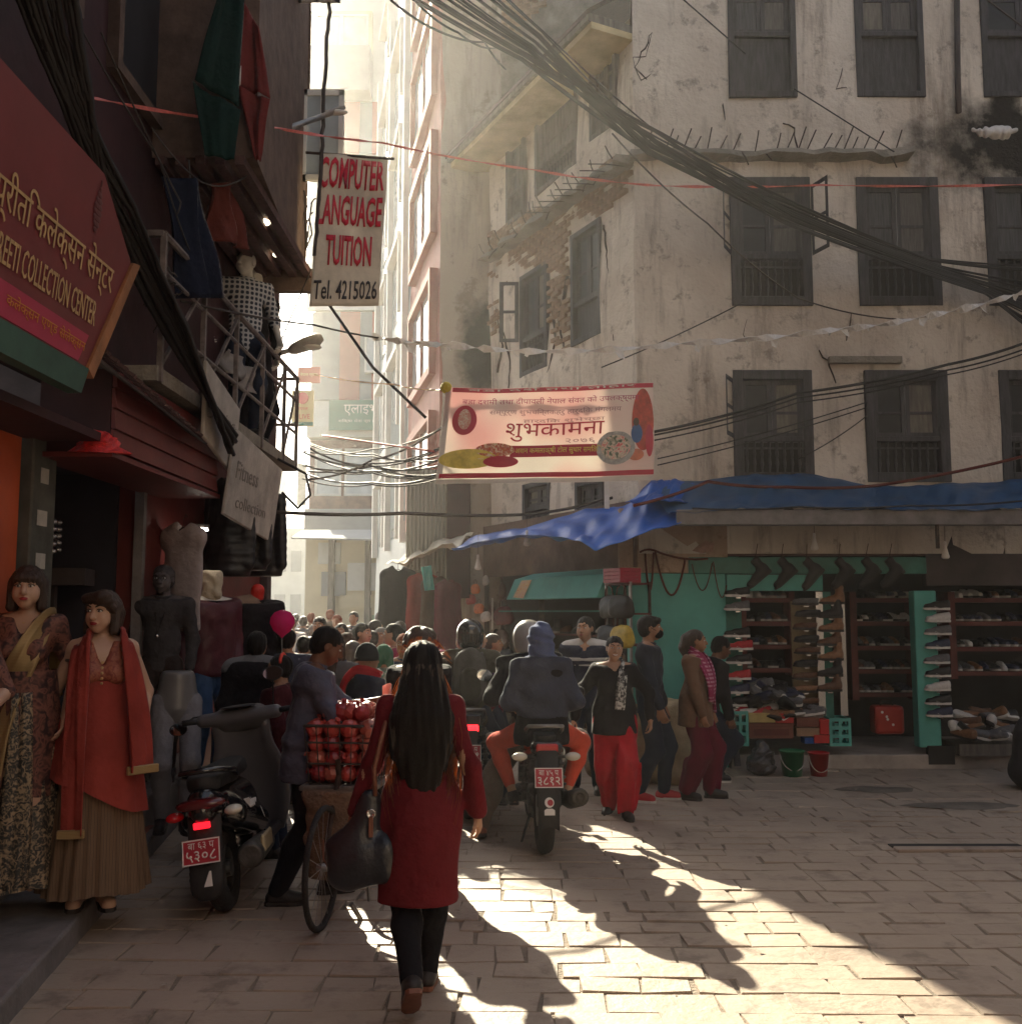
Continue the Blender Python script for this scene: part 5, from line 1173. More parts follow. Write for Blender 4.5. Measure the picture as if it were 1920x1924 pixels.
# ---- the group walking on the right
SM = fig('smiling woman in a black jacket, printed scarf and bright red trousers walking towards the viewer', 1152, 8.65, 173, 1.49, sex='f', fat=1.1, fl=(-.10, .10, 0), fr=(.06, -.16, .0), heel_r=15, hl=(-.30, .02, .80), hr=(.34, -.06, .80), el=(-1, -.5, 0), er=(1, -.5, 0), yaw=8, roll=-4, foot_l=15, foot_r=-15)
SM.body(SKIN_L); SM.face(smile=True); SM.hair('bun', seed=6)
SM.top(M_blackj, 'jacket', o=.02, hem=.68, fold=.010, seed=7, v=.10, extra=lambda d: d.cone(SM.pel+V3(0, 0, .05), V3(0, 0, .64), .185, .205, .05, flat=.8)); SM.legs(M_redp, 'salwar', o=.022, baggy=.016, fold=.024, end=.93, zs=.22, fr=40); SM.shoes(SHOE_D)
nk = SM.neck; SM.strip('scarf', pattern('black_white_print', (.02, .02, .02), (.05, .05, .05), (.6, .6, .58), 26, 'floral'), [nk+V3(.06, -.03, .03), nk+V3(-.02, -.06, .035), nk+V3(-.075, .02, .02), nk+V3(-.075, .12, -.08), nk+V3(-.06, .155, -.22), nk+V3(-.05, .165, -.36)], [.05, .06, .07, .08, .09, .08], wave=.009)
MKm = cloth('black_mask', (.012, .011, .012))
MM = fig('tall man in a slate jacket and jeans wearing a black face mask and red shoes', 1218, 9.35, -106, 1.66, fl=(-.10, .10, 0), fr=(.10, -.10, 0), hl=(-.24, .10, .78), hr=(.24, .14, .80), yaw=12, pitch=-3)
MM.body(SKIN); MM.face(); MM.hair('quiff', seed=8, thick=1.02); MM.top(M_navyj, 'jacket', o=.02, hem=.78, fold=.013, seed=9); MM.legs(M_jean, 'jeans', baggy=.006, fold=.009); MM.shoes(SHOE_R, SOLE)
M4 = Matrix(MM.RH.tolist()).to_4x4(); M4.translation = Vector(MM.head); MB().sphere((0, .058, -.052), (.064, .058, .046), 14, 9, M4).build('face_mask', MKm, MM.root, smooth=True)
for x in (-1, 1): MB().tube([M4 @ Vector(p) for p in ((x*.05, .075, -.03), (x*.07, .03, -.012), (x*.082, .0, .01))], .003, 5).build('ear_loop', MKm, MM.root)
BC = fig('woman in a brown cardigan, magenta scarf and burgundy trousers watching the shoe stall', 1303, 9.45, -112, 1.53, sex='f', fat=1.02, fl=(-.09, .12, 0), fr=(.09, -.08, 0), hl=(-.20, .12, .74), hr=(.22, .12, .74), yaw=14)
BC.body(SKIN); BC.face(); BC.hair('bun', HAIR_B, seed=4, pts=[(BC.hp(0, -.09, .02), .05, 1), (BC.hp(0, -.125, -.06), .045, 1), (BC.hp(0, -.11, -.15), .03, 1)])
BC.top(M_brownc, 'cardigan', o=.02, hem=.66, fold=.007, seed=11, extra=lambda d: d.cone(BC.pel+V3(0, 0, .03), V3(0, 0, .61), .185, .205, .05, flat=.8)); BC.legs(M_burg, 'salwar', o=.022, baggy=.018, fold=.024, end=.92, zs=.22, fr=40); BC.shoes()
nk = BC.neck; BC.strip('scarf', pattern('magenta_check', (.30, .02, .10), (.34, .04, .13), (.6, .3, .4), 9, 'check'), [nk+V3(.06, .17, -.40), nk+V3(.085, .17, -.22), nk+V3(.09, .10, -.04), nk+V3(.06, -.02, .05), nk+V3(-.06, -.02, .05), nk+V3(-.09, .10, -.04), nk+V3(-.085, .16, -.2), nk+V3(-.13, .14, -.38), nk+V3(-.17, .13, -.5)], [.05, .09, .11, .1, .1, .11, .12, .13, .12], wave=.010)
SJ = fig('man in a navy jacket with white chest stripes standing behind the smiling woman', 1100, 9.75, 168, 1.65, fl=(-.11, 0, 0), fr=(.11, .05, 0), yaw=-14, fat=1.08)
SJ.body(SKIN_L); SJ.face(); SJ.hair('short', seed=12); SJ.top(M_navy, 'jacket', o=.028, hem=.80, fold=.008, seed=13, v=.08); SJ.legs(M_jean, 'jeans', baggy=.008); SJ.shoes()
for z0, hh in ((1.235, .035), (1.19, .02)):
    d = SD(V3(-.4, -.3, z0-.05), V3(.4, .3, z0+.09), .012); SJ.torso(d, .0325); SJ.arm(d, 'l', .030); SJ.arm(d, 'r', .030); d.plane((0, 0, 1), z0+hh); d.plane((0, 0, -1), -z0); d.build('white_stripe', M_whitec, SJ.root)
for sd in 'lr':
    d = SD(V3(-.4, -.3, 1.2), V3(.4, .3, 1.5), .012); q = SJ.sl if sd == 'l' else SJ.sr; d.cone(q, SJ.neck+(q-SJ.neck)*.3, .086, .078, .02); d.plane((0, 0, -1), -1.36); d.build('white_yoke', M_whitec, SJ.root)
# ---- the dark figure bending behind the cardigan woman
BM = fig('stallkeeper in dark clothes bending over beside the teal wall behind the cardigan woman', 1330, 10.45, -80, 1.62, pel=(0, -.06, .74), lean=16, fl=(-.12, .05, 0), fr=(.12, .0, 0), hl=(-.18, .14, .62), hr=(.2, .14, .62), pitch=20)
BM.body(SKIN_D); BM.face(); BM.hair('short', seed=14); BM.top(M_blackj, 'jacket', o=.03, fold=.01, seed=14); BM.legs(M_jean, 'jeans', baggy=.01); BM.shoes(SHOE_D, SOLE)
# ---- crowd in the street
def crowd(label, hx, ht, Y, rz, sex='m', skin=None, topm=None, legm=None, hair='short', hm=None, q=1.5, hairpts=None, face=True, sleeves=1., lowest=None, **k):
    zt = P(hx, ht, Y).z; h = fig(label, hx, Y, rz, zt/1.0, sex=sex, q=q, **k)
    h.body(skin or SKIN); 
    if face: h.face()
    if hair: h.hair(hair, hm or HAIR, seed=int(hx) % 50, pts=hairpts(h) if hairpts else None)
    h.top(topm or M_blackj, 'jacket', o=.034, hem=.44*zt if lowest is None else lowest, fold=.010, seed=int(hx) % 40, sleeves=sleeves); h.legs(legm or M_jean, baggy=.01); h.shoes(); return h
longp = lambda h: [(h.hp(0, -.05, .02), .075*h.k, 1), (h.hp(0, -.085, -.1), .08*h.k, .8), (h.hp(0, -.1, -.22), .085*h.k, .6), (h.hp(0, -.11, -.36), .04*h.k, .6)]
GY = crowd('man seen from behind in a black jacket with grey shoulders beside the scooter', 484, 1188, 7.75, 6, topm=M_blackj, fat=1.2, face=False, lowest=.66)
d = SD(V3(-.4, -.3, 1.1), V3(.4, .3, 1.55), .015)
for q_ in (GY.sl, GY.sr): d.cone(q_, GY.neck+(q_-GY.neck)*.15, .098, .088, .03)
d.plane((0, 0, -1), -1.24); d.build('grey_yoke', M_greyc, GY.root)
BOY = crowd('small boy in a dark red top standing between the scooter and the fruit seller', 531, 1232, 7.3, 84, topm=cloth('maroon_cloth', (.07, .015, .02)), hair='short', q=1.1)
MB().tube([BOY.hp(.07*cos(a), -.035, .05+.08*sin(a)) for a in [pi*i/10 for i in range(11)]], .013, 6).build('red_headband', mat('red_band', (.7, .06, .04), .5, 0, 1, 0), BOY.root, smooth=True)
crowd('man with short dark hair and a blue collar seen from behind under the balloon', 541, 1182, 9.2, 8, topm=M_slate, face=False)
crowd('man facing the viewer far back in the crowd with short black hair', 601, 1160, 12.5, 176, topm=M_brown)
crowd('woman with shoulder length brown hair and a grey top seen from behind the fruit seller', 628, 1192, 8.3, -8, sex='f', topm=M_greyc, hair='bob', hm=HAIR_B, hairpts=longp, face=False, q=1.2)
crowd('person with a brown hood and slate jacket walking away in the crowd', 652, 1190, 9.4, 10, topm=M_slate, hair='bob', hm=mat('brown_hood', (.07, .04, .03), .9), face=False, fat=1.1)
crowd('young woman in profile with tied back hair looking towards the shoe stalls', 680, 1172, 10.6, -120, sex='f', skin=SKIN_L, topm=M_blackj, hair='bun')
KID = crowd('child in a black beanie and navy coat with a red strap', 688, 1216, 7.75, -52, topm=M_navy, hair=None, q=1.1, sleeves=1.)
M4 = Matrix(KID.RH.tolist()).to_4x4(); M4.translation = Vector(KID.head)
b = MB(); b.lathe([(.098, .0), (.102, .03), (.098, .07), (.08, .115), (.045, .145), (.01, .155)], (0, -.008, -.005), 18, M=M4 @ Matrix.Scale(KID.k*1.06, 4)); b.build('beanie', cloth('black_knit', (.018, .02, .022)), KID.root, smooth=True)
KID.strip('red_strap', cloth('red_strap_cloth', (.5, .02, .03)), [KID.sr+V3(.0, .06, .05), KID.neck+V3(.02, -.06, .06), KID.neck+V3(-.05, -.15, -.05), KID.waist+V3(-.13, -.1, .05)], .07, t=.03)
LW = crowd('woman in profile with black hair and a magenta shawl facing the clothes shop', 742, 1173, 10.1, 82, sex='f', topm=cloth('magenta_shawl', (.28, .03, .09)), hair='bun', skin=SKIN_L)
GS = crowd('woman wrapped in a green and white shawl just beyond the red dressed woman', 722, 1212, 8.9, 12, sex='f', topm=pattern('green_shawl', (.02, .16, .09), (.1, .1, .08), (.5, .5, .45), 14), hair='bob', hm=cloth('green_scarf', (.03, .12, .07)), face=False)
CU = crowd('girl with curly brown hair facing the viewer, half hidden by the long black hair', 787, 1186, 6.9, 178, sex='f', skin=SKIN_L, topm=M_blackj, hair=None, q=1.1)
d = SD(CU.head-.2, CU.head+.22, .0085); R_ = CU.RH; r_ = random.Random(4)
d.ell(CU.hp(0, -.02, .04), V3(.09, .1, .09), .02, R_)
for i in range(60):
    a, e = r_.uniform(-.4, pi+.4), r_.uniform(-.6, 1.2); d.ell(CU.hp(.095*cos(a)*cos(e*.6), -.02+.09*sin(e)*-.5+r_.uniform(-.06, .04), .04+.09*sin(a)), V3(.022, .022, .022), .012)
d.ell(CU.hp(0, .1, -.03), V3(.06, .07, .07), .015, R_, True); d.build('curly_hair', HAIR_B, CU.root)
PW = crowd('woman in a purple top holding a phone by the bag stall', 892, 1180, 9.7, -75, sex='f', skin=SKIN_L, topm=M_purple, hair='bob', hl=(-.14, .30, 1.12), hr=(.16, .26, 1.0), lowest=.6)
ph = empty('phone', (0, 0, 0), 0, 'bright phone screen held up by the woman in purple', 'phone'); ph.location = PW.root.matrix_basis @ Vector((-.14, .42, 1.22)); b = MB(); b.box((0, 0, 0), (.07, .012, .13)); b.build('case', EYED, ph, bevel=.005); b = MB(); b.box((0, -.008, 0), (.06, .003, .11)); b.build('screen', mat('phone_screen', (.6, .75, .85), .3, 0, 1, 0, emis=1.), ph)
pk = empty('pink_folder', P(873, 1192, 9.9), radians(-12), 'plain pink paper folder held up beside the black helmet', 'folder'); b = MB(); b.box((0, 0, 0), (.11, .01, .2)); b.build('cover', cloth('pink_card', (.6, .08, .14), trans=.4), pk)
HATS = [HAIR, HAIR_B, cloth('grey_cap', (.2, .19, .18)), HAIR_B, cloth('rust_headcloth', (.22, .06, .03)), HAIR, mat('greying_hair', (.10, .09, .085), .6)]
for hx, ht, Y, rz, sx, m_, hm_, lab in ((572, 1196, 10.4, 10, 'm', M_brown, 'short', 'man in a brown jacket walking away behind the fruit seller'), (612, 1204, 9.0, 176, 'f', M_pink, 'bob', 'woman in magenta facing the viewer behind the brown haired woman'), (664, 1206, 8.5, 6, 'm', M_greyc, 'short', 'man in a grey jacket close behind the beanie child'), (700, 1186, 11.4, 4, 'm', M_olive, 'short', 'man in olive walking away past the profile woman'), (716, 1180, 12.2, 172, 'f', M_burg, 'bob', 'woman in burgundy coming towards the viewer past the shop posts'), (760, 1192, 9.2, 178, 'm', M_navy, 'short', 'man in navy facing the viewer beside the curly haired girl'), (806, 1182, 10.8, 8, 'f', M_pink, 'bun', 'woman in magenta walking away beside the black helmet'), (872, 1186, 10.9, 150, 'm', M_brown, 'short', 'man in brown browsing at the dim bag stall'), (925, 1192, 10.6, -100, 'f', M_burg, 'bun', 'woman in burgundy browsing beside the purple top'), (590, 1174, 14.2, 0, 'm', M_slate, 'short', 'man in slate blue far down the alley'), (642, 1172, 13.2, 175, 'f', M_redp, 'bob', 'woman in bright red coming up the alley'), (728, 1166, 14.8, 8, 'm', M_greyc, 'short', 'man in grey beside the cream awning')):
    crowd(lab, hx, ht, Y, rz, sx, topm=m_, hair=hm_, q=1.7, face=abs(rz) > 60, hm=HATS[hx % 7])
far = [('person in a pale top far down the alley under the balloon', 548, 1160, 16, 170, M_whitec), ('person with dark hair far down the alley beside the cream shop fronts', 570, 1158, 19, 5, M_greyc), ('person in a brown coat at the far end of the crowd', 585, 1152, 20, 12, M_brown), ('person in a light grey shirt beside the pinned notices', 634, 1156, 17, 175, M_greyc), ('person in olive clothes near the pale green shutter', 715, 1150, 15.5, 0, M_olive), ('person in a navy jacket near the wooden post of the shop row', 665, 1150, 18, 170, M_navy), ('person carrying a tall load far back in the alley', 620, 1146, 21, 3, M_brown), ('person in white far back against the glare', 556, 1154, 23, 0, M_whitec), ('dark dressed person far down beside the hanging clothes', 752, 1168, 13.0, 160, M_blackj), ('person in a maroon shirt by the hanging clothes', 705, 1166, 13.6, -60, M_burg)]
for lab, hx, ht, Y, rz, m in far: crowd(lab, hx, ht, Y, rz, topm=m, q=2.4, face=False, hm=HATS[hx % 7])
# ================================================================== motorcycles and scooter
M_blk = mat('black_gloss', (.012, .012, .014), .18, .1, 3, 0, spec=.6, coat=.6); M_blkm = mat('black_plastic', (.022, .022, .024), .6, .2, 20, .05); M_tyre = mat('tyre_rubber', (.028, .025, .024), .85, .2, 20, .15); M_alu = mat('cast_metal', (.32, .31, .3), .4, .2, 10, .05, metal=.8); M_engine = mat('engine_metal', (.11, .105, .10), .5, .3, 14, .1, metal=.6)
M_plate = mat('red_number_plate', (.42, .03, .05), .45, .1, 10, .02); M_ink = mat('plate_white', (.75, .72, .7), .5, 0, 1, 0); M_lens = mat('clear_lens', (.62, .58, .5), .12, 0, 1, 0, spec=.8); M_tail = mat('tail_light', (.85, .015, .02), .2, 0, 1, 0, emis=1.3); M_tailoff = mat('red_reflector', (.5, .01, .015), .2, 0, 1, 0, spec=.7); M_mirror = mat('mirror_glass', (.75, .8, .82), .03, 0, 1, 0, metal=1.); M_greyp = mat('grey_paint', (.12, .115, .125), .35, .08, 3, 0, coat=.3); M_glassm = mat('mirror_back', (.02, .02, .022), .3, 0, 1, 0)
def ring(R, r, n=28, m=10, flat=1., c=(0, 0, 0), M=None):
    b = MB(); rings = []
    for i in range(n+1):
        a = 2*pi*i/n; rings.append([Vector(c)+Vector((r*flat*sin(2*pi*j/m), (R+r*cos(2*pi*j/m))*cos(a), (R+r*cos(2*pi*j/m))*sin(a))) for j in range(m)])
    return b.loft(rings, cap=False)
def wheel(par, y, R, wd, spokes=6, M=None):
    t = ring(R-wd*.5, wd*.5, 36, 12, 1.0, (0, y, R)); t.build('tyre', M_tyre, par, smooth=True)
    rm = ring(R-wd*1.05, .014, 36, 8, 2.6, (0, y, R))
    for k in range(spokes):
        a = 2*pi*k/spokes+.3; rm.bar((0, y+.03*cos(a), R+.03*sin(a)), (0, y+(R-wd)*cos(a), R+(R-wd)*sin(a)), .035, .02)
    rm.lathe([(.045, -.05), (.05, 0), (.045, .05)], (0, y, R), 14, axis='X'); rm.build('rim', M_engine, par)
    b = MB(); b.lathe([(.0, -.012), (.11, -.012), (.11, -.006), (0, -.006)], (-.04, y, R), 20, axis='X'); b.build('brake_disc', M_alu, par)
def mirror(par, base, tip, r, facing=(0, -1, -.12), nm='mirror'):
    b = MB(); b.tube([base, lv(base, tip, .5)+Vector((0, .02, .03)), tip], .006, 6); mo = b.build(nm, M_blkm, par, smooth=True)
    n = Vector(facing).normalized(); M = n.to_track_quat('Z', 'Y').to_matrix().to_4x4(); M.translation = Vector(tip)
    b = MB(); b.lathe([(.0, -.035), (.5*r, -.03), (.95*r, -.012), (1.02*r, .0), (.98*r, .004)], (0, 0, 0), 20, M=M @ Matrix.Scale(1.35, 4, (1, 0, 0))); b.build('housing', M_blkm, mo, smooth=True)
    b = MB(); b.lathe([(.0, .005), (.9*r, .005), (.9*r, .003), (0, .003)], (0, 0, 0), 20, M=M @ Matrix.Scale(1.35, 4, (1, 0, 0))); b.build('glass', M_mirror, mo)
def plate(par, c, w, h, l1, l2, tilt=.15, m=None):
    f = lambda u, v, d=0.: Vector((c[0]+u, c[1]-d-v*sin(tilt)*-1*0+v*tilt*0-(-v)*0, c[2]+v)) + Vector((0, v*tilt, 0))
    b = MB(); b.prism([(-w/2, -h/2), (w/2, -h/2), (w/2, h/2), (-w/2, h/2)], 0, .006, f); p = b.build('number_plate', m or M_plate, par)
    b = MB()
    for (u0, u1, v0, v1) in ((-w/2, w/2, h/2-.006, h/2), (-w/2, w/2, -h/2, -h/2+.006), (-w/2, -w/2+.006, -h/2+.006, h/2-.006), (w/2-.006, w/2, -h/2+.006, h/2-.006)): b.prism([(u0, v0), (u1, v0), (u1, v1), (u0, v1)], .006, .009, f)
    b.build('plate_rim', M_ink, p)
    text('lettering', l1, lambda u, v, d: f(u, v+h*.24, .007+d), width=w*.7, height=h*.28, m=M_ink, parent=p)
    text('lettering', l2, lambda u, v, d: f(u, v-h*.17, .007+d), width=w*.8, height=h*.44, m=M_ink, parent=p, bold=.01)
def motorcycle(label, loc, rz, l1, l2, lit=False, group='motorcycles and scooters in the street'):
    r = empty('motorcycle', loc, rz, label, 'motorcycle', group); R = .30
    wheel(r, 0, R, .115); wheel(r, 1.28, R, .09)
    for x in (-.1, .1): MB().bar((x, 0, R), (x*.9, .5, .36), .028, .05).build('swing_arm', M_engine, r, bevel=.005)
    for x in (-.14, .14): 
        b = MB(); b.tube([(x, .05, .36), (x*.9, .2, .72)], .018, 8)
        for k in range(7): b.lathe([(.03, -.008), (.034, 0), (.03, .008)], (x*(1-.014*k), .07+.019*k, .42+.045*k), 10)
        b.build('shock_absorber', M_engine, r, smooth=True)
    b = MB()
    for k in range(26): b.box((-.075, .02+k*.019, .37-.002*k+(0 if k % 2 else .004)), (.014, .015, .02)); b.box((-.075, .02+k*.019, .25+.002*k), (.014, .015, .02))
    o = b.build('chain', M_engine, r); o['kind'] = 'stuff'
    d = SD(V3(-.2, .3, .15), V3(.2, .95, .65), .012); d.cone(V3(0, .55, .30), V3(0, .8, .33), .11, .10, .03); d.cone(V3(0, .62, .40), V3(0, .8, .55), .085, .075, .02); d.cone(V3(-.14, .6, .32), V3(.14, .6, .32), .07, k=.02)
    d.disp(lambda X, Y, Z: .004*np.sin(Z*240)*(Z > .4)+0*X*Y); d.build('engine', M_engine, r)
    d = SD(V3(-.22, .5, .65), V3(.22, 1.1, 1.05), .012); d.cone(V3(0, .62, .78), V3(0, .95, .86), .10, .125, .04, flat=1); d.cone(V3(-.06, .85, .82), V3(.06, .85, .82), .11, k=.05); d.build('fuel_tank', M_blk, r)
    d = SD(V3(-.22, -.25, .6), V3(.22, .75, .95), .012); d.cone(V3(0, -.12, .83), V3(0, .62, .77), .075, .10, .03); d.cone(V3(-.05, .2, .81), V3(.05, .2, .81), .085, k=.04); d.plane((0, 0, 1), .845); d.plane((0, 0, -1), -.735); d.build('seat', M_blkm, r)
    d = SD(V3(-.2, -.35, .5), V3(.2, .5, .85), .012)
    for x in (-1, 1): d.cone(V3(x*.1, .3, .66), V3(x*.065, -.2, .76), .055, .05, .03)
    d.cone(V3(0, -.05, .72), V3(0, -.22, .755), .06, .05, .03); d.build('tail_cowl', M_blk, r)
    b = MB(); b.tube([(-.11, .16, .80), (-.13, .0, .86), (-.12, -.14, .90), (-.07, -.22, .91), (.07, -.22, .91), (.12, -.14, .90), (.13, .0, .86), (.11, .16, .80)], .014, 8); b.build('grab_rail', M_alu, r, smooth=True)
    b = MB(); b.box((0, -.262, .765), (.15, .03, .06)); b.build('tail_light', M_tail if lit else M_tailoff, r, bevel=.01)
    if lit: b = MB(); b.box((0, -.25, .80), (.19, .025, .15)); b.build('tail_housing', M_blk, r, bevel=.02)
    b = MB(); rings = []
    for i in range(15):
        t = i/14; a = lin(1.35, -.15, t) if False else 0
    for i in range(14):
        t = i/13; ang = lin(radians(95), radians(188), t); yy = .0+(R+.06)*cos(ang)-.06; zz = R+(R+.06)*sin(ang)+.02; ww = lin(.075, .07, t)
        rings.append([Vector((x*ww, yy*(1-.04*abs(x)), zz-.025*x*x)) for x in (-1, -.5, 0, .5, 1)]+[Vector((x*ww, yy+.008, zz-.008-.025*x*x)) for x in (1, .5, 0, -.5, -1)])
    b.loft(rings).build('rear_mudguard', M_blkm, r, smooth=True)
    d = SD(V3(-.13, -.5, .28), V3(.13, -.2, .76), .01); d.cone(V3(0, -.28, .72), V3(0, -.40, .42), .075, .085, .02, flat=.25); d.build('mudflap', M_blkm, r)
    plate(r, (0, -.385, .585), .19, .125, l1, l2, .35)
    b = MB(); f = lambda u, v, w=0: Vector((u, -.435-w+v*.35, .40+v))
    b.prism([(-.035, -.05), (.035, -.05), (.035, -.02), (.02, -.01), (-.02, -.01), (-.035, -.02)], 0, .005, f); b.prism([(.032*cos(a), .028+.032*sin(a)) for a in [2*pi*i/14 for i in range(14)]], 0, .005, f); b.build('white_badge', M_ink, r)
    b = MB(); b.prism([(.02*cos(a)+.006, .028+.02*sin(a)) for a in [2*pi*i/12 for i in range(12)]], .006, .008, f); b.build('red_dot', M_plate, r)
    for x in (-1, 1):
        b = MB(); b.bar((x*.05, -.2, .69), (x*.15, -.2, .70), .018); 
        i_ = b.build('indicator', M_blkm, r); b = MB(); b.sphere((x*.185, -.205, .70), (.055, .035, .03), 14, 8); b.build('lens', M_lens, i_, smooth=True)
    b = MB(); b.tube([(.12, .75, .28), (.16, .45, .27), (.18, .15, .33)], .025, 8); b.tube([(.18, .2, .33), (.19, .0, .37), (.21, -.36, .45)], [.045, .065, .062], 16); b.build('exhaust', M_engine, r, smooth=True)
    b = MB(); b.lathe([(.06, 0), (.062, -.012), (.04, -.014), (.028, -.012), (.026, .04), (.0, .04)], (0, 0, 0), 16, M=Matrix.Translation((.211, -.362, .451)) @ Matrix.Rotation(pi/2+.2, 4, 'X') @ Matrix.Scale(-1, 4, (0, 0, 1)), cap=False); b.build('exhaust_tip', M_engine, r, smooth=True)
    for x in (-1, 1):
        MB().tube([(x*.09, 1.28, R), (x*.085, 1.02, .98)], .022, 8).build('fork_leg', M_alu, r, smooth=True)
        MB().tube([(x*.1, .45, .34), (x*.24, .45, .33)], .014, 6).build('foot_peg', M_blkm, r)
        MB().tube([(0, 1.0, 1.0), (x*.15, 1.0, 1.02), (x*.24, .97, 1.06), (x*.37, .88, 1.05)], .013, 8).build('handlebar', M_blkm, r, smooth=True)
        MB().tube([(x*.30, .90, 1.055), (x*.385, .875, 1.05)], .02, 8).build('grip', M_blkm, r, smooth=True)
        if x < 0: mirror(r, Vector((x*.26, .95, 1.06)), Vector((x*.40, .93, 1.19)), .05)
    b = MB(); rings = []
    for i in range(10):
        a = lin(radians(20), radians(160), i/9); rings.append([Vector((x*.05, 1.28+(R+.03)*cos(a), R+(R+.03)*sin(a)-.01*x*x)) for x in (-1, 0, 1)])
    b.loft(rings, closed=False, cap=False).build('front_mudguard', M_blk, r, smooth=True, solid=.008)
    d = SD(V3(-.15, .95, .75), V3(.15, 1.25, 1.1), .012); d.ell(V3(0, 1.1, .92), V3(.1, .09, .11), .02); d.build('headlamp', M_blk, r)
    MB().tube([(-.02, .5, .32), (-.14, .35, .0)], .01, 6).build('side_stand', M_blkm, r)
    return r
MC = motorcycle('black motorcycle with red number plate carrying a passenger in a blue headscarf', (.235, 7.36, 0), radians(3), 'बा ४५ प', '३८१२')
MC2 = motorcycle('motorcycle with its red tail light on, half hidden by the woman in the red dress', (-.345, 8.55, 0), radians(2), 'बा ३२ प', '७६९१', lit=True)
def on_bike(bike, label, pel, **k):
    h = Hum(label, bike.location, bike.rotation_euler.z, pel=pel, **k); return h
PS = on_bike(MC, 'passenger in a slate jacket and orange red leggings with a blue scarf over the head', (0, .17, .875), H=1.58, sex='f', fat=1.06, lean=4, fl=(-.20, .40, .27), fr=(.20, .40, .27), kl=(-1., 1, .5), kr=(1., 1, .5), hl=(-.20, .36, 1.0), hr=(.20, .36, 1.0), el=(-.35, -1, -.3), er=(.35, -1, -.3), pitch=4, yaw=4)
PS.body(SKIN_L); PS.top(M_slate, 'jacket', o=.036, fold=.010, seed=21, hem=.93, extra=lambda d: d.cone(PS.pel, PS.pel+V3(0, -.01, .2), .185, .17, .05, flat=.75)); PS.legs(M_orange2, 'leggings', o=.012, fold=.004, end=.8)
PS.top(M_blackj, 'black_shirt', o=.028, fold=.006, seed=22, neck=False, sleeves=.3, arms='', hem=.74, extra=lambda d: d.cone(PS.pel, PS.pel+V3(0, -.02, -.1), .185, .19, .05, flat=.8)); PS.shoes(SHOE_D)
d = SD(PS.head-.3, PS.head+.22, .009); d.ell(PS.hp(0, -.012, .035), V3(.098, .118, .112), .02, PS.RH); d.ell(PS.hp(0, -.03, -.06), V3(.088, .10, .09), .04, PS.RH); d.cone(PS.hp(0, -.05, -.12), PS.hp(0, -.06, -.2), .09, .075, .04, flat=.7); d.cone(PS.hp(-.02, -.05, -.13), PS.hp(-.14, -.03, -.22), .06, .05, .04, flat=.8); d.cone(PS.hp(.04, -.05, -.13), PS.hp(.15, -.04, -.24), .05, .04, .04, flat=.8)
d.ell(PS.hp(0, .12, -.03), V3(.06, .07, .07), .015, PS.RH, True); c_ = PS.head
d.disp(lambda X, Y, Z: .006*np.sin(Z*75+6*np.sin(X*9+1)+Y*18)+.003*np.sin(Z*130+X*25)); d.build('headscarf', M_scarfb, PS.root)
def helmet(h, m, visor=True):
    k = h.k; d = SD(h.head-.2, h.head+.2, .009); d.ell(h.hp(0, -.008, .025), V3(.128, .15, .135)*k, .02, h.RH); d.ell(h.hp(0, .0, -.06), V3(.115, .135, .09)*k, .04, h.RH); d.ell(h.hp(0, .17, .0), V3(.1, .08, .065)*k, .012, h.RH, True); d.ell(h.hp(0, 0, -.20), V3(.10, .12, .1)*k, .012, h.RH, True)
    o = d.build('helmet', m, h.root); return o
RD = on_bike(MC, 'rider in a black jacket and grey helmet sitting in front of the passenger', (-.02, .60, .86), H=1.66, fat=1.05, lean=12, side=-4, fl=(-.44, .52, 0), fr=(.22, .62, .28), kl=(-.7, 1, .4), kr=(.8, 1, .4), hl=(-.34, .84, 1.06), hr=(.34, .84, 1.06), el=(-.5, -.4, -1), er=(.5, -.4, -1), heel_l=18)
RD.body(SKIN); RD.face(); RD.top(M_blackj, 'jacket', o=.04, fold=.012, seed=23); RD.legs(cloth('grey_brown_trousers', (.15, .12, .10)), baggy=.014, fold=.01); RD.shoes(mat('tan_shoe', (.22, .08, .05), .5, .1), SHOE_D); helmet(RD, mat('silver_helmet', (.35, .33, .3), .25, .1, 3, 0, coat=.5))
R2 = on_bike(MC2, 'rider in an olive jacket and black helmet with a grey backpack', (.0, .5, .86), H=1.64, lean=6, fl=(-.30, .55, 0), fr=(.30, .6, 0), kl=(-.7, 1, .4), kr=(.8, 1, .4), hl=(-.36, .84, 1.06), hr=(.36, .84, 1.06), el=(-1, -.4, -.4), er=(1, -.4, -.4), q=1.2)
R2.body(SKIN); R2.top(M_olive, 'jacket', o=.036, fold=.01, seed=24); R2.legs(M_jean, baggy=.012); R2.shoes(); helmet(R2, mat('black_helmet', (.012, .011, .012), .12, 0, 3, 0, coat=1.))
bp = empty('backpack', R2.root.location, R2.root.rotation_euler.z, 'grey backpack worn by the rider with the black helmet', 'backpack'); c_ = R2.chest
d = SD(c_-.4, c_+.3, .012); d.cone(c_+V3(0, -.19, -.16), c_+V3(0, -.19, .06), .15, .135, .03, flat=.6); d.disp(folds(.006, 22, 3)); d.build('bag_body', mat('grey_nylon', (.09, .085, .075), .7, .2, 12, .1), bp)
d = SD(c_-.45, c_+.2, .012); d.cone(c_+V3(0, -.28, -.16), c_+V3(0, -.28, -.06), .10, .09, .02, flat=.5); d.build('front_pocket', M_olive, bp)
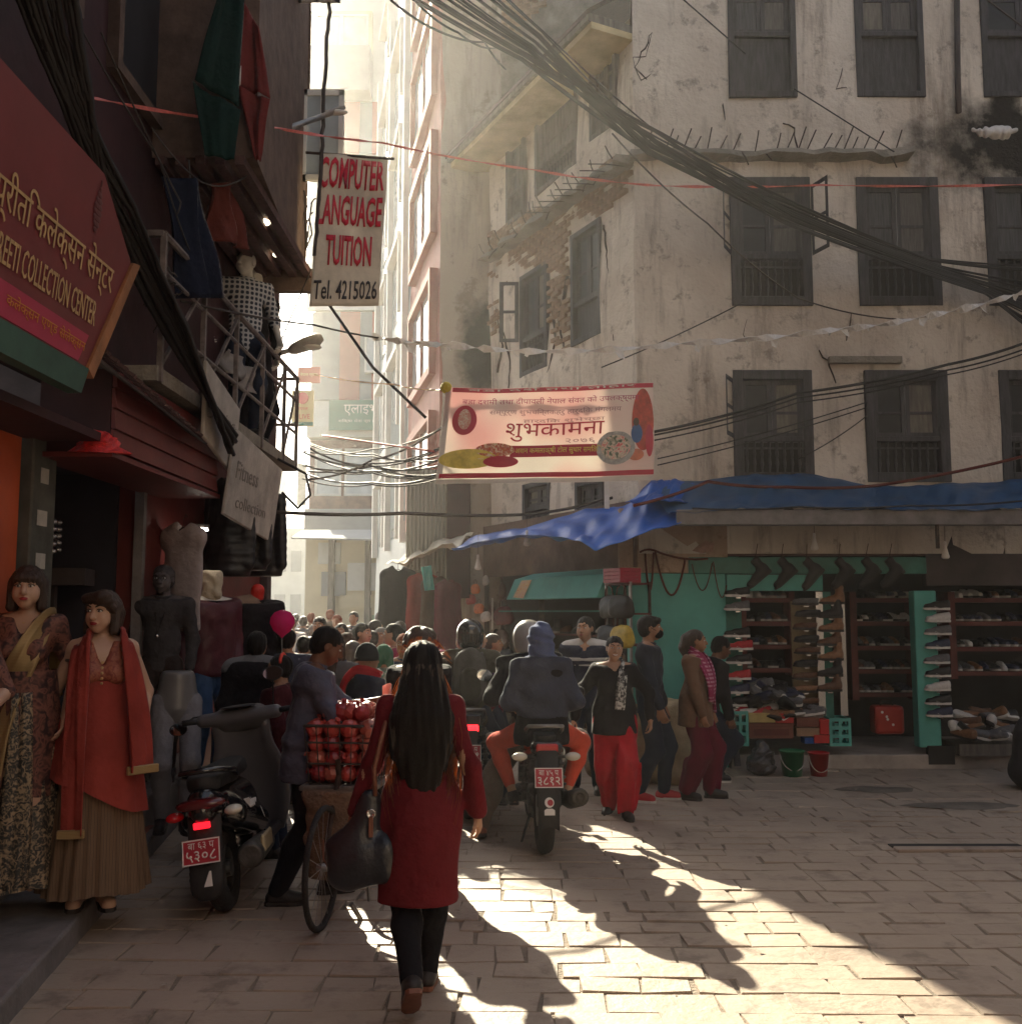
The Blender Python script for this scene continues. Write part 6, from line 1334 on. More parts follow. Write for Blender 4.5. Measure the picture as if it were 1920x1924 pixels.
for x in (-1, 1): MB().tube([c_+V3(x*.1, -.12, .13), c_+V3(x*.12, 0, .17), c_+V3(x*.12, .12, .08)], .02, 6).build('shoulder_strap', M_greyc, bp)
# ------------------------------------------------------------------ parked scooter
SCL = Vector((-1.62, 5.98, 0))
S = empty('scooter', SCL, radians(-7), 'glossy black scooter with red number plate parked beside the shop step', 'scooter', 'motorcycles and scooters in the street')
S.rotation_euler = (0, radians(-8), radians(3))
wheel(S, 0, .235, .115, 3); wheel(S, 1.24, .235, .10, 3)
d = SD(V3(-.3, -.4, .2), V3(.3, .7, .9), .011); d.cone(V3(0, -.2, .62), V3(0, .35, .55), .11, .16, .05); d.cone(V3(-.09, -.05, .55), V3(-.12, .4, .42), .10, .09, .05); d.cone(V3(.09, -.05, .55), V3(.12, .4, .42), .10, .09, .05); d.cone(V3(0, -.26, .66), V3(0, -.3, .62), .085, .07, .04); d.cone(V3(0, .3, .3), V3(0, .6, .28), .12, .14, .05); d.plane((0, 0, 1), .735); d.build('rear_body', M_blk, S)
d = SD(V3(-.25, -.35, .66), V3(.25, .75, .92), .011); d.cone(V3(0, -.18, .76), V3(0, .05, .77), .10, .125, .04); d.cone(V3(0, .05, .77), V3(0, .5, .74), .125, .09, .04); d.plane((0, 0, 1), .80); d.plane((0, 0, -1), -.715); d.build('seat', M_blkm, S)
b = MB(); b.tube([(-.12, .05, .75), (-.15, -.12, .80), (-.10, -.28, .83), (0, -.31, .835), (.10, -.28, .83), (.15, -.12, .80), (.12, .05, .75)], .016, 8); b.build('grab_rail', M_blk, S, smooth=True)
b = MB(); b.box((0, -.345, .55), (.09, .02, .035)); b.build('reflector', mat('glowing_reflector', (.8, .01, .02), .2, 0, 1, 0, emis=.6), S, bevel=.004)  # emission paints the reflector's shine; it is no lamp
b = MB(); b.sphere((0, -.32, .66), (.14, .06, .035), 16, 8); b.build('tail_light', mat('dark_tail_lens', (.10, .01, .012), .12, 0, 1, 0, spec=.8), S, smooth=True)
d = SD(V3(-.15, -.5, .15), V3(.15, -.15, .6), .01); d.cone(V3(0, -.28, .56), V3(0, -.38, .24), .095, .09, .02, flat=.22); d.build('rear_fender', M_blkm, S)
plate(S, (-.01, -.372, .42), .20, .125, 'बा ६३ प', '५३०८', .28)
b = MB(); f = lambda u, v, w=0: Vector((u+.02, -.40-w+v*.28, .27+v)); b.prism([(-.025, -.03), (.02, -.03), (.015, .045), (.005, .045)], 0, .005, f); b.build('sticker', M_ink, S)
d = SD(V3(.05, -.2, .1), V3(.35, .5, .5), .012); d.cone(V3(.2, -.15, .32), V3(.19, .3, .3), .075, .06, .03); d.build('exhaust', M_engine, S)
b = MB(); b.box((.265, .0, .36), (.02, .25, .10)); b.build('heat_shield', mat('cream_shield', (.55, .45, .28), .4, .1), S, bevel=.01)
for x in (-1, 1): b = MB(); b.sphere((x*.16, -.27, .60), (.05, .06, .028), 14, 8); b.build('indicator', M_lens if x > 0 else M_tailoff, S, smooth=True)
# floorboard, front apron, front fender
b = MB(); b.box((0, .72, .27), (.36, .5, .06)); b.build('floorboard', M_blkm, S, bevel=.02)
b = MB(); rings = []
for i in range(14):
    t = i/13; z = lin(.24, .98, t); wd = .19+.075*sin(min(1, t*1.25)*pi)*1.0; yy = 1.0+.02*sin(t*3)+.0-.10*t
    rings.append([Vector((x*wd, yy-.06*x*x+(.035), z)) for x in (-1, -.66, -.33, 0, .33, .66, 1)]+[Vector((x*wd*.97, yy-.06*x*x-.0, z)) for x in (1, .66, .33, 0, -.33, -.66, -1)])
b.loft(rings).build('leg_shield', M_greyp, S, smooth=True)
d = SD(V3(-.3, .75, .85), V3(.3, 1.15, 1.15), .011); d.cone(V3(-.1, .93, 1.0), V3(.1, .93, 1.0), .085, k=.03); d.cone(V3(-.24, .86, 1.02), V3(.24, .86, 1.02), .045, k=.04); d.ell(V3(0, 1.0, .98), V3(.11, .09, .09), .03); d.build('handlebar_cowl', M_greyp, S)
b = MB(); b.sphere((0, .84, 1.085), (.12, .07, .012), 18, 8); b.build('instrument_panel', M_glassd, S, smooth=True)
for x in (-1, 1):
    MB().tube([(x*.22, .87, 1.02), (x*.36, .80, 1.03)], .019, 8).build('grip', M_blkm, S, smooth=True)
    MB().tube([(x*.24, .92, 1.03), (x*.38, .90, 1.02)], .006, 6).build('brake_lever', M_alu, S)
    MB().tube([(x*.075, 1.24, .235), (x*.07, 1.1, .62)], .022, 8).build('fork_leg', M_engine, S, smooth=True)
mirror(S, Vector((-.22, .9, 1.05)), Vector((-.40, .84, .99)), .042, (.3, -1, -.1)); mirror(S, Vector((.22, .9, 1.05)), Vector((.245, .88, 1.27)), .052, (.08, -1, .42))
b = MB(); rings = []
for i in range(12):
    a = lin(radians(10), radians(165), i/11); rings.append([Vector((x*.075, 1.24+.28*cos(a), .235+.28*sin(a)-.02*x*x)) for x in (-1, -.5, 0, .5, 1)])
b.loft(rings, closed=False, cap=False).build('front_fender', M_greyp, S, smooth=True, solid=.01)
for k in range(5):
    a = Vector((.20-.012*k, -.16+.09*k, .63-.012*k)); MB().tube([a, a+Vector((.02, .05, -.055)), a+Vector((.012, .10, -.02))], .0045, 4).build('white_decal', M_ink, S)
fr_ = frame_fn((.222, .12, .50), (-.25, 1, -.08), (-.25, 0, 1)); text('lettering', 'Dio!', lambda u, v, w: fr_(u, v, w+.012), width=.16, height=.06, m=M_ink, parent=S, shear=.3, bold=.01)
MB().tube([(-.06, .55, .25), (-.22, .5, .0)], .012, 6).build('side_stand', M_blkm, S)
b = MB(); b.box((-.12, .42, .66), (.10, .02, .16), rz=.2); b.build('yellow_pouch', mat('ochre_cloth', (.35, .24, .04), .8), S, bevel=.01)
# ================================================================== shop mannequins
M_saree = pattern('saree_floral', (.06, .014, .016), (.20, .08, .055), (.028, .01, .012), 22, 'floral'); M_pallu = pattern('pallu_gold', (.36, .24, .10), (.20, .13, .06), (.42, .30, .14), 42, 'Z', .45, .25); M_skirtd = pattern('saree_border', (.012, .012, .014), (.03, .028, .026), (.33, .24, .15), 34, 'floral', .5)
M_goldskirt = pattern('pleated_gold_tulle', (.14, .085, .05), (.19, .12, .07), (.10, .06, .036), 20, 'X', .75); M_chif = cloth('orange_red_chiffon', (.40, .07, .055), trans=.25); M_bod = pattern('embroidered_bodice', (.28, .06, .04), (.34, .12, .07), (.22, .045, .03), 30, 'floral', .6)
def dummy(label, px, Y, rz, H, z, **k):
    k.setdefault('sex', 'f'); k.setdefault('fat', .84); k.setdefault('shw', .9 if k['sex'] == 'f' else 1.); return fig(label, px, Y, rz, H, z=z, cat='mannequin', name='mannequin', group='clothes shop mannequins', **k)
# -- sari mannequin
A1 = dummy('mannequin with brown fringed hair in a patterned sari with gold drape on the shop step', 52, 5.5, -170, 1.69, .25, hl=(-.22, .02, .9), hr=(.23, .03, .84), yaw=4)
A1.curl = 20; A1.body(DUMMY, arms='l'); d = SD(A1.sr-.5, A1.sr+.2, .012); A1.arm(d, 'r', -.002); d.plane((0, 0, -1), -(A1.wr[2]+.03)); 
d.build('forearm', DUMMY, A1.root); A1.face(LIPR, lash=True, brow=HAIR_B); A1.hair('fringe', HAIR_B, seed=3, thick=1.04)
A1.top(M_saree, 'blouse', o=.012, sleeves=.3, neck=False, fold=.003, seed=2, v=.10, hem=.98)
A1.skirt(M_skirtd, 1.06, .03, .15, .25, 1.0, 14, .012, 'sari_skirt', seed=4); A1.skirt(M_saree, 1.14, .5, .157, .215, 1.0, 6, .01, 'sari_wrap', seed=5, cx=-.0)
A1.strip('sari_pallu', M_pallu, [(.15, .22, .34), (.11, .215, .62), (.08, .18, .86), (.03, .135, 1.06), (-.04, .145, 1.22), (-.105, .07, 1.385), (-.125, -.02, 1.415), (-.125, -.10, 1.30), (-.12, -.13, 1.0)], [.22, .2, .18, .16, .14, .12, .11, .12, .15], wave=.010, seed=3)
A1.strip('sari_border', M_skirtd, [(-.04, .235, .05), (-.05, .215, .4), (-.05, .19, .75), (-.04, .165, 1.03)], [.17, .15, .12, .1], wave=.012, seed=8)
b = MB(); b.tube([Vector(A1.neck)+Vector((x, .075-abs(x)*.3, -.03)) for x in (-.08, -.04, 0, .04, .08)], .004, 5); b.build('necklace', M_gold, A1.root)
# -- edge mannequin: arm and hip only inside the picture
A2 = dummy('mannequin cut by the picture edge, bare arm and hand resting near a dark skirt', -88, 4.85, -165, 1.62, .25, hl=(-.20, .22, .98), hr=(.30, .12, .72), er=(.4, -1, 0))
A2.curl = 22; A2.body(DUMMY); A2.face(LIPR); A2.hair('bob', HAIR, seed=9); A2.top(M_saree, 'blouse', o=.012, sleeves=.25, neck=False, fold=.003, seed=2, v=.1, hem=.95); A2.skirt(M_skirtd, 1.05, .03, .15, .25, .75, 12, .012, 'skirt', seed=9)
# -- red dress mannequin
A3 = dummy('mannequin with short black bob in an orange red dress, long scarf and gold pleated skirt', 196, 5.62, -158, 1.68, .13, hl=(-.22, .03, .92), hr=(.26, .05, .9), yaw=-30, fl=(-.06, .03, .0), fr=(.08, -.02, 0), pitch=2)
A3.body(DUMMY, arms=''); d = SD(A3.sr-V3(.2, .2, .6), A3.sr+.2, .012); A3.arm(d, 'r', -.002, .9); d.cone(A3.sr, A3.neck, .05, .045, .03); d.build('upper_arm', DUMMY, A3.root); d = SD(A3.sl-V3(.25, .2, .5), A3.sl+.2, .012); A3.arm(d, 'l', -.002); d.cone(A3.sl, A3.neck, .05, .045, .03); d.build('upper_arm', DUMMY, A3.root)
b = MB(); b.lathe([(.043, -.008), (.046, 0), (.043, .008)], A3.sr+V3(.012, 0, -.06), 16); b.build('joint_ring', DUMMY_G, A3.root)
A3.face(LIPR, lash=True); A3.hair('bob', HAIR_B, seed=12, thick=1.04); d = SD(A3.head-.2, A3.head+.22, .009); d.cone(A3.hp(-.05, .075, .085), A3.hp(.06, .05, .08), .04, .032, .03); d.cone(A3.hp(-.05, .075, .085), A3.hp(-.085, .03, .02), .036, .02, .03); d.disp(lambda X, Y, Z: .0025*np.sin(Z*170+X*60)+0*Y); d.build('swept_fringe', HAIR_B, A3.root)
A3.top(M_bod, 'bodice', o=.012, sleeves=.25, arms='', neck=False, fold=.003, seed=2, v=.13, hem=1.08, extra=lambda d: [d.ell(q+(q-A3.neck)*.12, V3(.085, .12, .10), .01, None, True) for q in (A3.sl, A3.sr)])
A3.skirt(M_goldskirt, 1.0, .10, .14, .285, .98, 26, .011, 'pleated_skirt', seed=5, nz=22, n=110)
A3.skirt(M_chif, 1.2, .60, .135, .265, 1.0, 9, .012, 'chiffon_overlay', seed=7, n=90, tilt=.12)
nk = A3.neck; A3.strip('scarf', M_chif, [(.12, .25, .42), (.12, .225, .66), (.12, .20, .95), (.115, .165, 1.2), (.10, .09, 1.40), (.03, -.05, 1.46), (-.07, -.04, 1.46), (-.13, .09, 1.38), (-.18, .17, 1.12), (-.21, .19, .88), (-.22, .21, .72)], [.13, .13, .12, .12, .10, .09, .09, .10, .14, .18, .20], wave=.014, seed=2, sub=6)
for (x, y, z, w_) in ((.12, .26, .43, .135), (-.22, .222, .735, .18)): b = MB(); b.box((x, y, z), (w_, .024, .045), rz=-.2 if x > 0 else .5); b.build('scarf_hem', M_pallu, A3.root, bevel=.004)
b = MB()
for k in range(7): b.sphere((-.0, .158-.004*k*(k > 3), 1.30-.028*k), (.008, .006, .008), 8, 5)
b.build('buttons', M_gold, A3.root)['kind'] = 'stuff'
A3.shoes(DUMMY)
# -- grey man with glasses
A4 = dummy('dark grey male mannequin with glasses and a pendant in the shop doorway', 306, 7.7, -172, 1.60, .45, sex='m', yaw=-6)
A4.body(DUMMY_G); A4.face(DUMMY_G, brow=DUMMY_G); A4.hair('short', mat('moulded_hair', (.05, .04, .04), .5)); A4.top(cloth('charcoal_shirt', (.055, .05, .052)), 'shirt', o=.016, hem=.80, fold=.004, seed=5); A4.legs(cloth('dark_brown_trousers', (.035, .025, .022)), o=.01); A4.shoes(SHOE_D)
M4 = Matrix(A4.RH.tolist()).to_4x4(); M4.translation = Vector(A4.head)
b = MB()
for x in (-.032, .032): b.lathe([(.02, 0), (.022, .002), (.02, .004)], (0, 0, 0), 14, M=M4 @ Matrix.Translation((x, .1, .01)) @ Matrix.Rotation(pi/2, 4, 'X'), cap=False)
b.tube([M4 @ Vector((-.012, .102, .012)), M4 @ Vector((.012, .102, .012))], .002, 5); b.build('glasses', EYED, A4.root)
b = MB(); n0 = Vector(A4.neck); b.tube([n0+Vector((-.07, .02, .02)), n0+Vector((-.03, .13, -.12)), n0+Vector((.01, .155, -.26)), n0+Vector((.03, .13, -.12)), n0+Vector((.07, .02, .02))], .003, 5); b.build('cord', EYED, A4.root); b = MB(); b.sphere(n0+Vector((.01, .16, -.275)), (.014, .006, .016), 10, 6); b.build('pendant', M_chrome, A4.root, smooth=True)
# -- trouser form: waist-down dummy
A5 = dummy('waist down mannequin form in pale grey trousers behind the scooter mirror', 338, 7.35, -160, 1.68, .16, fl=(-.08, .1, 0), fr=(.08, 0, 0))
d = SD(A5.pel-V3(.3, .3, 1.0), A5.pel+.3, .012); d.cone(A5.pel+V3(0, 0, -.06), A5.pel+V3(0, 0, .13), .155, .125, .03, flat=.75); d.leg = None
for a in 'lr': A5.leg(d, a, -.002)
d.plane((0, 0, 1), A5.pel[2]+.20); d.build('body', mat('silver_form', (.16, .15, .15), .3, .1, 4, 0), A5.root); A5.legs(cloth('pale_grey_trousers', (.21, .20, .22)), 'trousers', o=.012, baggy=.004, fold=.004, top=A5.pel[2]+.04); A5.shoes(SHOE_D)
# -- maroon jacket dummy with a cloth-wrapped head
A6 = dummy('mannequin with a cream wrapped head in a maroon padded jacket and blue jeans', 396, 8.3, -140, 1.66, .40, sex='m', fat=1.12, yaw=-10)
A6.body(DUMMY_W, head=False); d = SD(A6.head-.25, A6.head+.2, .01); d.cone(A6.hp(0, 0, -.09), A6.hp(0, 0, .03), .075, .092, .03); d.cone(A6.neck, A6.hp(0, 0, -.05), .06, .06, .03); d.disp(folds(.012, 40, 4)); d.plane((0, 0, 1), A6.head[2]+.09); d.build('cloth_wrap', cloth('cream_wrap', (.56, .48, .36)), A6.root)
A6.top(mat('maroon_nylon', (.075, .012, .022), .45, .15, 6, .06), 'padded_jacket', o=.045, fold=.004, seed=6, hem=.78, v=.1); A6.top(M_blackj, 'shirt', o=.015, fold=.003, hem=.9); A6.legs(cloth('blue_jeans', (.045, .085, .17)), 'jeans', o=.012, baggy=.006); A6.shoes(SHOE_D)
# -- black jacket torso on a red neck
A7 = dummy('black jacket torso with a red neck cap hanging under the padded jackets', 482, 9.1, -150, 1.62, .42, sex='m', fat=1.05)
A7.top(M_blackj, 'jacket', o=.04, fold=.008, seed=8, hem=.62); d = SD(A7.head-.3, A7.head+.2, .01); d.cone(A7.neck-V3(0, 0, .03), A7.hp(0, 0, -.04), .055, .06, .02); d.build('neck_cap', mat('red_cap', (.55, .03, .02), .4), A7.root)
d = SD(V3(-.4, -.3, 1.1), V3(.4, .3, 1.5), .015); d.cone(A7.sr, A7.neck+(A7.sr-A7.neck)*.2, .099, .09, .03); d.plane((0, 0, -1), -1.30); d.build('tan_yoke', cloth('tan_yoke_cloth', (.22, .15, .11)), A7.root)
d = SD(A7.pel-V3(.3, .3, 1.0), A7.pel+.3, .02); 
for a in 'lr': A7.leg(d, a, 0)
d.cone(A7.pel, A7.pel+V3(0, 0, .1), .14, .13, flat=.8); d.build('trousers', M_btr, A7.root)
# -- mannequins on the balcony
B1 = dummy('bald mannequin in a blue checked shirt standing on the balcony', 447, 9.3, -150, 1.80, 3.30, sex='m', yaw=-50, hl=(-.3, .1, .95), hr=(.36, .05, .98))
B1.body(DUMMY_W); B1.face(DUMMY_W, brow=DUMMY_W, eyes=False); B1.top(pattern('blue_check', (.45, .45, .45), (.05, .07, .11), (.012, .016, .03), 7, 'check'), 'shirt', o=.02, sleeves=.6, hem=.82, fold=.006, seed=3); B1.legs(M_jean, 'jeans'); B1.shoes()
B2 = dummy('bald mannequin in a dark top just behind the checked shirt on the balcony', 462, 9.75, -150, 1.78, 3.30, sex='m', yaw=-40)
B2.body(DUMMY_W); B2.face(DUMMY_W, brow=DUMMY_W, eyes=False); B2.top(M_blackj, 'shirt', o=.02, hem=.82); B2.legs(M_btr); B2.shoes()
B3 = dummy('pale headed mannequin in a maroon shirt at the far end of the balcony', 474, 10.25, -100, 1.66, 3.30, sex='m', fat=1.05, yaw=10)
B3.body(DUMMY_W); B3.face(DUMMY_W, brow=DUMMY_W, eyes=False); B3.top(cloth('plum_shirt', (.08, .035, .045)), 'shirt', o=.022, hem=.8); B3.legs(M_btr); B3.shoes()
# ------------------------------------------------------------------ hanging clothes
def garment(label, loc, rz, w_, L, m, d_=.10, sleeves=True, ribs=0, name='hanging_jacket', group='clothes hanging outside the shop'):
    o = empty(name, loc, rz, label, 'jacket', group); d = SD(V3(-w_*.8, -.3, -L-.1), V3(w_*.8, .3, .15), .014)
    d.cone(V3(-w_*.36, 0, -.04), V3(w_*.36, 0, -.04), .06, k=.05, flat=.8); d.cone(V3(0, 0, -.1), V3(0, 0, -L+.05), w_*.42, w_*.46, .06, flat=d_/(w_*.42)); 
    if sleeves:
        for x in (-1, 1): d.cone(V3(x*w_*.40, 0, -.05), V3(x*w_*.50, 0, -L*.86), .06, .05, .05)
    if ribs: d.disp(lambda X, Y, Z: .005*np.abs(np.sin(Z*ribs))+0*X*Y)
    d.disp(folds(.006, 20, int(abs(loc[1]*10)) % 30)); d.plane((0, 0, -1), L); d.cone(V3(0, 0, .08), V3(0, .02, -.03), .06, .04, .02, cut=True); d.build('cloth', m, o)
    b = MB(); b.tube([(-w_*.33, 0, -.03), (0, 0, .04), (w_*.33, 0, -.03)], .006, 5); b.tube([(0, 0, .04), (0, 0, .11), (.02, 0, .14), (.035, 0, .12)], .004, 5); b.build('hanger', M_rebar, o); return o
M_pad = mat('black_padded_nylon', (.012, .011, .013), .42, .15, 8, .05)
for k, (px, Y, lab) in enumerate(((432, 8.96, 'black padded jacket hanging under the grey framed sign, nearest the shop door'), (466, 9.6, 'black padded jacket hanging in the middle of the row under the grey sign'), (496, 10.2, 'black padded jacket hanging at the street end of the row'))):
    p = P(px, 915 if k < 2 else 935, Y); garment(lab, p, radians(-25), .50, .80, M_pad, .13, True, 42)
p = P(345, 1000, 8.0); garment('pale grey sleeveless garment hanging on the red wall', p, radians(-25), .44, .78, cloth('pale_garment', (.36, .30, .29)), .06, False, name='hanging_garment')
o = empty('shop_lamp', P(378, 992, 8.2), 0, 'small lit ceiling lamp above the hanging pale garment', 'lamp'); b = MB(); b.lathe([(.05, 0), (.06, -.02), (.0, -.025)], (0, 0, 0), 14); b.build('glass', mat('lamp_white', (1, .9, .75), .4, 0, 1, 0, emis=6), o, smooth=True); b = MB(); b.lathe([(.065, .03), (.065, 0)], (0, 0, 0), 14); b.build('housing', M_alu, o, smooth=True)
# clothes and cloths on the building front
def hangcloth(label, pts, m, name='banner_cloth', cat='banner', wave=.018, nu=14, nv=16, seed=0, grp=None):
    """four corners tl, tr, br, bl"""
    r = np.random.RandomState(seed); ph = r.uniform(0, 6, 4); a, b_, c, d_ = [Vector(p) for p in pts]; n = (b_-a).cross(d_-a).normalized()
    def fn(u, v):
        p = a.lerp(b_, u).lerp(d_.lerp(c, u), v); return p+n*wave*(sin(u*9+ph[0]+v*2)+.6*sin(v*6+ph[1]+u*5)+.4*sin(u*21+ph[2]))
    return tag(MB().sheet(fn, nu, nv).build(name, m, None, smooth=True, solid=.006), label, cat, grp)
M_dgreen = cloth('dark_green_cloth', (.007, .026, .022)); M_bred = cloth('dull_red_cloth', (.15, .03, .028)); M_lant = cloth('brown_red_cloth', (.13, .035, .028))
hangcloth('dark green cloth banner hanging from the house front near the bay', [P(415, -30, 6.9), P(458, -60, 7.0), P(452, 200, 7.0), P(362, 150, 6.9)], M_dgreen, seed=1)
hangcloth('dark green pointed cloth flap below the green banner', [P(362, 155, 6.9), P(452, 205, 7.0), P(440, 300, 7.0), P(385, 290, 6.9)], M_dgreen, seed=8)
hangcloth('dull red banner with a pale edge twisting beside the bay window', [P(452, -10, 7.2), P(490, 60, 7.2), P(508, 185, 7.2), P(446, 160, 7.2)], M_bred, seed=2, wave=.03)
hangcloth('lower pointed half of the dull red banner beside the bay', [P(446, 162, 7.2), P(508, 187, 7.2), P(488, 300, 7.2), P(480, 300, 7.2)], M_bred, seed=3, wave=.02)
hangcloth('narrow white strip running down the dull red banner edge', [P(450, 5, 7.18), P(456, 5, 7.18), P(452, 160, 7.16), P(445, 160, 7.16)], M_whitec, seed=5, wave=.01)
hangcloth('brown red cloth bag shaped hanging under the bay soffit', [P(395, 345, 7.4), P(440, 340, 7.6), P(470, 470, 7.9), P(400, 450, 7.5)], M_lant, seed=4, wave=.05)
hangcloth('dark blue cloth draped over the house wall behind the cables', [P(300, 330, 6.6), P(385, 340, 7.0), P(420, 560, 7.4), P(340, 560, 6.9)], cloth('blue_black_cloth', (.01, .014, .03)), seed=6, wave=.04, name='draped_cloth', cat='cloth')
hangcloth('crumpled pale plastic sheet stuffed on the balcony floor', [P(430, 655, 8.6), P(470, 690, 9.2), P(470, 740, 9.2), P(428, 700, 8.6)], cloth('dirty_plastic', (.3, .28, .27)), seed=7, wave=.05, name='plastic_sheet', cat='plastic sheet')
# ================================================================== fruit bicycle
M_basket = mat('dark_basket', (.05, .04, .035), .8, .2, 12, .1); M_sack = mat('jute_sack', (.20, .13, .085), .9, .25, 8, .3, 60)
FBk = empty('fruit_bicycle', (-.96, 6.12, 0), radians(-6), 'bicycle loaded with a net basket of red fruit and hanging brown sacks', 'bicycle')
for y in (-.52, .52):
    ring(.31, .017, 32, 8, 1, (0, y, .33)).build('tyre', M_tyre, FBk, smooth=True); b = MB()
    for k in range(16): a = 2*pi*k/16; b.bar((0, y, .33), (0, y+.3*cos(a), .33+.3*sin(a)), .003)
    b.lathe([(.02, -.03), (.025, 0), (.02, .03)], (0, y, .33), 10, axis='X'); o = b.build('spokes', M_alu, FBk); o['kind'] = 'stuff'
for p, q in (((0, -.52, .33), (0, -.12, .36)), ((0, -.12, .36), (0, -.25, .86)), ((0, -.12, .36), (0, .38, .82)), ((0, -.22, .8), (0, .36, .86)), ((0, -.52, .33), (0, -.22, .78)), ((0, .52, .33), (0, .36, .92))): MB().tube([p, q], .016, 8).build('frame_tube', M_rebar, FBk)
MB().tube([(-.28, .28, .99), (-.1, .36, 1.0), (.1, .36, 1.0), (.28, .28, .99)], .012, 8).build('handlebar', M_alu, FBk, smooth=True); b = MB(); b.sphere((0, .33, .9), (.08, .13, .04), 12, 6); b.build('saddle', M_leather, FBk, smooth=True)
MB().tube([(.08, .1, .33), (.12, .05, .0)], .012, 6).build('stand', M_alu, FBk); MB().tube([(.12, -.36, .1), (.16, -.30, .0)], .014, 6).build('stand_foot', M_alu, FBk)
b = MB(); b.box((0, -.05, .70), (.44, .44, .03)); b.build('carrier_board', M_wood2, FBk, bevel=.006)
bk = empty('fruit_basket', (-.955, 6.07, .716), radians(-6), 'open wire basket heaped with red pomegranates on the bicycle', 'basket')
for z, w_ in ((0, .36), (.12, .38), (.24, .40), (.335, .42)): MB().tube([(w_/2, -w_/2, z), (w_/2, w_/2, z), (-w_/2, w_/2, z), (-w_/2, -w_/2, z), (w_/2, -w_/2, z)], .006 if z < .3 else .009, 6).build('hoop', M_basket, bk)
b = MB()
for k in range(7):
    for s_, ax in ((-1, 0), (1, 0), (-1, 1), (1, 1)):
        t = lin(-.18, .18, k/6); e = t*1.16
        b.bar((s_*.18, t, 0) if ax == 0 else (t, s_*.18, 0), (s_*.21, e, .335) if ax == 0 else (e, s_*.21, .335), .005)
o = b.build('upright_wires', M_basket, bk); o['kind'] = 'stuff'
M_pom = [mat('pomegranate_%s' % n, c, .32, .3, 14, .04, spec=.6) for n, c in (('deep', (.30, .025, .03)), ('bright', (.46, .06, .05)), ('rosy', (.40, .10, .07)))]
fb = MB(); fb.lathe([(.004, -.046), (.025, -.042), (.044, -.02), (.047, .005), (.036, .034), (.014, .046), (.009, .052), (.016, .066), (.012, .064), (.0, .05)], (0, 0, 0), 12); fme = fb.mesh('pomegranate'); fme.materials.append(M_pom[0]); fr0 = None
rf_ = random.Random(5); n_ = 0; rot = Matrix.Rotation(radians(-6), 3, 'Z')
for lay in range(5):
    z = .055+lay*.085; half = .135+lay*.008 if lay < 4 else .09
    for ix in range(4):
        for iy in range(4):
            x = lin(-half, half, ix/3)+rf_.uniform(-.01, .01); y = lin(-half, half, iy/3)+rf_.uniform(-.01, .01)
            if lay < 3 and not (ix in (0, 3) or iy in (0, 3)): continue
            p = Vector((-.955, 6.07, .722))+rot @ Vector((x, y, z)); o = bpy.data.objects.new('pomegranate', fme); COL.objects.link(o); o.location = p; o.rotation_euler = (rf_.uniform(-1.4, 1.4), rf_.uniform(-1.4, 1.4), rf_.uniform(0, 6)); s_ = rf_.uniform(1.0, 1.22); o.scale = (s_,)*3
            o.material_slots[0].link = 'OBJECT'; o.material_slots[0].material = rf_.choice(M_pom); tag(o, 'red pomegranate heaped in the wire basket on the bicycle', 'fruit', 'pomegranates in the bicycle basket'); n_ += 1
def sack(label, loc, rz, r, h, m, name='sack', flat=.75, cat='sack', group=None, seed=0, tie=True):
    o = empty(name, loc, rz, label, cat, group); d = SD(V3(-r*1.5, -r*1.5, -.05), V3(r*1.5, r*1.5, h+.15), .016)
    d.cone(V3(0, 0, r*.75), V3(0, 0, h*.72), r*.95, r*.8, .08, flat=flat); d.ell(V3(0, 0, r*.45), V3(r*1.02, r*flat*1.02, r*.6), .06); d.cone(V3(0, 0, h*.7), V3(.02, 0, h), r*.5, r*.3, .08, flat=flat) if tie else d.cone(V3(-r*.4, 0, h*.8), V3(r*.5, 0, h*.78), r*.42, k=.1, flat=flat)
    d.disp(folds(.016, 14, seed)); d.plane((0, 0, -1), 0.); d.build('cloth', m, o); 
    if tie: b = MB(); b.lathe([(r*.40, h*.93), (r*.43, h*.95), (r*.40, h*.97)], (.015, 0, 0), 14); b.build('tie', M_rebar, o, smooth=True)
    return o
s1 = empty('hanging_sack', (-.98, 5.84, 0), radians(-6), 'long brown cloth sack hanging from the bicycle carrier behind the shoulder bag', 'sack'); d = SD(V3(-.35, -.2, .2), V3(.35, .2, .95), .014); d.cone(V3(-.02, 0, .30), V3(-.02, 0, .68), .17, .19, .06, flat=.35); d.disp(folds(.014, 20, 5)); d.plane((0, 0, 1), .70); d.build('cloth', M_sack, s1)
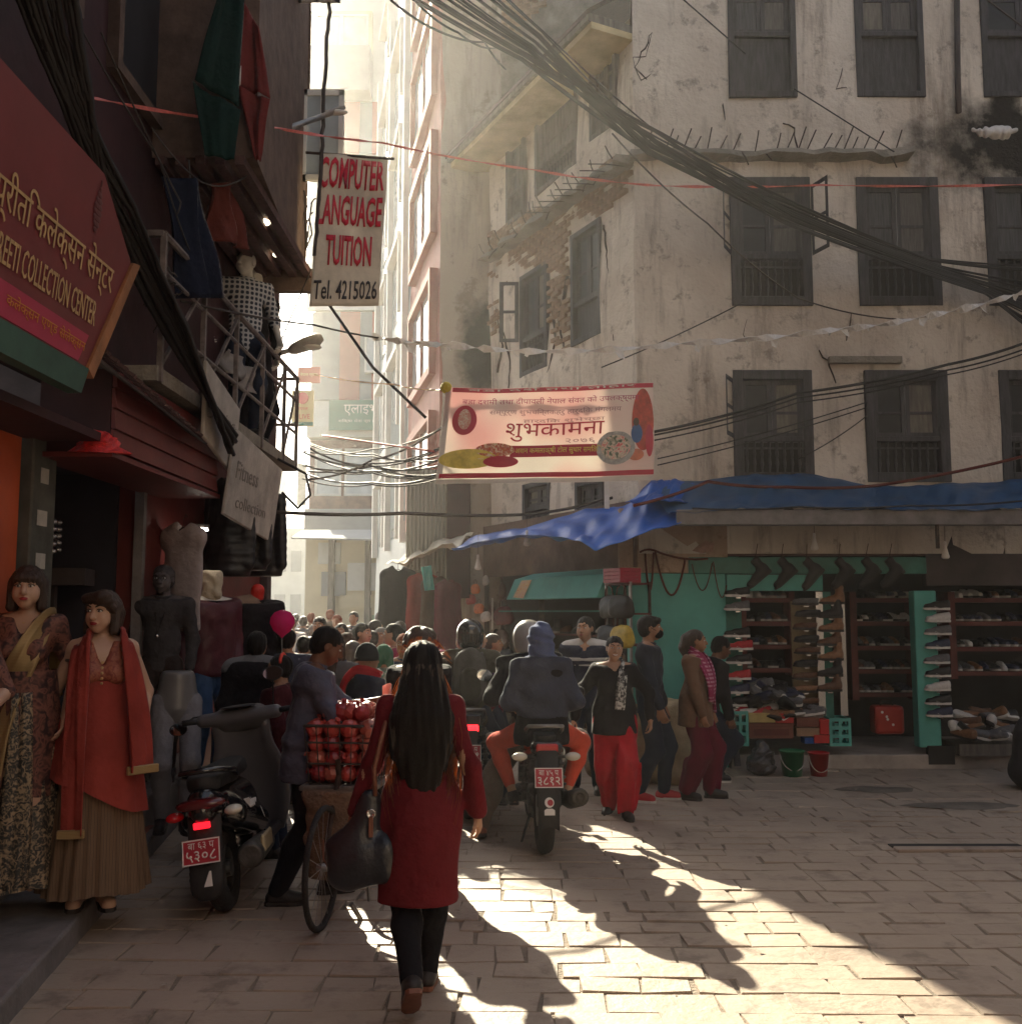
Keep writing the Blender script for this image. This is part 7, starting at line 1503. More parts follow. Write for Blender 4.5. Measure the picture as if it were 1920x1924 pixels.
# ================================================================== right hand stall: shoes and goods
WORLD = False
M_sh = dict(black=mat('shoe_black', (.016, .015, .016), .55, .2, 30, .05), grey=mat('shoe_grey', (.13, .13, .14), .7, .2, 30, .06), red=mat('shoe_red', (.45, .02, .03), .55, .2, 30, .05), brown=mat('shoe_brown', (.12, .055, .03), .5, .25, 25, .05), tan=mat('shoe_tan', (.24, .12, .06), .55, .2, 25, .05), navy=mat('shoe_navy', (.025, .03, .07), .6, .2, 30, .05), white=mat('shoe_white', (.58, .56, .54), .55, .1, 30, .03))
M_sol = mat('shoe_sole_white', (.62, .6, .57), .6, .1, 20, 0); M_sold = mat('shoe_sole_dark', (.03, .026, .024), .7, .1, 20, 0)
def shoe_mesh(kind):
    d = SD(V3(-.2, -.08, -.01), V3(.18, .08, .22), .0075)
    d.cone(V3(.09, 0, .05), V3(-.11, 0, .038), .043, .036, .02); d.cone(V3(.085, 0, .07), V3(-.02, 0, .06), .042, .036, .03); d.cone(V3(.095, 0, .09), V3(.05, 0, .085), .038, .034, .02)
    if kind == 'boot': d.cone(V3(.075, 0, .08), V3(.08, 0, .19), .042, .045, .02)
    if kind == 'loafer': d.plane((0, 0, 1), .085)
    d.cone(V3(.085, 0, .135 if kind != 'boot' else .23), V3(.03, 0, .125 if kind != 'boot' else .235), .034, .03, .01, cut=True); d.plane((0, 0, -1), -.018); return d.mesh('shoe')
def sole_mesh():
    b = MB(); prof = [(-.155, .0), (-.148, .022), (-.11, .038), (-.05, .042), (.02, .036), (.09, .041), (.128, .028), (.138, 0)]; q = prof+[(x, -y) for x, y in reversed(prof[1:-1])]; n = len(q)
    vs = [(x, y, .004 if -.13 < x else .012) for x, y in q]+[(x*1.01, y*1.03, .030) for x, y in q]; b.add(vs, [tuple(reversed(range(n))), tuple(range(n, 2*n))]+[(i, (i+1) % n, (i+1) % n+n, i+n) for i in range(n)]); return b.mesh('sole')
def swoosh():
    b = MB(); pts = [(-.045, .042), (-.02, .037), (.02, .05), (.062, .082), (.01, .058), (-.02, .048), (-.036, .05)]
    for s_ in (-1, 1): b.add([(x, s_*(.0445-abs(x-.02)*.04), z) for x, z in pts]+[(x, s_*(.041-abs(x-.02)*.04), z) for x, z in pts], [tuple(range(7)), tuple(range(7, 14))]+[(i, (i+1) % 7, (i+1) % 7+7, i+7) for i in range(7)])
    return b.mesh('swoosh')
SHM = {k: shoe_mesh(k) for k in ('sneaker', 'boot', 'loafer')}; SOM = sole_mesh(); SWM = swoosh(); SWM.materials.append(M_sol); SOM.materials.append(M_sol)
for m_ in SHM.values(): m_.materials.append(M_sh['black']); m_.polygons.foreach_set('use_smooth', [True]*len(m_.polygons))
def shoe(label, p, rz=0., kind='sneaker', col='black', sole='w', mark=True, group='shoes on the stall', tilt=0., roll=0., sc_=1.):
    o = bpy.data.objects.new('boot' if kind == 'boot' else 'shoe', SHM[kind]); COL.objects.link(o); o.location = p; o.rotation_euler = (roll, tilt, rz); o.scale = (sc_,)*3
    o.material_slots[0].link = 'OBJECT'; o.material_slots[0].material = M_sh[col]; tag(o, label, 'shoe', group)
    s_ = bpy.data.objects.new('sole', SOM); COL.objects.link(s_); s_.parent = o; s_.material_slots[0].link = 'OBJECT'; s_.material_slots[0].material = M_sol if sole == 'w' else M_sold
    if mark: w_ = bpy.data.objects.new('side_mark', SWM); COL.objects.link(w_); w_.parent = o
    return o
ORD = ['top', 'second', 'third', 'fourth', 'fifth', 'sixth', 'seventh', 'eighth', 'ninth', 'tenth', 'eleventh']
def fp(px, py, d): return onplane(px, py, FR.O+FR.n*d, FR.n)
rs = random.Random(8)
pegm = MB().box((0, .05, -.008), (.05, .14, .012)).mesh('peg'); pegm.materials.append(M_chrome)
def column(px, ys, cols, where, d=.09, kind='sneaker', rz=None, sole='w', mark=True):
    for i, (y, c) in enumerate(zip(ys, cols)):
        p = fp(px+rs.uniform(-3, 3), y+10, d)
        shoe('%s %s, %s down %s' % (c, 'ankle boot' if kind == 'boot' else ('loafer' if kind == 'loafer' else 'sneaker with pale sole'), ORD[i], where), p, rs.uniform(-.15, .15) if rz is None else rz, kind, c, sole, mark)
        g_ = bpy.data.objects.new('peg', pegm); COL.objects.link(g_); g_.parent = ST; g_.matrix_basis = Matrix.Translation(p-ST.location)
column(1388, (1112, 1138, 1188, 1212, 1238, 1268, 1294, 1318), ('black', 'grey', 'black', 'red', 'black', 'red', 'navy', 'black'), 'the peg column beside the teal wall')
column(1764, (1137, 1160, 1184, 1210, 1238, 1263, 1289, 1315, 1338), ('black', 'white', 'grey', 'navy', 'grey', 'black', 'white', 'black', 'navy'), 'the peg column on the teal post', d=.10)
column(1516, (1128, 1150, 1174, 1198, 1220, 1244, 1268, 1292, 1316), ('grey', 'black', 'brown', 'black', 'brown', 'black', 'brown', 'tan', 'brown'), 'the beige panel column', d=-.02, kind='loafer', sole='d', mark=False)
column(1562, (1126, 1152, 1178, 1204, 1232, 1262, 1290), ('tan', 'black', 'tan', 'brown', 'tan', 'black', 'brown'), 'the column between the chrome posts', d=.0, kind='boot', sole='d', mark=False)
names = ('left red shelf unit', 'middle red shelf unit', 'far red shelf unit')
for si, (a0, a1, zt, fr_d, dep) in enumerate(SHELVES):
    unit_ = 0 if si < 4 else (1 if si < 9 else 2); row = si if si < 4 else (si-4 if si < 9 else si-9); n = 6 if unit_ == 0 else 9
    for k in range(n):
        c = rs.choice(('black', 'black', 'brown', 'grey', 'white', 'navy', 'black', 'tan')); a = lin(a0+.05, a1-.05, (k+.5)/n)
        shoe('%s shoe standing toe out, %s along the %s shelf of the %s' % (c, ORD[k].replace('top', 'first'), ORD[row], names[unit_]), FR(a, zt+.001, fr_d-.12), pi/2+rs.uniform(-.2, .2), rs.choice(('sneaker', 'loafer', 'sneaker')), c, rs.choice('wwd'), False, sc_=.92)
def heap(px0, px1, y0, y1, d0, n, cols, label, group):
    for i in range(n):
        t = rs.random(); px = lin(px0, px1, rs.random()); py = lin(y0, y1, rs.random()); d = lin(d0-.1, d0+.16, (py-y0)/(y1-y0))
        shoe(label, fp(px, py, d), rs.uniform(-.9, .9)+(pi if rs.random() < .5 else 0), rs.choice(('sneaker', 'loafer')), rs.choice(cols), rs.choice('wd'), rs.random() < .4, group, rs.uniform(-.4, .4), rs.uniform(-.7, .7))
heap(1420, 1500, 1285, 1330, .02, 22, ('black', 'navy', 'grey', 'black'), 'dark shoe in the jumbled heap beside the peg column', 'shoes heaped under the first shelf unit')
heap(1390, 1545, 1332, 1352, .06, 14, ('black', 'red', 'white', 'tan', 'grey'), 'mixed shoe in the low row above the cardboard boxes', 'shoes in the low row above the boxes')
heap(1800, 1900, 1345, 1392, .05, 24, ('brown', 'tan', 'black', 'grey', 'white'), 'sandal in the heap spilling beside the far teal post', 'shoes heaped by the far post')
for a in (1470, 1800):      # tables that carry the heaps
    q = fp(a, 1352, 0); b = MB(); 
# display benches under the heaps
b = MB(); r = FR.rect(1395, 1338, 1545, 1345, d=.1); fbox(b, FR, r[0], r[1], r[2]-.02, r[3]-.02, -.2, .14); b.build('display_bench', M_wood2, ST).matrix_basis = Matrix.Translation(-ST.location)
b = MB(); r = FR.rect(1420, 1326, 1500, 1332, d=.0); fbox(b, FR, r[0], r[1], r[2]-.02, r[3]-.01, -.25, .03); b.build('display_bench', M_wood2, ST).matrix_basis = Matrix.Translation(-ST.location)
b = MB(); r = FR.rect(1795, 1390, 1910, 1400, d=.1); fbox(b, FR, r[0], r[1], .155, r[2]+.02, -.3, .2); b.build('display_bench', M_wood2, ST).matrix_basis = Matrix.Translation(-ST.location)
# boots hanging from the beam
for i, (px, lab) in enumerate(((1430, 'first'), (1480, 'second'), (1532, 'third'), (1588, 'fourth'), (1636, 'fifth'), (1680, 'sixth'))):
    p = fp(px, 1062, .05); o = shoe('dark ankle boot hanging by a cord from the teal beam, %s from the teal wall' % lab, p+Vector((0, 0, -.17)), 0, 'boot', 'black', 'd', False, 'boots hanging from the beam', tilt=-.75+rs.uniform(-.1, .1)); o.scale = (1.15,)*3
    c_ = MB(); c_.tube([(0, 0, .0), (.02, 0, .16)], .004, 4); q = c_.build('cord', M_rebar, None); q.parent = o; q.matrix_basis = Matrix.Translation((.08, 0, .19)) @ Matrix.Rotation(.75, 4, 'Y')
# chains of hooks along the beam, bulbs
for i, (px, py, Y, lab) in enumerate(((1530, 1022, 11.0, 'white bulb hanging over the middle of the shoe stall'), (1776, 1038, 10.9, 'white bulb hanging over the far teal post'), (898, 1060, 12.6, 'small pale conical lamp hanging in the bag stall'), (990, 1015, 11.9, 'round clear bulb under the bright blue tarpaulin'))):
    o = empty('light_bulb', P(px, py, Y), 0, lab, 'bulb', 'bulbs hanging over the stalls'); b = MB()
    b.lathe([(.012, .075), (.018, .05), (.03, .0), (.042, -.045), (.038, -.062), (.02, -.07), (0, -.072)], (0, 0, 0), 14); b.build('glass', mat('frosted_bulb', (.72, .7, .66), .4, 0, 1, 0), o, smooth=True); b = MB(); b.lathe([(.016, .075), (.016, .11), (.006, .12), (.0, .12)], (0, 0, 0), 10); b.build('holder', M_ink, o); MB().tube([(0, 0, .12), (.004, 0, .40)], .003, 4).build('flex', M_cab, o)
def cbox(name, label, cat, px0, py0, px1, py1, d, dep, m, group=None, lid=None):
    a, b2 = fp(px0, py1, d), fp(px1, py0, d); o = empty(name, ((a.x+b2.x)/2, a.y+dep/2, a.z), 0, label, cat, group); w_, h = b2.x-a.x, b2.z-a.z
    b = MB(); b.box((0, 0, h*.39), (w_, dep, h*.78)); b.build('tray', m, o, bevel=.003); b = MB(); b.box((0, 0, h*.89), (w_+.008, dep+.008, h*.22)); b.build('lid', lid or m, o, bevel=.003); return o, w_, h, dep
M_cred = mat('red_card', (.48, .03, .03), .6, .1, 6, 0); M_cbrn = mat('brown_card', (.19, .07, .05), .7, .15, 6, .03); M_cyel = mat('yellow_card', (.5, .38, .15), .7, .15, 8, 0)
o, w_, h, dp = cbox('shoe_box', 'bright red shoe box with a white tick mark beside the yellow box', 'box', 1458, 1341, 1491, 1359, .22, .2, M_cred); b = MB(); b.prism([(-.045, .0), (-.02, -.018), (.0, -.012), (.05, .022), (-.01, -.002), (-.03, .006)], 0, .003, lambda u, v, w: Vector((u, -dp/2-.002-w, h*.42+v))); b.build('white_tick', M_ink, o)
cbox('shoe_box', 'yellow and tan shoe box above the brown wooden drawer', 'box', 1407, 1340, 1456, 1358, .22, .2, M_cyel); o, w_, h, dp = cbox('wooden_drawer', 'wide brown red box with a panelled front behind the black plastic bag', 'box', 1408, 1359, 1490, 1388, .2, .2, M_cbrn)
b = MB(); b.box((0, -dp/2-.004, h*.4), (w_*.8, .008, h*.4)); b.build('panel', M_shelf, o)
cbox('shoe_box', 'brown cardboard shoe box stacked behind the green bucket', 'box', 1497, 1349, 1539, 1366, .22, .2, M_cbrn); cbox('shoe_box', 'tan cardboard box under the brown one behind the green bucket', 'box', 1497, 1368, 1539, 1384, .22, .2, mat('tan_card', (.32, .2, .13), .7, .1)); cbox('shoe_box', 'upright red box against the second teal crate', 'box', 1541, 1352, 1557, 1380, .24, .15, M_cred); cbox('shoe_box', 'small blue box above the red bucket', 'box', 1512, 1386, 1534, 1398, .2, .16, mat('blue_card', (.02, .09, .35), .6, .1)); cbox('shoe_box', 'long red box lying over the red bucket rim', 'box', 1530, 1381, 1558, 1397, .22, .16, M_cred)
def crate(label, px0, py0, px1, py1, d, m, dep=.3, group='plastic crates at the stalls'):
    a, b2 = fp(px0, py1, d), fp(px1, py0, d); w_, h = b2.x-a.x, b2.z-a.z; o = empty('plastic_crate', ((a.x+b2.x)/2, a.y+dep/2, a.z), 0, label, 'crate', group); n = max(3, int(h/.11))
    for sx, sy, L, r_ in ((0, -1, w_, 0), (0, 1, w_, 0), (-1, 0, dep, 1), (1, 0, dep, 1)):
        b = MB()
        for k in range(n+1): z = lin(.015, h-.015, k/n); b.box((sx*w_/2, sy*dep/2, z), ((L if not r_ else .016), (.016 if not r_ else L), .035))
        for t in (-.46, 0, .46): b.box((sx*w_/2+(t*L if not r_ else 0), sy*dep/2+(t*L if r_ else 0), h/2), (.03 if not r_ else .014, .014 if not r_ else .03, h))
        b.build('crate_side', m, o)
    b = MB(); b.box((0, 0, .01), (w_, dep, .015)); b.build('crate_bottom', m, o); return o
crate('tall teal slotted crate standing under the peg column', 1378, 1337, 1404, 1402, .22, M_teal); crate('teal slotted crate standing beside the upright red box', 1560, 1350, 1597, 1402, .16, M_teal)
ld = empty('leaning_board', fp(1386, 1440, .3), 0, 'narrow dark wooden board leaning against the first teal crate', 'board'); b = MB(); b.bar((0, 0, 0), (-.03, .1, .55), .07, .02); b.build('plank', M_wood, ld)
def bucket(label, px, pyb, d, m, R=.12, H=.25):
    o = empty('bucket', Vector((fp(px, pyb, d).x, fp(px, pyb, d).y, .0)), 0, label, 'bucket', 'buckets at the shoe stall'); b = MB(); b.lathe([(.0, 0), (R*.78, 0), (R, H), (R*1.07, H), (R*1.07, H+.015), (R*.97, H+.015), (R*.75, .02), (0, .02)], (0, 0, 0), 24, cap=False); b.build('pail', m, o, smooth=True)
    MB().tube([(R*1.05*cos(a), -R*.35-R*.75*sin(a)*.6, H*.9-.16*sin(a)) for a in [pi*i/10 for i in range(11)]], .004, 5).build('handle', M_alu, o); return o
bucket('green plastic bucket standing in front of the brown shoe boxes', 1488, 1437, .55, mat('green_plastic', (.015, .16, .07), .4, .1, 5, 0), .125, .25); bucket('red plastic bucket standing next to the green one', 1538, 1437, .55, mat('red_plastic', (.35, .02, .025), .4, .1, 5, 0), .105, .23)
pb_ = empty('plastic_bag', Vector((fp(1430, 1440, .5).x, fp(1430, 1440, .5).y, 0)), 0, 'knotted black plastic bag on the ground beside the green bucket', 'bag'); d = SD(V3(-.25, -.2, -.02), V3(.25, .2, .42), .012); d.cone(V3(0, 0, .13), V3(.02, 0, .2), .155, .11, .05); d.cone(V3(.02, 0, .2), V3(.0, 0, .34), .06, .04, .05); d.disp(folds(.018, 30, 2)); d.plane((0, 0, -1), 0); d.build('film', mat('black_film', (.05, .045, .05), .25, .3, 14, .15, spec=.7), pb_)
tb = empty('red_case', fp(1667, 1380, -.5), 0, 'red plastic case with white dots on the floor inside the shoe stall', 'case'); b = MB(); b.box((0, 0, .17), (.34, .22, .32)); b.build('shell', mat('red_case_plastic', (.40, .035, .025), .35, .1, 4, 0), tb, bevel=.04)
for x, z in ((-.09, .26), (-.03, .18), (.03, .12), (-.04, .21)): b = MB(); b.lathe([(.0, -.004), (.014, -.003), (.016, 0)], (0, 0, 0), 10, M=Matrix.Translation((x, -.112, z)) @ Matrix.Rotation(-pi/2, 4, 'X')); b.build('white_dot', M_ink, tb)
MB().tube([(-.07, 0, .33), (-.06, 0, .39), (.06, 0, .39), (.07, 0, .33)], .01, 6).build('handle', M_rebar, tb)
rg = empty('doormat', G(1720, 1440), 0, 'long dark brown mat lying along the stall step', 'mat'); b = MB(); b.box((.25, -.02, .012), (1.9, .16, .02)); b.build('pile', mat('brown_mat', (.06, .035, .035), .95, .2, 20, .2), rg)
# sacks behind the walking group
p = lambda px, Y: Vector((P(px, 1150, Y).x, Y, 0))
sack('bulging tan woven sack slumped between the smiling woman and the masked man', p(1180, 10.35), .2, .30, .72, mat('tan_weave', (.38, .26, .15), .85, .2, 8, .2, 90), seed=1, tie=False); sack('tall cream woven sack standing behind the masked man', p(1258, 10.3), -.2, .28, .85, mat('cream_weave', (.46, .37, .23), .85, .2, 8, .2, 90), seed=2, tie=False); sack('flat tan sack leaning behind the first woven sack', p(1135, 10.7), .4, .23, .72, M_sack, seed=3, tie=False)
# dark bundle at the right edge of the picture
sack('big dark covered bundle at the right hand end of the stall step', Vector((5.15, 9.95, 0)), 0, .33, .62, mat('dark_cover', (.014, .013, .018), .7, .2, 6, .1), name='covered_bundle', cat='bundle', seed=7, tie=False)
# cords and ornament over the teal wall
M_cord = mat('rust_cord', (.13, .045, .03), .85, .2, 20, .1)
def cord(label, pts, r=.012): MB().tube(pts, r, 6).build('cord_loop', M_cord, ST, smooth=True, world=True)
f4 = lambda px, py: fp(px, py, .05)
cord('short loop of rusty cord at the corner edge of the teal wall', sagline(f4(1212, 1040), f4(1228, 1038), .42, 12)); cord('long loop of rusty cord across the teal wall', sagline(f4(1231, 1036), f4(1288, 1048), .45, 14)); cord('rusty cord strung from the corner post to the stall beam', sagline(f4(1202, 1038), f4(1228, 1034), -.02, 6)+sagline(f4(1229, 1034), f4(1330, 1050), .04, 8)); cord('dark wire loops dangling below the stall beam end', sagline(f4(1300, 1060), f4(1338, 1058), .30, 10), .006); cord('wire tangle hanging from the beam beside the first boot', sagline(f4(1340, 1055), f4(1365, 1100), .25, 10), .006)
o = empty('plaster_patch', fp(1322, 1028, .01), 0, 'torn pinkish paper remnant stuck above the stall beam', 'paper'); b = MB(); b.add([(-.13, 0, -.04), (-.02, -.01, -.07), (.1, 0, -.05), (.12, -.01, .04), (.02, 0, .07), (-.06, -.01, .02)], [tuple(range(6))]); b.build('scrap', mat('pink_scrap', (.40, .25, .2), .9, .3, 10, 0), o, solid=.006)
# ================================================================== bag stall goods along the receding face
def sp(px, py, d): return onplane(px, py, SF.O+SF.n*d, SF.n)
M_bag = dict(black=mat('bag_black', (.014, .013, .014), .45, .2, 14, .05), brown=mat('bag_brown', (.09, .04, .03), .45, .2, 14, .05), red=mat('bag_red', (.30, .03, .03), .45, .2, 14, .05), orange=mat('bag_orange', (.55, .15, .04), .5, .2, 14, .05), yellow=mat('bag_yellow', (.55, .40, .05), .5, .2, 14, .05), white=mat('bag_white', (.55, .5, .47), .5, .15, 14, .03), maroon=mat('bag_maroon', (.15, .02, .03), .45, .2, 14, .05))
def hbag_mesh():
    d = SD(V3(-.2, -.1, -.26), V3(.2, .1, .03), .013); d.cone(V3(-.1, 0, -.15), V3(.1, 0, -.15), .10, k=.04, flat=.5); d.cone(V3(-.08, 0, -.05), V3(.08, 0, -.05), .055, k=.05, flat=.5); d.disp(folds(.006, 30, 4)); return d.mesh('bag')
HBM = hbag_mesh(); HBM.materials.append(M_bag['black']); HBM.polygons.foreach_set('use_smooth', [True]*len(HBM.polygons)); hb_ = MB(); hb_.tube([(-.08, 0, -.03), (-.06, 0, .09), (0, 0, .13), (.06, 0, .09), (.08, 0, -.03)], .008, 5); HBH = hb_.mesh('handle'); HBH.materials.append(M_bag['brown'])
angS = atan2(SF.u.y, SF.u.x)
def hbag(label, q, c, s_=1., group='bags hung in the bag stall'):
    o = bpy.data.objects.new('handbag', HBM); COL.objects.link(o); o.location = q; o.rotation_euler = (0, rs.uniform(-.12, .12), angS+rs.uniform(-.4, .4)); o.scale = (s_,)*3; o.material_slots[0].link = 'OBJECT'; o.material_slots[0].material = M_bag[c]; tag(o, label, 'bag', group); h = bpy.data.objects.new('handle', HBH); COL.objects.link(h); h.parent = o
cols = ['black', 'maroon', 'red', 'black', 'brown', 'black', 'brown', 'maroon']
rows_ = ('top', 'second', 'third', 'lowest')
for r_, y in enumerate((1100, 1140, 1180, 1225)):
    for k, px in enumerate((830, 860, 890, 920, 948)):
        c = cols[(k*3+r_*5) % 8]; hbag('%s bag in the %s row of the dim bag stall, %s from the hoarding' % (c, rows_[r_], ORD[k].replace('top', 'first')), sp(px+rs.uniform(-5, 5), y+rs.uniform(-6, 6), -.12+rs.uniform(-.1, .1)), c)
for px, py, c, lab in ((893, 1098, 'orange', 'small orange toy like bag dangling in front of the bag rows'), (900, 1135, 'orange', 'orange cloth shoe hanging below the small orange bag'), (912, 1150, 'white', 'pale small bag hanging lowest in the dangling bunch'), (884, 1118, 'red', 'bright red small pouch at the top of the dangling bunch'), (912, 1082, 'white', 'white and red pouch hanging near the conical lamp')): hbag(lab, sp(px, py, .25), c, .55, 'small bags dangling in a bunch')
# rack of bags at the corner, with the red crate on top
rk = empty('bag_rack', SF(sfx(1177, .32), 0, .32), angS, 'metal rack of dark bags beside the teal wall under the red crate', 'rack')
for x in (-.24, .24):
    for y in (-.1, .14): MB().bar((x, y, 0), (x, y, 2.02), .025).build('upright', M_alu if y < 0 else M_rebar, rk)
for z in (.5, .95, 1.35, 1.68, 2.0): b = MB(); b.box((0, .02, z), (.5, .28, .02)); b.build('shelf', M_shelf, rk)
R3 = Matrix.Rotation(angS, 3, 'Z')
for z, cs in ((1.60, ('black', 'black')), (1.28, ('black', 'yellow')), (.88, ('maroon', 'white')), (.45, ('red', 'brown'))):
    for k, c in enumerate(cs): hbag('%s bag on the corner rack, %s shelf, %s' % (c, {1.60: 'top', 1.28: 'second', .88: 'third', .45: 'bottom'}[z], 'street side' if k else 'inner side'), rk.location+R3 @ Vector((-.12+.24*k, -.14, z+.27)), c, .95, 'bags on the corner rack')
a_ = rk.location+R3 @ Vector((0, -.05, 2.015)); cr = crate('red slotted plastic crate on top of the bag rack', 1150, 1092, 1207, 1118, .3, mat('crate_red', (.33, .02, .05), .45, .1, 6, 0), .25); cr.location = a_; cr.rotation_euler = (0, 0, angS)
# shoes on the side shelves below the teal sign box
for k, z in enumerate((1.4, 1.08, .76)):
    for j in range(9):
        c = rs.choice(('black', 'brown', 'white', 'grey', 'tan', 'black')); shoe('%s shoe, %s along the %s side shelf under the teal sign box' % (c, ORD[j].replace('top', 'first'), ('upper', 'middle', 'lower')[k]), SF(lin(.55, SL-.95, j/8), z+.002, -.62), angS+rs.uniform(-.4, .4)+(pi/2 if k == 1 else 0), rs.choice(('sneaker', 'boot', 'loafer')), c, rs.choice('wd'), False, 'shoes on the side shelves')
# clothes hanging at the far stalls under the cream awning
for k, (px, Y, c, lab) in enumerate(((748, 14.0, 'black', 'dark coat hanging under the edge of the cream awning'), (772, 14.1, 'brown', 'brown garment hanging second under the cream awning'), (796, 13.9, 'red', 'faded red garment hanging below the cream awning'), (820, 13.8, 'brown', 'grey brown garment hanging beside the small green cloth'), (842, 13.7, 'maroon', 'maroon garment hanging nearest the dim bag stall'))): garment(lab, P(px, 1075+k*6, Y), radians(15+k*10), .46, .95, {'black': M_blackj, 'brown': M_brown, 'red': cloth('faded_red_garment', (.28, .05, .04)), 'maroon': M_burg}[c], .07, True, name='hanging_garment', group='garments under the cream awning')
hangcloth('small green plastic sheet hanging under the cream awning', [P(792, 1066, 13.2), P(810, 1062, 13.2), P(816, 1108, 13.2), P(798, 1110, 13.2)], M_teal, seed=3, wave=.02, name='plastic_sheet', cat='plastic sheet')
# ================================================================== banners, cables, street lamps, strings
# ---- hanging cloth signboard: computer language tuition
def clothsign(label, c, u, v, w_, h, wave, m, seed=0):
    """returns (object, surface fn(u,v,w)) centred on c"""
    u = Vector(u).normalized(); v = Vector(v).normalized(); n = u.cross(v); r = np.random.RandomState(seed); ph = r.uniform(0, 6, 4)
    def fn(a, b_, d=0.): return Vector(c)+u*a+v*b_+n*(d+wave*(sin(a*5/w_*1.2+ph[0])+.5*sin(b_*7/h+ph[1]+a*2/w_)+.25*sin(a*16/w_+ph[2]-b_*4/h)))
    o = empty('cloth_banner', (0, 0, 0), 0, label, 'banner')
    MB().sheet(lambda p, q: fn((p-.5)*w_, (q-.5)*h, 0), 28, 28).build('cloth', m, o, smooth=True, solid=.006); return o, fn
Yb = 9.6; a = P(596, 288, Yb-.15); b_ = P(733, 298, Yb+.25); c_ = P(708, 582, Yb+.25); d_ = P(584, 568, Yb-.15)
cen = (a+b_+c_+d_)/4; uu = (b_-a); vv = ((a+b_)-(c_+d_))/2
TB, tf = clothsign('hanging white cloth sign with red and black hand painted computer tuition lettering', cen, uu, vv, uu.length*.93, vv.length, .018, mat('stained_white_cloth', (.60, .53, .42), .85, .18, 3, .08), 3)
M_hred = mat('painted_red', (.55, .02, .045), .6, .15, 20, 0); M_hblk = mat('painted_black', (.035, .03, .032), .6, .1, 20, 0)
W_, H_ = uu.length*.93, vv.length
for t_, v0, hh, ww, m_, off in (('COMPUTER', .375, .205, 1.02, M_hred, -.02), ('LANGUAGE', .13, .20, 1.02, M_hred, -.02), ('TUITION', -.135, .205, .74, M_hred, .0), ('Tel. 4215026', -.395, .125, 1.0, M_hblk, -.01)):
    text('lettering', t_, lambda u, v, w, v0=v0, off=off: tf(u+off*W_, v+v0*H_, .014+w), width=W_*ww*.93, height=H_*hh, m=m_, parent=TB, bold=.025 if m_ is M_hred else .01)
MB().tube([P(575, 286, Yb-.2), P(740, 298, Yb+.25)], .014, 8).build('top_rod', M_rebar, TB)
# ---- festive greeting banner
Y0 = 8.3; a = P(838, 728, Y0); b_ = P(1228, 718, Y0+.35); c_ = P(1226, 902, Y0+.35); d_ = P(818, 910, Y0)
cen = (a+b_+c_+d_)/4; uu = (b_-a+c_-d_)/2; vv = ((a+b_)-(c_+d_))/2; W_, H_ = uu.length, vv.length
def mkb():
    u = uu.normalized(); n = u.cross(vv).normalized()
    if n.y > 0: n = -n
    def fn(p, q, d=0.):
        s_, t_ = p/W_+.5, q/H_+.5
        base = d_.lerp(c_, s_).lerp(a.lerp(b_, s_), t_)
        base.z += -.02*sin(pi*s_)*(1 if t_ > .5 else .4)
        return base+n*(d+.02*sin(s_*7+t_*3)+.014*sin(s_*15-t_*6+1)+.05*sin(pi*s_)*(1-t_))
    return fn
bf = mkb(); FBn = empty('greeting_banner', (0, 0, 0), 0, 'pink and white festive greeting banner with red Nepali lettering strung across the street', 'banner')
M_bw = mat('banner_white', (.66, .62, .57), .6, .08, 4, .04)
m_ = bpy.data.materials.new('banner_print'); m_.use_nodes = True; t = m_.node_tree; N = t.nodes; L = t.links
tc = N.new('ShaderNodeTexCoord'); no = N.new('ShaderNodeTexNoise'); no.inputs['Scale'].default_value = 1.6; rp = N.new('ShaderNodeValToRGB'); e = rp.color_ramp.elements; e[0].color = (.84, .80, .74, 1); e[0].position = .35; e[1].color = (.80, .58, .55, 1); e[1].position = .65
L.new(tc.outputs['Object'], no.inputs[0]); L.new(no.outputs[0], rp.inputs[0]); L.new(rp.outputs[0], N['Principled BSDF'].inputs['Base Color']); N['Principled BSDF'].inputs['Roughness'].default_value = .5
tl_ = N.new('ShaderNodeBsdfTranslucent'); L.new(rp.outputs[0], tl_.inputs[0]); mx = N.new('ShaderNodeMixShader'); mx.inputs[0].default_value = .35; L.new(N['Principled BSDF'].outputs[0], mx.inputs[1]); L.new(tl_.outputs[0], mx.inputs[2]); L.new(mx.outputs[0], N['Material Output'].inputs[0])
MB().sheet(lambda p, q: bf((p-.5)*W_, (q-.5)*H_), 40, 20).build('cloth', m_, FBn, smooth=True, solid=.006)
def bsheet(nm, x0, x1, y0, y1, m, d=.005, nu=24, nv=2): return MB().sheet(lambda p, q: bf(lin(x0, x1, p)*W_, lin(y0, y1, q)*H_, d), nu, nv).build(nm, m, FBn, smooth=True)
M_brd = mat('banner_red', (.50, .035, .07), .5, .1, 6, 0); M_bor = mat('banner_orange', (.62, .2, .12), .5, .2, 12, 0); M_byl = mat('banner_yellow', (.75, .6, .12), .5, .2, 14, 0); M_bmg = mat('banner_magenta', (.42, .05, .14), .5, .1, 6, 0); M_bfade = mat('banner_faded_ink', (.42, .24, .26), .5, .1, 6, 0)
bsheet('white_edge', -.5, .5, -.5, -.455, M_bw); bsheet('red_border', -.49, .5, -.445, -.395, M_brd); bsheet('top_band', -.47, .5, .45, .497, M_brd); bsheet('white_edge', -.5, -.475, -.45, .5, M_bw); bsheet('red_ribbon', -.18, .26, -.235, -.115, M_brd, .006)
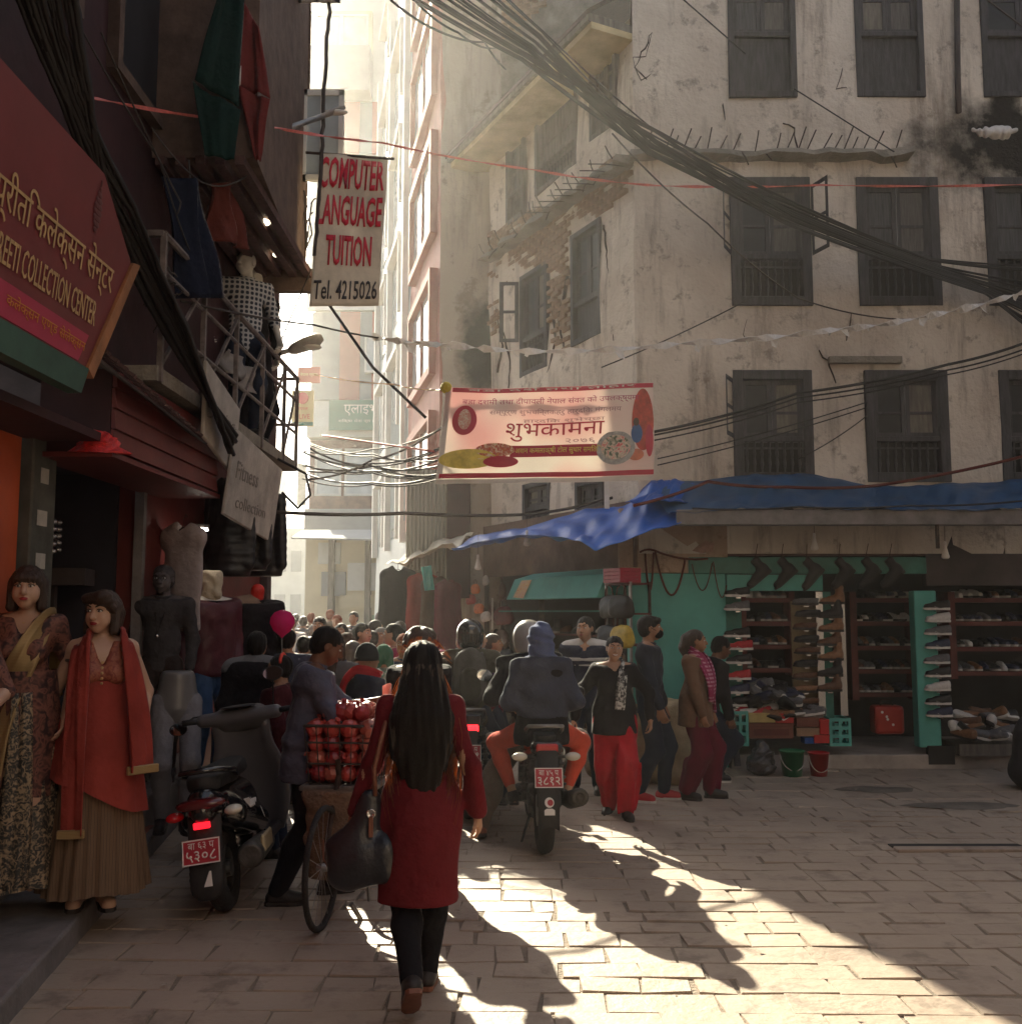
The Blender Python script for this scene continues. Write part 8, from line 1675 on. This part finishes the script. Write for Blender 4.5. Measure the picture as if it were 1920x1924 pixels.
def btext(s_, x, y, w_, h, m, d=.008, bold=0.): text('lettering', s_, lambda u, v, w: bf(x*W_+u, y*H_+v, d+.03+w), width=w_*W_, height=h*H_, m=m, parent=FBn, bold=bold)
btext('शुभकामना', .02, .02, .46, .20, M_brd)
btext('बडा दशमी तथा दीपावली नेपाल संवत को उपलक्ष्यमा', .0, .345, .84, .085, M_bmg); btext('सम्पूर्ण शुभचिन्तकहरु हार्दिक मंगलमय', .02, .235, .62, .075, M_bfade); btext('हार्दिक शुभेच्छा', .06, .145, .38, .055, M_bfade); btext('असन कमलाक्षी टोल सुधार समिति', .04, -.175, .40, .085, M_byl, .012); btext('२०७६', .14, -.085, .14, .05, M_bfade)
btext('बडा दशैं तथा तिहार', .0, .472, .8, .035, M_bw, .009)
def bdisc(nm, x, y, rx, ry, m, d=.007, n=28): 
    b = MB(); b.add([bf(x*W_, y*H_, d)]+[bf(x*W_+rx*cos(2*pi*i/n), y*H_+ry*sin(2*pi*i/n), d) for i in range(n)], [(0, 1+i, 1+(i+1) % n) for i in range(n)]); return b.build(nm, m, FBn)
bdisc('red_medallion', -.40, .16, .105, .13, M_brd); bdisc('pale_figure', -.40, .17, .055, .09, pattern('figure_print', (.7, .55, .4), (.6, .2, .15), (.75, .65, .55), 40), .010)
bdisc('yellow_heap', -.37, -.25, .24, .085, M_byl, .009); bdisc('orange_lamps', -.25, -.16, .17, .06, pattern('lamp_print', (.7, .35, .1), (.5, .06, .06), (.75, .6, .4), 30), .008); bdisc('red_petals', -.22, -.28, .15, .05, M_brd, .011)
bdisc('silver_plate', .315, -.16, .17, .145, mat('plate_print', (.42, .42, .42), .4, .3, 20, 0), .010); bdisc('plate_pattern', .315, -.155, .13, .105, pattern('mandala_print', (.6, .1, .12), (.7, .6, .5), (.08, .12, .08), 24), .013)
bdisc('red_figures', .445, .12, .10, .27, mat('figure_red', (.5, .06, .04), .5, .3, 14, 0), .008); bdisc('blue_dress', .415, -.02, .05, .085, mat('figure_blue', (.03, .10, .3), .5, .2, 10, 0), .011); bdisc('seated_head', .412, .10, .028, .035, mat('figure_dark', (.05, .02, .015), .5, 0, 1, 0), .013); bdisc('orange_offering', .41, -.24, .07, .05, M_bor, .010); bdisc('red_side_figure', .475, -.1, .035, .14, M_brd, .012)
b = MB(); b.sphere(a, .05, 10, 6); b.build('yellow_knot', mat('yellow_cloth', (.7, .55, .08), .7), FBn)
# ---- far small signs
def smallsign(label, px0, py0, px1, py1, Y, m, txts=()):
    a0 = P(px0, py1, Y); a1 = P(px1, py0, Y); w_, h = a1.x-a0.x, a1.z-a0.z; o = empty('street_sign', a0, 0, label, 'sign'); b = MB(); b.box((w_/2, 0, h/2), (w_, .08, h)); b.build('panel', m, o)
    for s_, x, y, tw, th, tm in txts: text('lettering', s_, lambda u, v, d: Vector((x*w_+u, -.045-d, y*h+v)), width=tw*w_, height=th*h, m=tm, parent=o)
    return o, w_, h
M_sy = mat('sign_yellow', (.65, .5, .22), .5, .1, 2, 0); M_srd = mat('sign_bright_red', (.6, .06, .06), .5, 0, 1, 0); M_sgr = mat('alley_sign_green', (.06, .20, .15), .5, .1, 2, 0); M_sw = mat('sign_pale_ink', (.75, .75, .7), .5, 0, 1, 0)
o, w_, h = smallsign('yellow and red sign reading ALIVE hung in the bright alley gap', 548, 734, 590, 801, 24, M_sy, [('ALIVE', .5, .27, .7, .13, M_srd), ('नेपाल', .5, .5, .5, .1, M_srd)])
b = MB(); b.lathe([(w_*.27, 0), (w_*.27, -.03), (0, -.03)], (0, 0, 0), 20, M=Matrix.Translation((w_/2, -.04, h*.78)) @ Matrix.Rotation(pi/2, 4, 'X') @ Matrix.Scale(-1, 4, (0, 0, 1))); b.build('red_disc', M_srd, o)
b = MB(); b.box((w_/2, -.042, h*.06), (w_, .02, h*.1)); b.build('green_base', M_sgr, o)
smallsign('small blurred red sign above the ALIVE sign', 560, 690, 602, 719, 26, mat('faded_red_sign', (.55, .16, .1), .5, .1, 2, 0), [('नेपाल ग्यास', .5, .5, .8, .3, M_sy)])
smallsign('green shop sign with white Nepali lettering on the striped building', 618, 752, 722, 808, 37.0, M_sgr, [('एलाइभ', .58, .66, .62, .38, M_sw), ('शिक्षा सेवा प्रा लि', .55, .3, .75, .14, M_sw)])
smallsign('narrow dark notice on the far pale building', 558, 870, 576, 950, 50, mat('notice_grey', (.2, .2, .19), .7, .2), [])
# ---- cables
M_cab2 = mat('dusty_cable', (.06, .05, .045), .7, .2, 10, 0)
def cable(label, pts, r=.010, m=None, sag=0., group='electric cables over the street', jit=0., name='cable'):
    q = []
    for (x0, x1) in zip(pts, pts[1:]): q += sagline(P(*x0), P(*x1), sag, 12, jit)[(1 if q else 0):]
    return tag(MB().tube(q, r, 5).build(name, m or M_cab, None, smooth=True), label, 'cable', group)
rb = random.Random(11)
for i in range(24):     # the thick diagonal bundle
    o0, o1, o2 = rb.uniform(-34, 34), rb.uniform(-26, 26), rb.uniform(-60, 60)
    cable('black cable in the thick diagonal bundle crossing the old building', [(800+o0*2.2, -60-o0*.8, 8.2+rb.uniform(-.2, .2)), (1000+o0*.6, 85-o0*.8, 8.8), (1230+o1*.6, 268-o1*.8, 9.6), (1480+o1*.4, 400+o2*.4, 10.3), (1800+o2, 520+o2*.6, 10.9), (2010, 590+o2*1.5, 11.1)], rb.choice((.008, .010, .014)), sag=.02)
cable('single black cable above the diagonal bundle, running to the upper window', [(1240, -40, 9.5), (1400, 100, 10.6)], .008); cable('black cable sloping down from the top window towards the ledge', [(1490, 165, 11.1), (1680, 285, 11.05)], .008)
cable('dusty cable slanting from the bundle down to the first floor window', [(1150, 250, 9.4), (1330, 420, 10.5), (1500, 560, 11.0), (1700, 600, 11.1)], .009, M_cab2, .05)
cable('thin cable crossing below the checked soot stain at the right edge', [(1830, -20, 10.5), (1935, 60, 10.8)], .010, M_cab2)
for i, (y0, y1) in enumerate(((812, 640), (818, 652), (828, 660))): cable(('pair of heavy cables', 'lower of the heavy cables', 'lowest sagging cable')[i]+' rising from the banner corner across the first floor windows', [(1225, y0, 10.0), (1500, lin(y0, y1, .43), 10.4), (1780, lin(y0, y1, .74), 10.7), (1960, y1-10, 10.9)], (.016, .010, .008)[i], sag=.03)
for i, (p, q, lab) in enumerate((((1235, 862, 10.6), (1630, 755, 11.2), 'thin wire climbing from the banner past the open shutter'), ((1235, 874, 10.6), (1630, 765, 11.2), 'thin wire just under the wire past the open shutter'), ((1500, 862, 11.0), (1630, 780, 11.2), 'short kinked wire between the two first floor windows'), ((1130, 690, 10.4), (1410, 560, 11.2), 'thin dark wire rising to the open shuttered window'))): cable(lab, [p, q], .007, sag=.03)
cable('brown cable lying along the blue tarpaulin and out to the right', [(1190, 950, 10.6), (1330, 905, 10.9), (1480, 915, 10.9), (1650, 912, 10.95), (1920, 858, 10.9)], .018, M_lant, .02)
cable('black cable drooping along the stall gutter', [(1300, 955, 10.28), (1500, 952, 10.27), (1700, 950, 10.27), (1930, 940, 10.3)], .010, sag=.02)
cable('long horizontal cable under the greeting banner', [(520, 962, 9.4), (760, 964, 9.9), (1000, 966, 11.2), (1150, 935, 11.6)], .018, M_cab2, .02)
cable('thick twisted cable dropping past the tuition sign', [(622, -40, 9.2), (610, 150, 9.3), (604, 300, 9.35), (590, 480, 9.4)], .02, M_cab2, jit=.012)
cable('slack cable from the tuition sign down to the greeting banner', [(618, 572, 9.6), (700, 690, 9.7), (800, 785, 9.75)], .016)
cable('thin cable from the balcony rail across the alley', [(340, 565, 7.0), (590, 610, 9.5), (760, 640, 10.5)], .010, M_cab2, .02)
cable('wire looping beside the alley gap below the balcony', [(522, 862, 9.5), (575, 890, 9.5), (583, 930, 9.5), (560, 955, 9.5), (530, 925, 9.5)], .013, jit=.0)
cable('fine line rising from the street lamp to the tuition sign', [(528, 640, 10.0), (585, 505, 9.6)], .008, M_cab2)
cable('black cable from the top edge down to the eave', [(735, 0, 8.5), (830, 60, 9.6), (910, 78, 11.5), (950, 130, 12.5)], .013, sag=.03); cable('second black cable beside the one reaching the eave', [(760, -20, 8.5), (860, 60, 9.6), (930, 90, 11.5)], .012, sag=.05)
for i in range(14):     # far bundle left of the banner
    y0, y1 = rb.uniform(828, 905), rb.uniform(800, 900)
    cable('thin cable in the loose bunch behind the greeting banner', [(575+rb.uniform(-8, 8), y0, 14+rb.uniform(-1, 1)), (700, (y0+y1)/2+rb.uniform(0, 18), 13), (830, y1, 12)], rb.choice((.010, .014)), M_cab2 if i % 2 else M_cab, .06, group='cables in the alley')
cable('taut red and white cord crossing the loose bunch of alley cables', [(605, 818, 14), (815, 848, 12)], .014, mat('red_cord', (.45, .08, .06), .6), .0)
for i in range(18):     # cables gathered along the clothes shop
    o0 = rb.uniform(-20, 20); o1 = rb.uniform(-22, 22)
    cable('black cable in the thick bundle strung along the clothes shop front', [(60+o0*4, -60, 4.7), (135+o0*1.8, 180-o0*.5, 5.0), (222+o1*1.5, 400-o1*.6, 5.45), (335+o1, 620+o0, 6.5), (435+o0*.5, 835+o1, 7.7)], rb.choice((.012, .016, .02)), sag=.015, jit=.004, group='cables along the clothes shop')
for i, (q, lab) in enumerate((([(130, 10, 5.2), (300, 300, 6.4), (360, 480, 7.0)], 'thin wire hanging down the dark red wall nearest the sign'), ([(190, 60, 5.6), (340, 380, 6.6), (330, 400, 6.6)], 'thin wire hanging down the dark red wall behind the green banner'), ([(355, 300, 6.9), (360, 360, 6.9), (325, 400, 6.8)], 'short curling wire end on the dark red wall'), ([(285, 240, 6.2), (375, 340, 6.9), (440, 343, 7.3), (490, 300, 7.6)], 'drooping pale wire between the banners on the house front'))): cable(lab, q, .006, M_cab2, .03, group='cables along the clothes shop')
# tangle on the balcony end
for i in range(8):
    x, y = rb.uniform(285, 330), rb.uniform(430, 560); cable('twisted wire end tangled on the balcony end post', [(x, y, 6.55), (x+rb.uniform(-25, 25), y+rb.uniform(10, 40), 6.55), (x+rb.uniform(-30, 30), y+rb.uniform(30, 80), 6.6)], .006, M_cab2, -.02, group='cables along the clothes shop', jit=.01)
# red string and white plastic streamer across the street
M_rstr = mat('red_foil_string', (.60, .12, .09), .35, .2, 30, 0, spec=.7); M_strm = mat('white_plastic', (.66, .64, .62), .35, .1, 20, .05)
def ribbon(label, pts, w_, m, name, seed, flaps=0):
    q = []
    for (x0, x1) in zip(pts, pts[1:]): q += sagline(P(*x0), P(*x1), .02, 16)[(1 if q else 0):]
    r = np.random.RandomState(seed); b = MB(); rings = []
    for i, p in enumerate(q):
        a_ = i*.55+r.uniform(-.3, .3); hw = w_*r.uniform(.5, 1.)*.5; d = Vector((0, sin(a_)*hw, cos(a_)*hw)); e = Vector((0, cos(a_), -sin(a_)))*.003; rings.append([p-d-e, p+d-e, p+d+e, p-d+e])
    b.loft(rings); o = empty(name, (0, 0, 0), 0, label, 'string'); b.build('ribbon', m, o)
    for k in range(flaps):
        p = q[r.randint(2, len(q)-2)]; s_ = r.uniform(.04, .11); b = MB(); x = Vector((r.uniform(-.5, .5), r.uniform(-.3, .3), -1)).normalized()
        b.add([p+Vector((-s_*.5, 0, 0)), p+Vector((s_*.5, .01, 0)), p+x*s_*1.1+Vector((s_*.3, .02, 0)), p+x*s_+Vector((-s_*.3, -.02, 0))], [(0, 1, 2, 3)]); b.build('torn_flap', m, o, solid=.003)
    return o
ribbon('thin red foil string stretched from the dark house to the old building', [(160, 180, 6.0), (460, 228, 7.8), (720, 268, 9.2), (1000, 318, 9.8), (1230, 348, 10.4), (1540, 347, 10.8), (1960, 345, 11.0)], .035, M_rstr, 'festive_string', 2)
ribbon('white torn plastic streamer strung across the street above the banner', [(700, 632, 10.2), (850, 648, 10.1), (1040, 660, 10.1), (1280, 645, 10.2), (1560, 620, 10.3), (1760, 590, 10.4), (1930, 545, 10.4)], .095, M_strm, 'plastic_streamer', 5, 18)
ribbon('orange string leading to the yellow knot of the greeting banner', [(590, 703, 12), (740, 722, 9.5), (835, 732, 8.3)], .02, mat('orange_string', (.65, .3, .06), .5), 'banner_string', 6)
# white paper tag near the banner corner, plastic bag on the ledge
pt = empty('paper_tag', P(1140, 930, 11.0), 0, 'white upright paper strip above the blue tarpaulin', 'paper'); b = MB(); b.box((0, 0, 0), (.055, .01, .30)); b.build('strip', M_whitec, pt)
bg_ = empty('plastic_bag', P(1868, 248, 11.0), 0, 'white plastic bag caught on the sooty ledge', 'bag'); d = SD(V3(-.3, -.15, -.15), V3(.3, .15, .2), .012); d.cone(V3(-.24, 0, .03), V3(-.12, 0, .0), .02, .035, .03); d.cone(V3(-.1, 0, 0), V3(.12, 0, .0), .06, .075, .03); d.cone(V3(.12, 0, 0), V3(.24, 0, .03), .05, .02, .03); d.disp(folds(.015, 40, 3)); d.build('film', M_strm, bg_)
# ---- street lamps
def lamp(label, p, q, L, w_):
    o = empty('street_lamp', p, 0, label, 'street lamp', 'street lamps'); p, q = Vector(p), Vector(q); d = (q-p); mid = d*.6+Vector((0, 0, -.05))
    MB().tube([(0, 0, 0), d*.3+Vector((0, 0, .02)), d*.62], .028, 8).build('arm', M_alu, o, smooth=True)
    x = d.normalized(); b = MB(); rings = []
    side = Vector((0, 1, 0)); up = x.cross(side)*-1 if x.cross(side).z < 0 else x.cross(side)
    for t, s_, hh in ((0, .4, .5), (.15, .8, .8), (.5, 1, 1), (.85, 1, .8), (1, .6, .4)):
        c = d*.55+x*t*L; rings.append([c+side*w_*s_*cos(a)+up*(w_*.55*hh*sin(a)) for a in [2*pi*i/12 for i in range(12)]])
    b.loft(rings); b.build('lamp_head', mat('lamp_grey', (.34, .31, .27), .5, .2, 6, .05), o, smooth=True)
    b = MB(); c = d*.55+x*L*.6-up*w_*.38; b.sphere(c, (L*.3, w_*.75, .03), 12, 6); b.build('lens', M_lens, o, smooth=True); return o
lamp('grey street lamp on an arm reaching over the alley above the tuition sign', P(500, 262, 8.8), P(668, 192, 9.6), .42, .05)
lamp('stubby pale street lamp sticking out beside the balcony mannequins', P(487, 682, 10.4), P(590, 640, 10.2), .40, .13)
# twig tangle at the lamp
for i in range(5):
    x = rb.uniform(570, 590); cable('twig like wire end bristling beside the tuition sign', [(575, 470, 9.8), (x, 440-20*i, 9.8), (x+rb.uniform(-15, 12), 410-12*i, 9.8)], .008, M_cab2, -.02, group='cables in the alley')
# balloon
bl = empty('balloon', P(530, 1195, 8.9), 0, 'bright pink balloon floating above the crowd', 'balloon'); b = MB(); b.lathe([(.004, -.02), (.02, 0), (.075, .045), (.108, .11), (.102, .16), (.07, .205), (.02, .225), (.002, .227)], (0, 0, 0), 24); mb_ = cloth('pink_balloon', (.80, .05, .28), trans=.6); mb_.node_tree.nodes['Principled BSDF'].inputs['Roughness'].default_value = .25; b.build('skin', mb_, bl, smooth=True); MB().tube([(0, 0, -.02), (.01, 0, -.3), (0, .05, -.6)], .002, 4).build('string', M_whitec, bl)
# ================================================================== haze in the street
hz_ = MB(); hz_.box((0, 22, 14.4), (70, 110, 31.0))
hm = bpy.data.materials.new('haze'); hm.use_nodes = True; t = hm.node_tree; t.nodes.remove(t.nodes['Principled BSDF'])
pv = t.nodes.new('ShaderNodeVolumePrincipled'); pv.inputs['Color'].default_value = (.93, .90, .86, 1); pv.inputs['Density'].default_value = .0017; pv.inputs['Anisotropy'].default_value = .74
t.links.new(pv.outputs[0], t.nodes['Material Output'].inputs['Volume'])
hz = hz_.build('haze', hm); tag(hz, kind='stuff'); hz.display_type = 'WIRE'
bpy.context.view_layer.update()
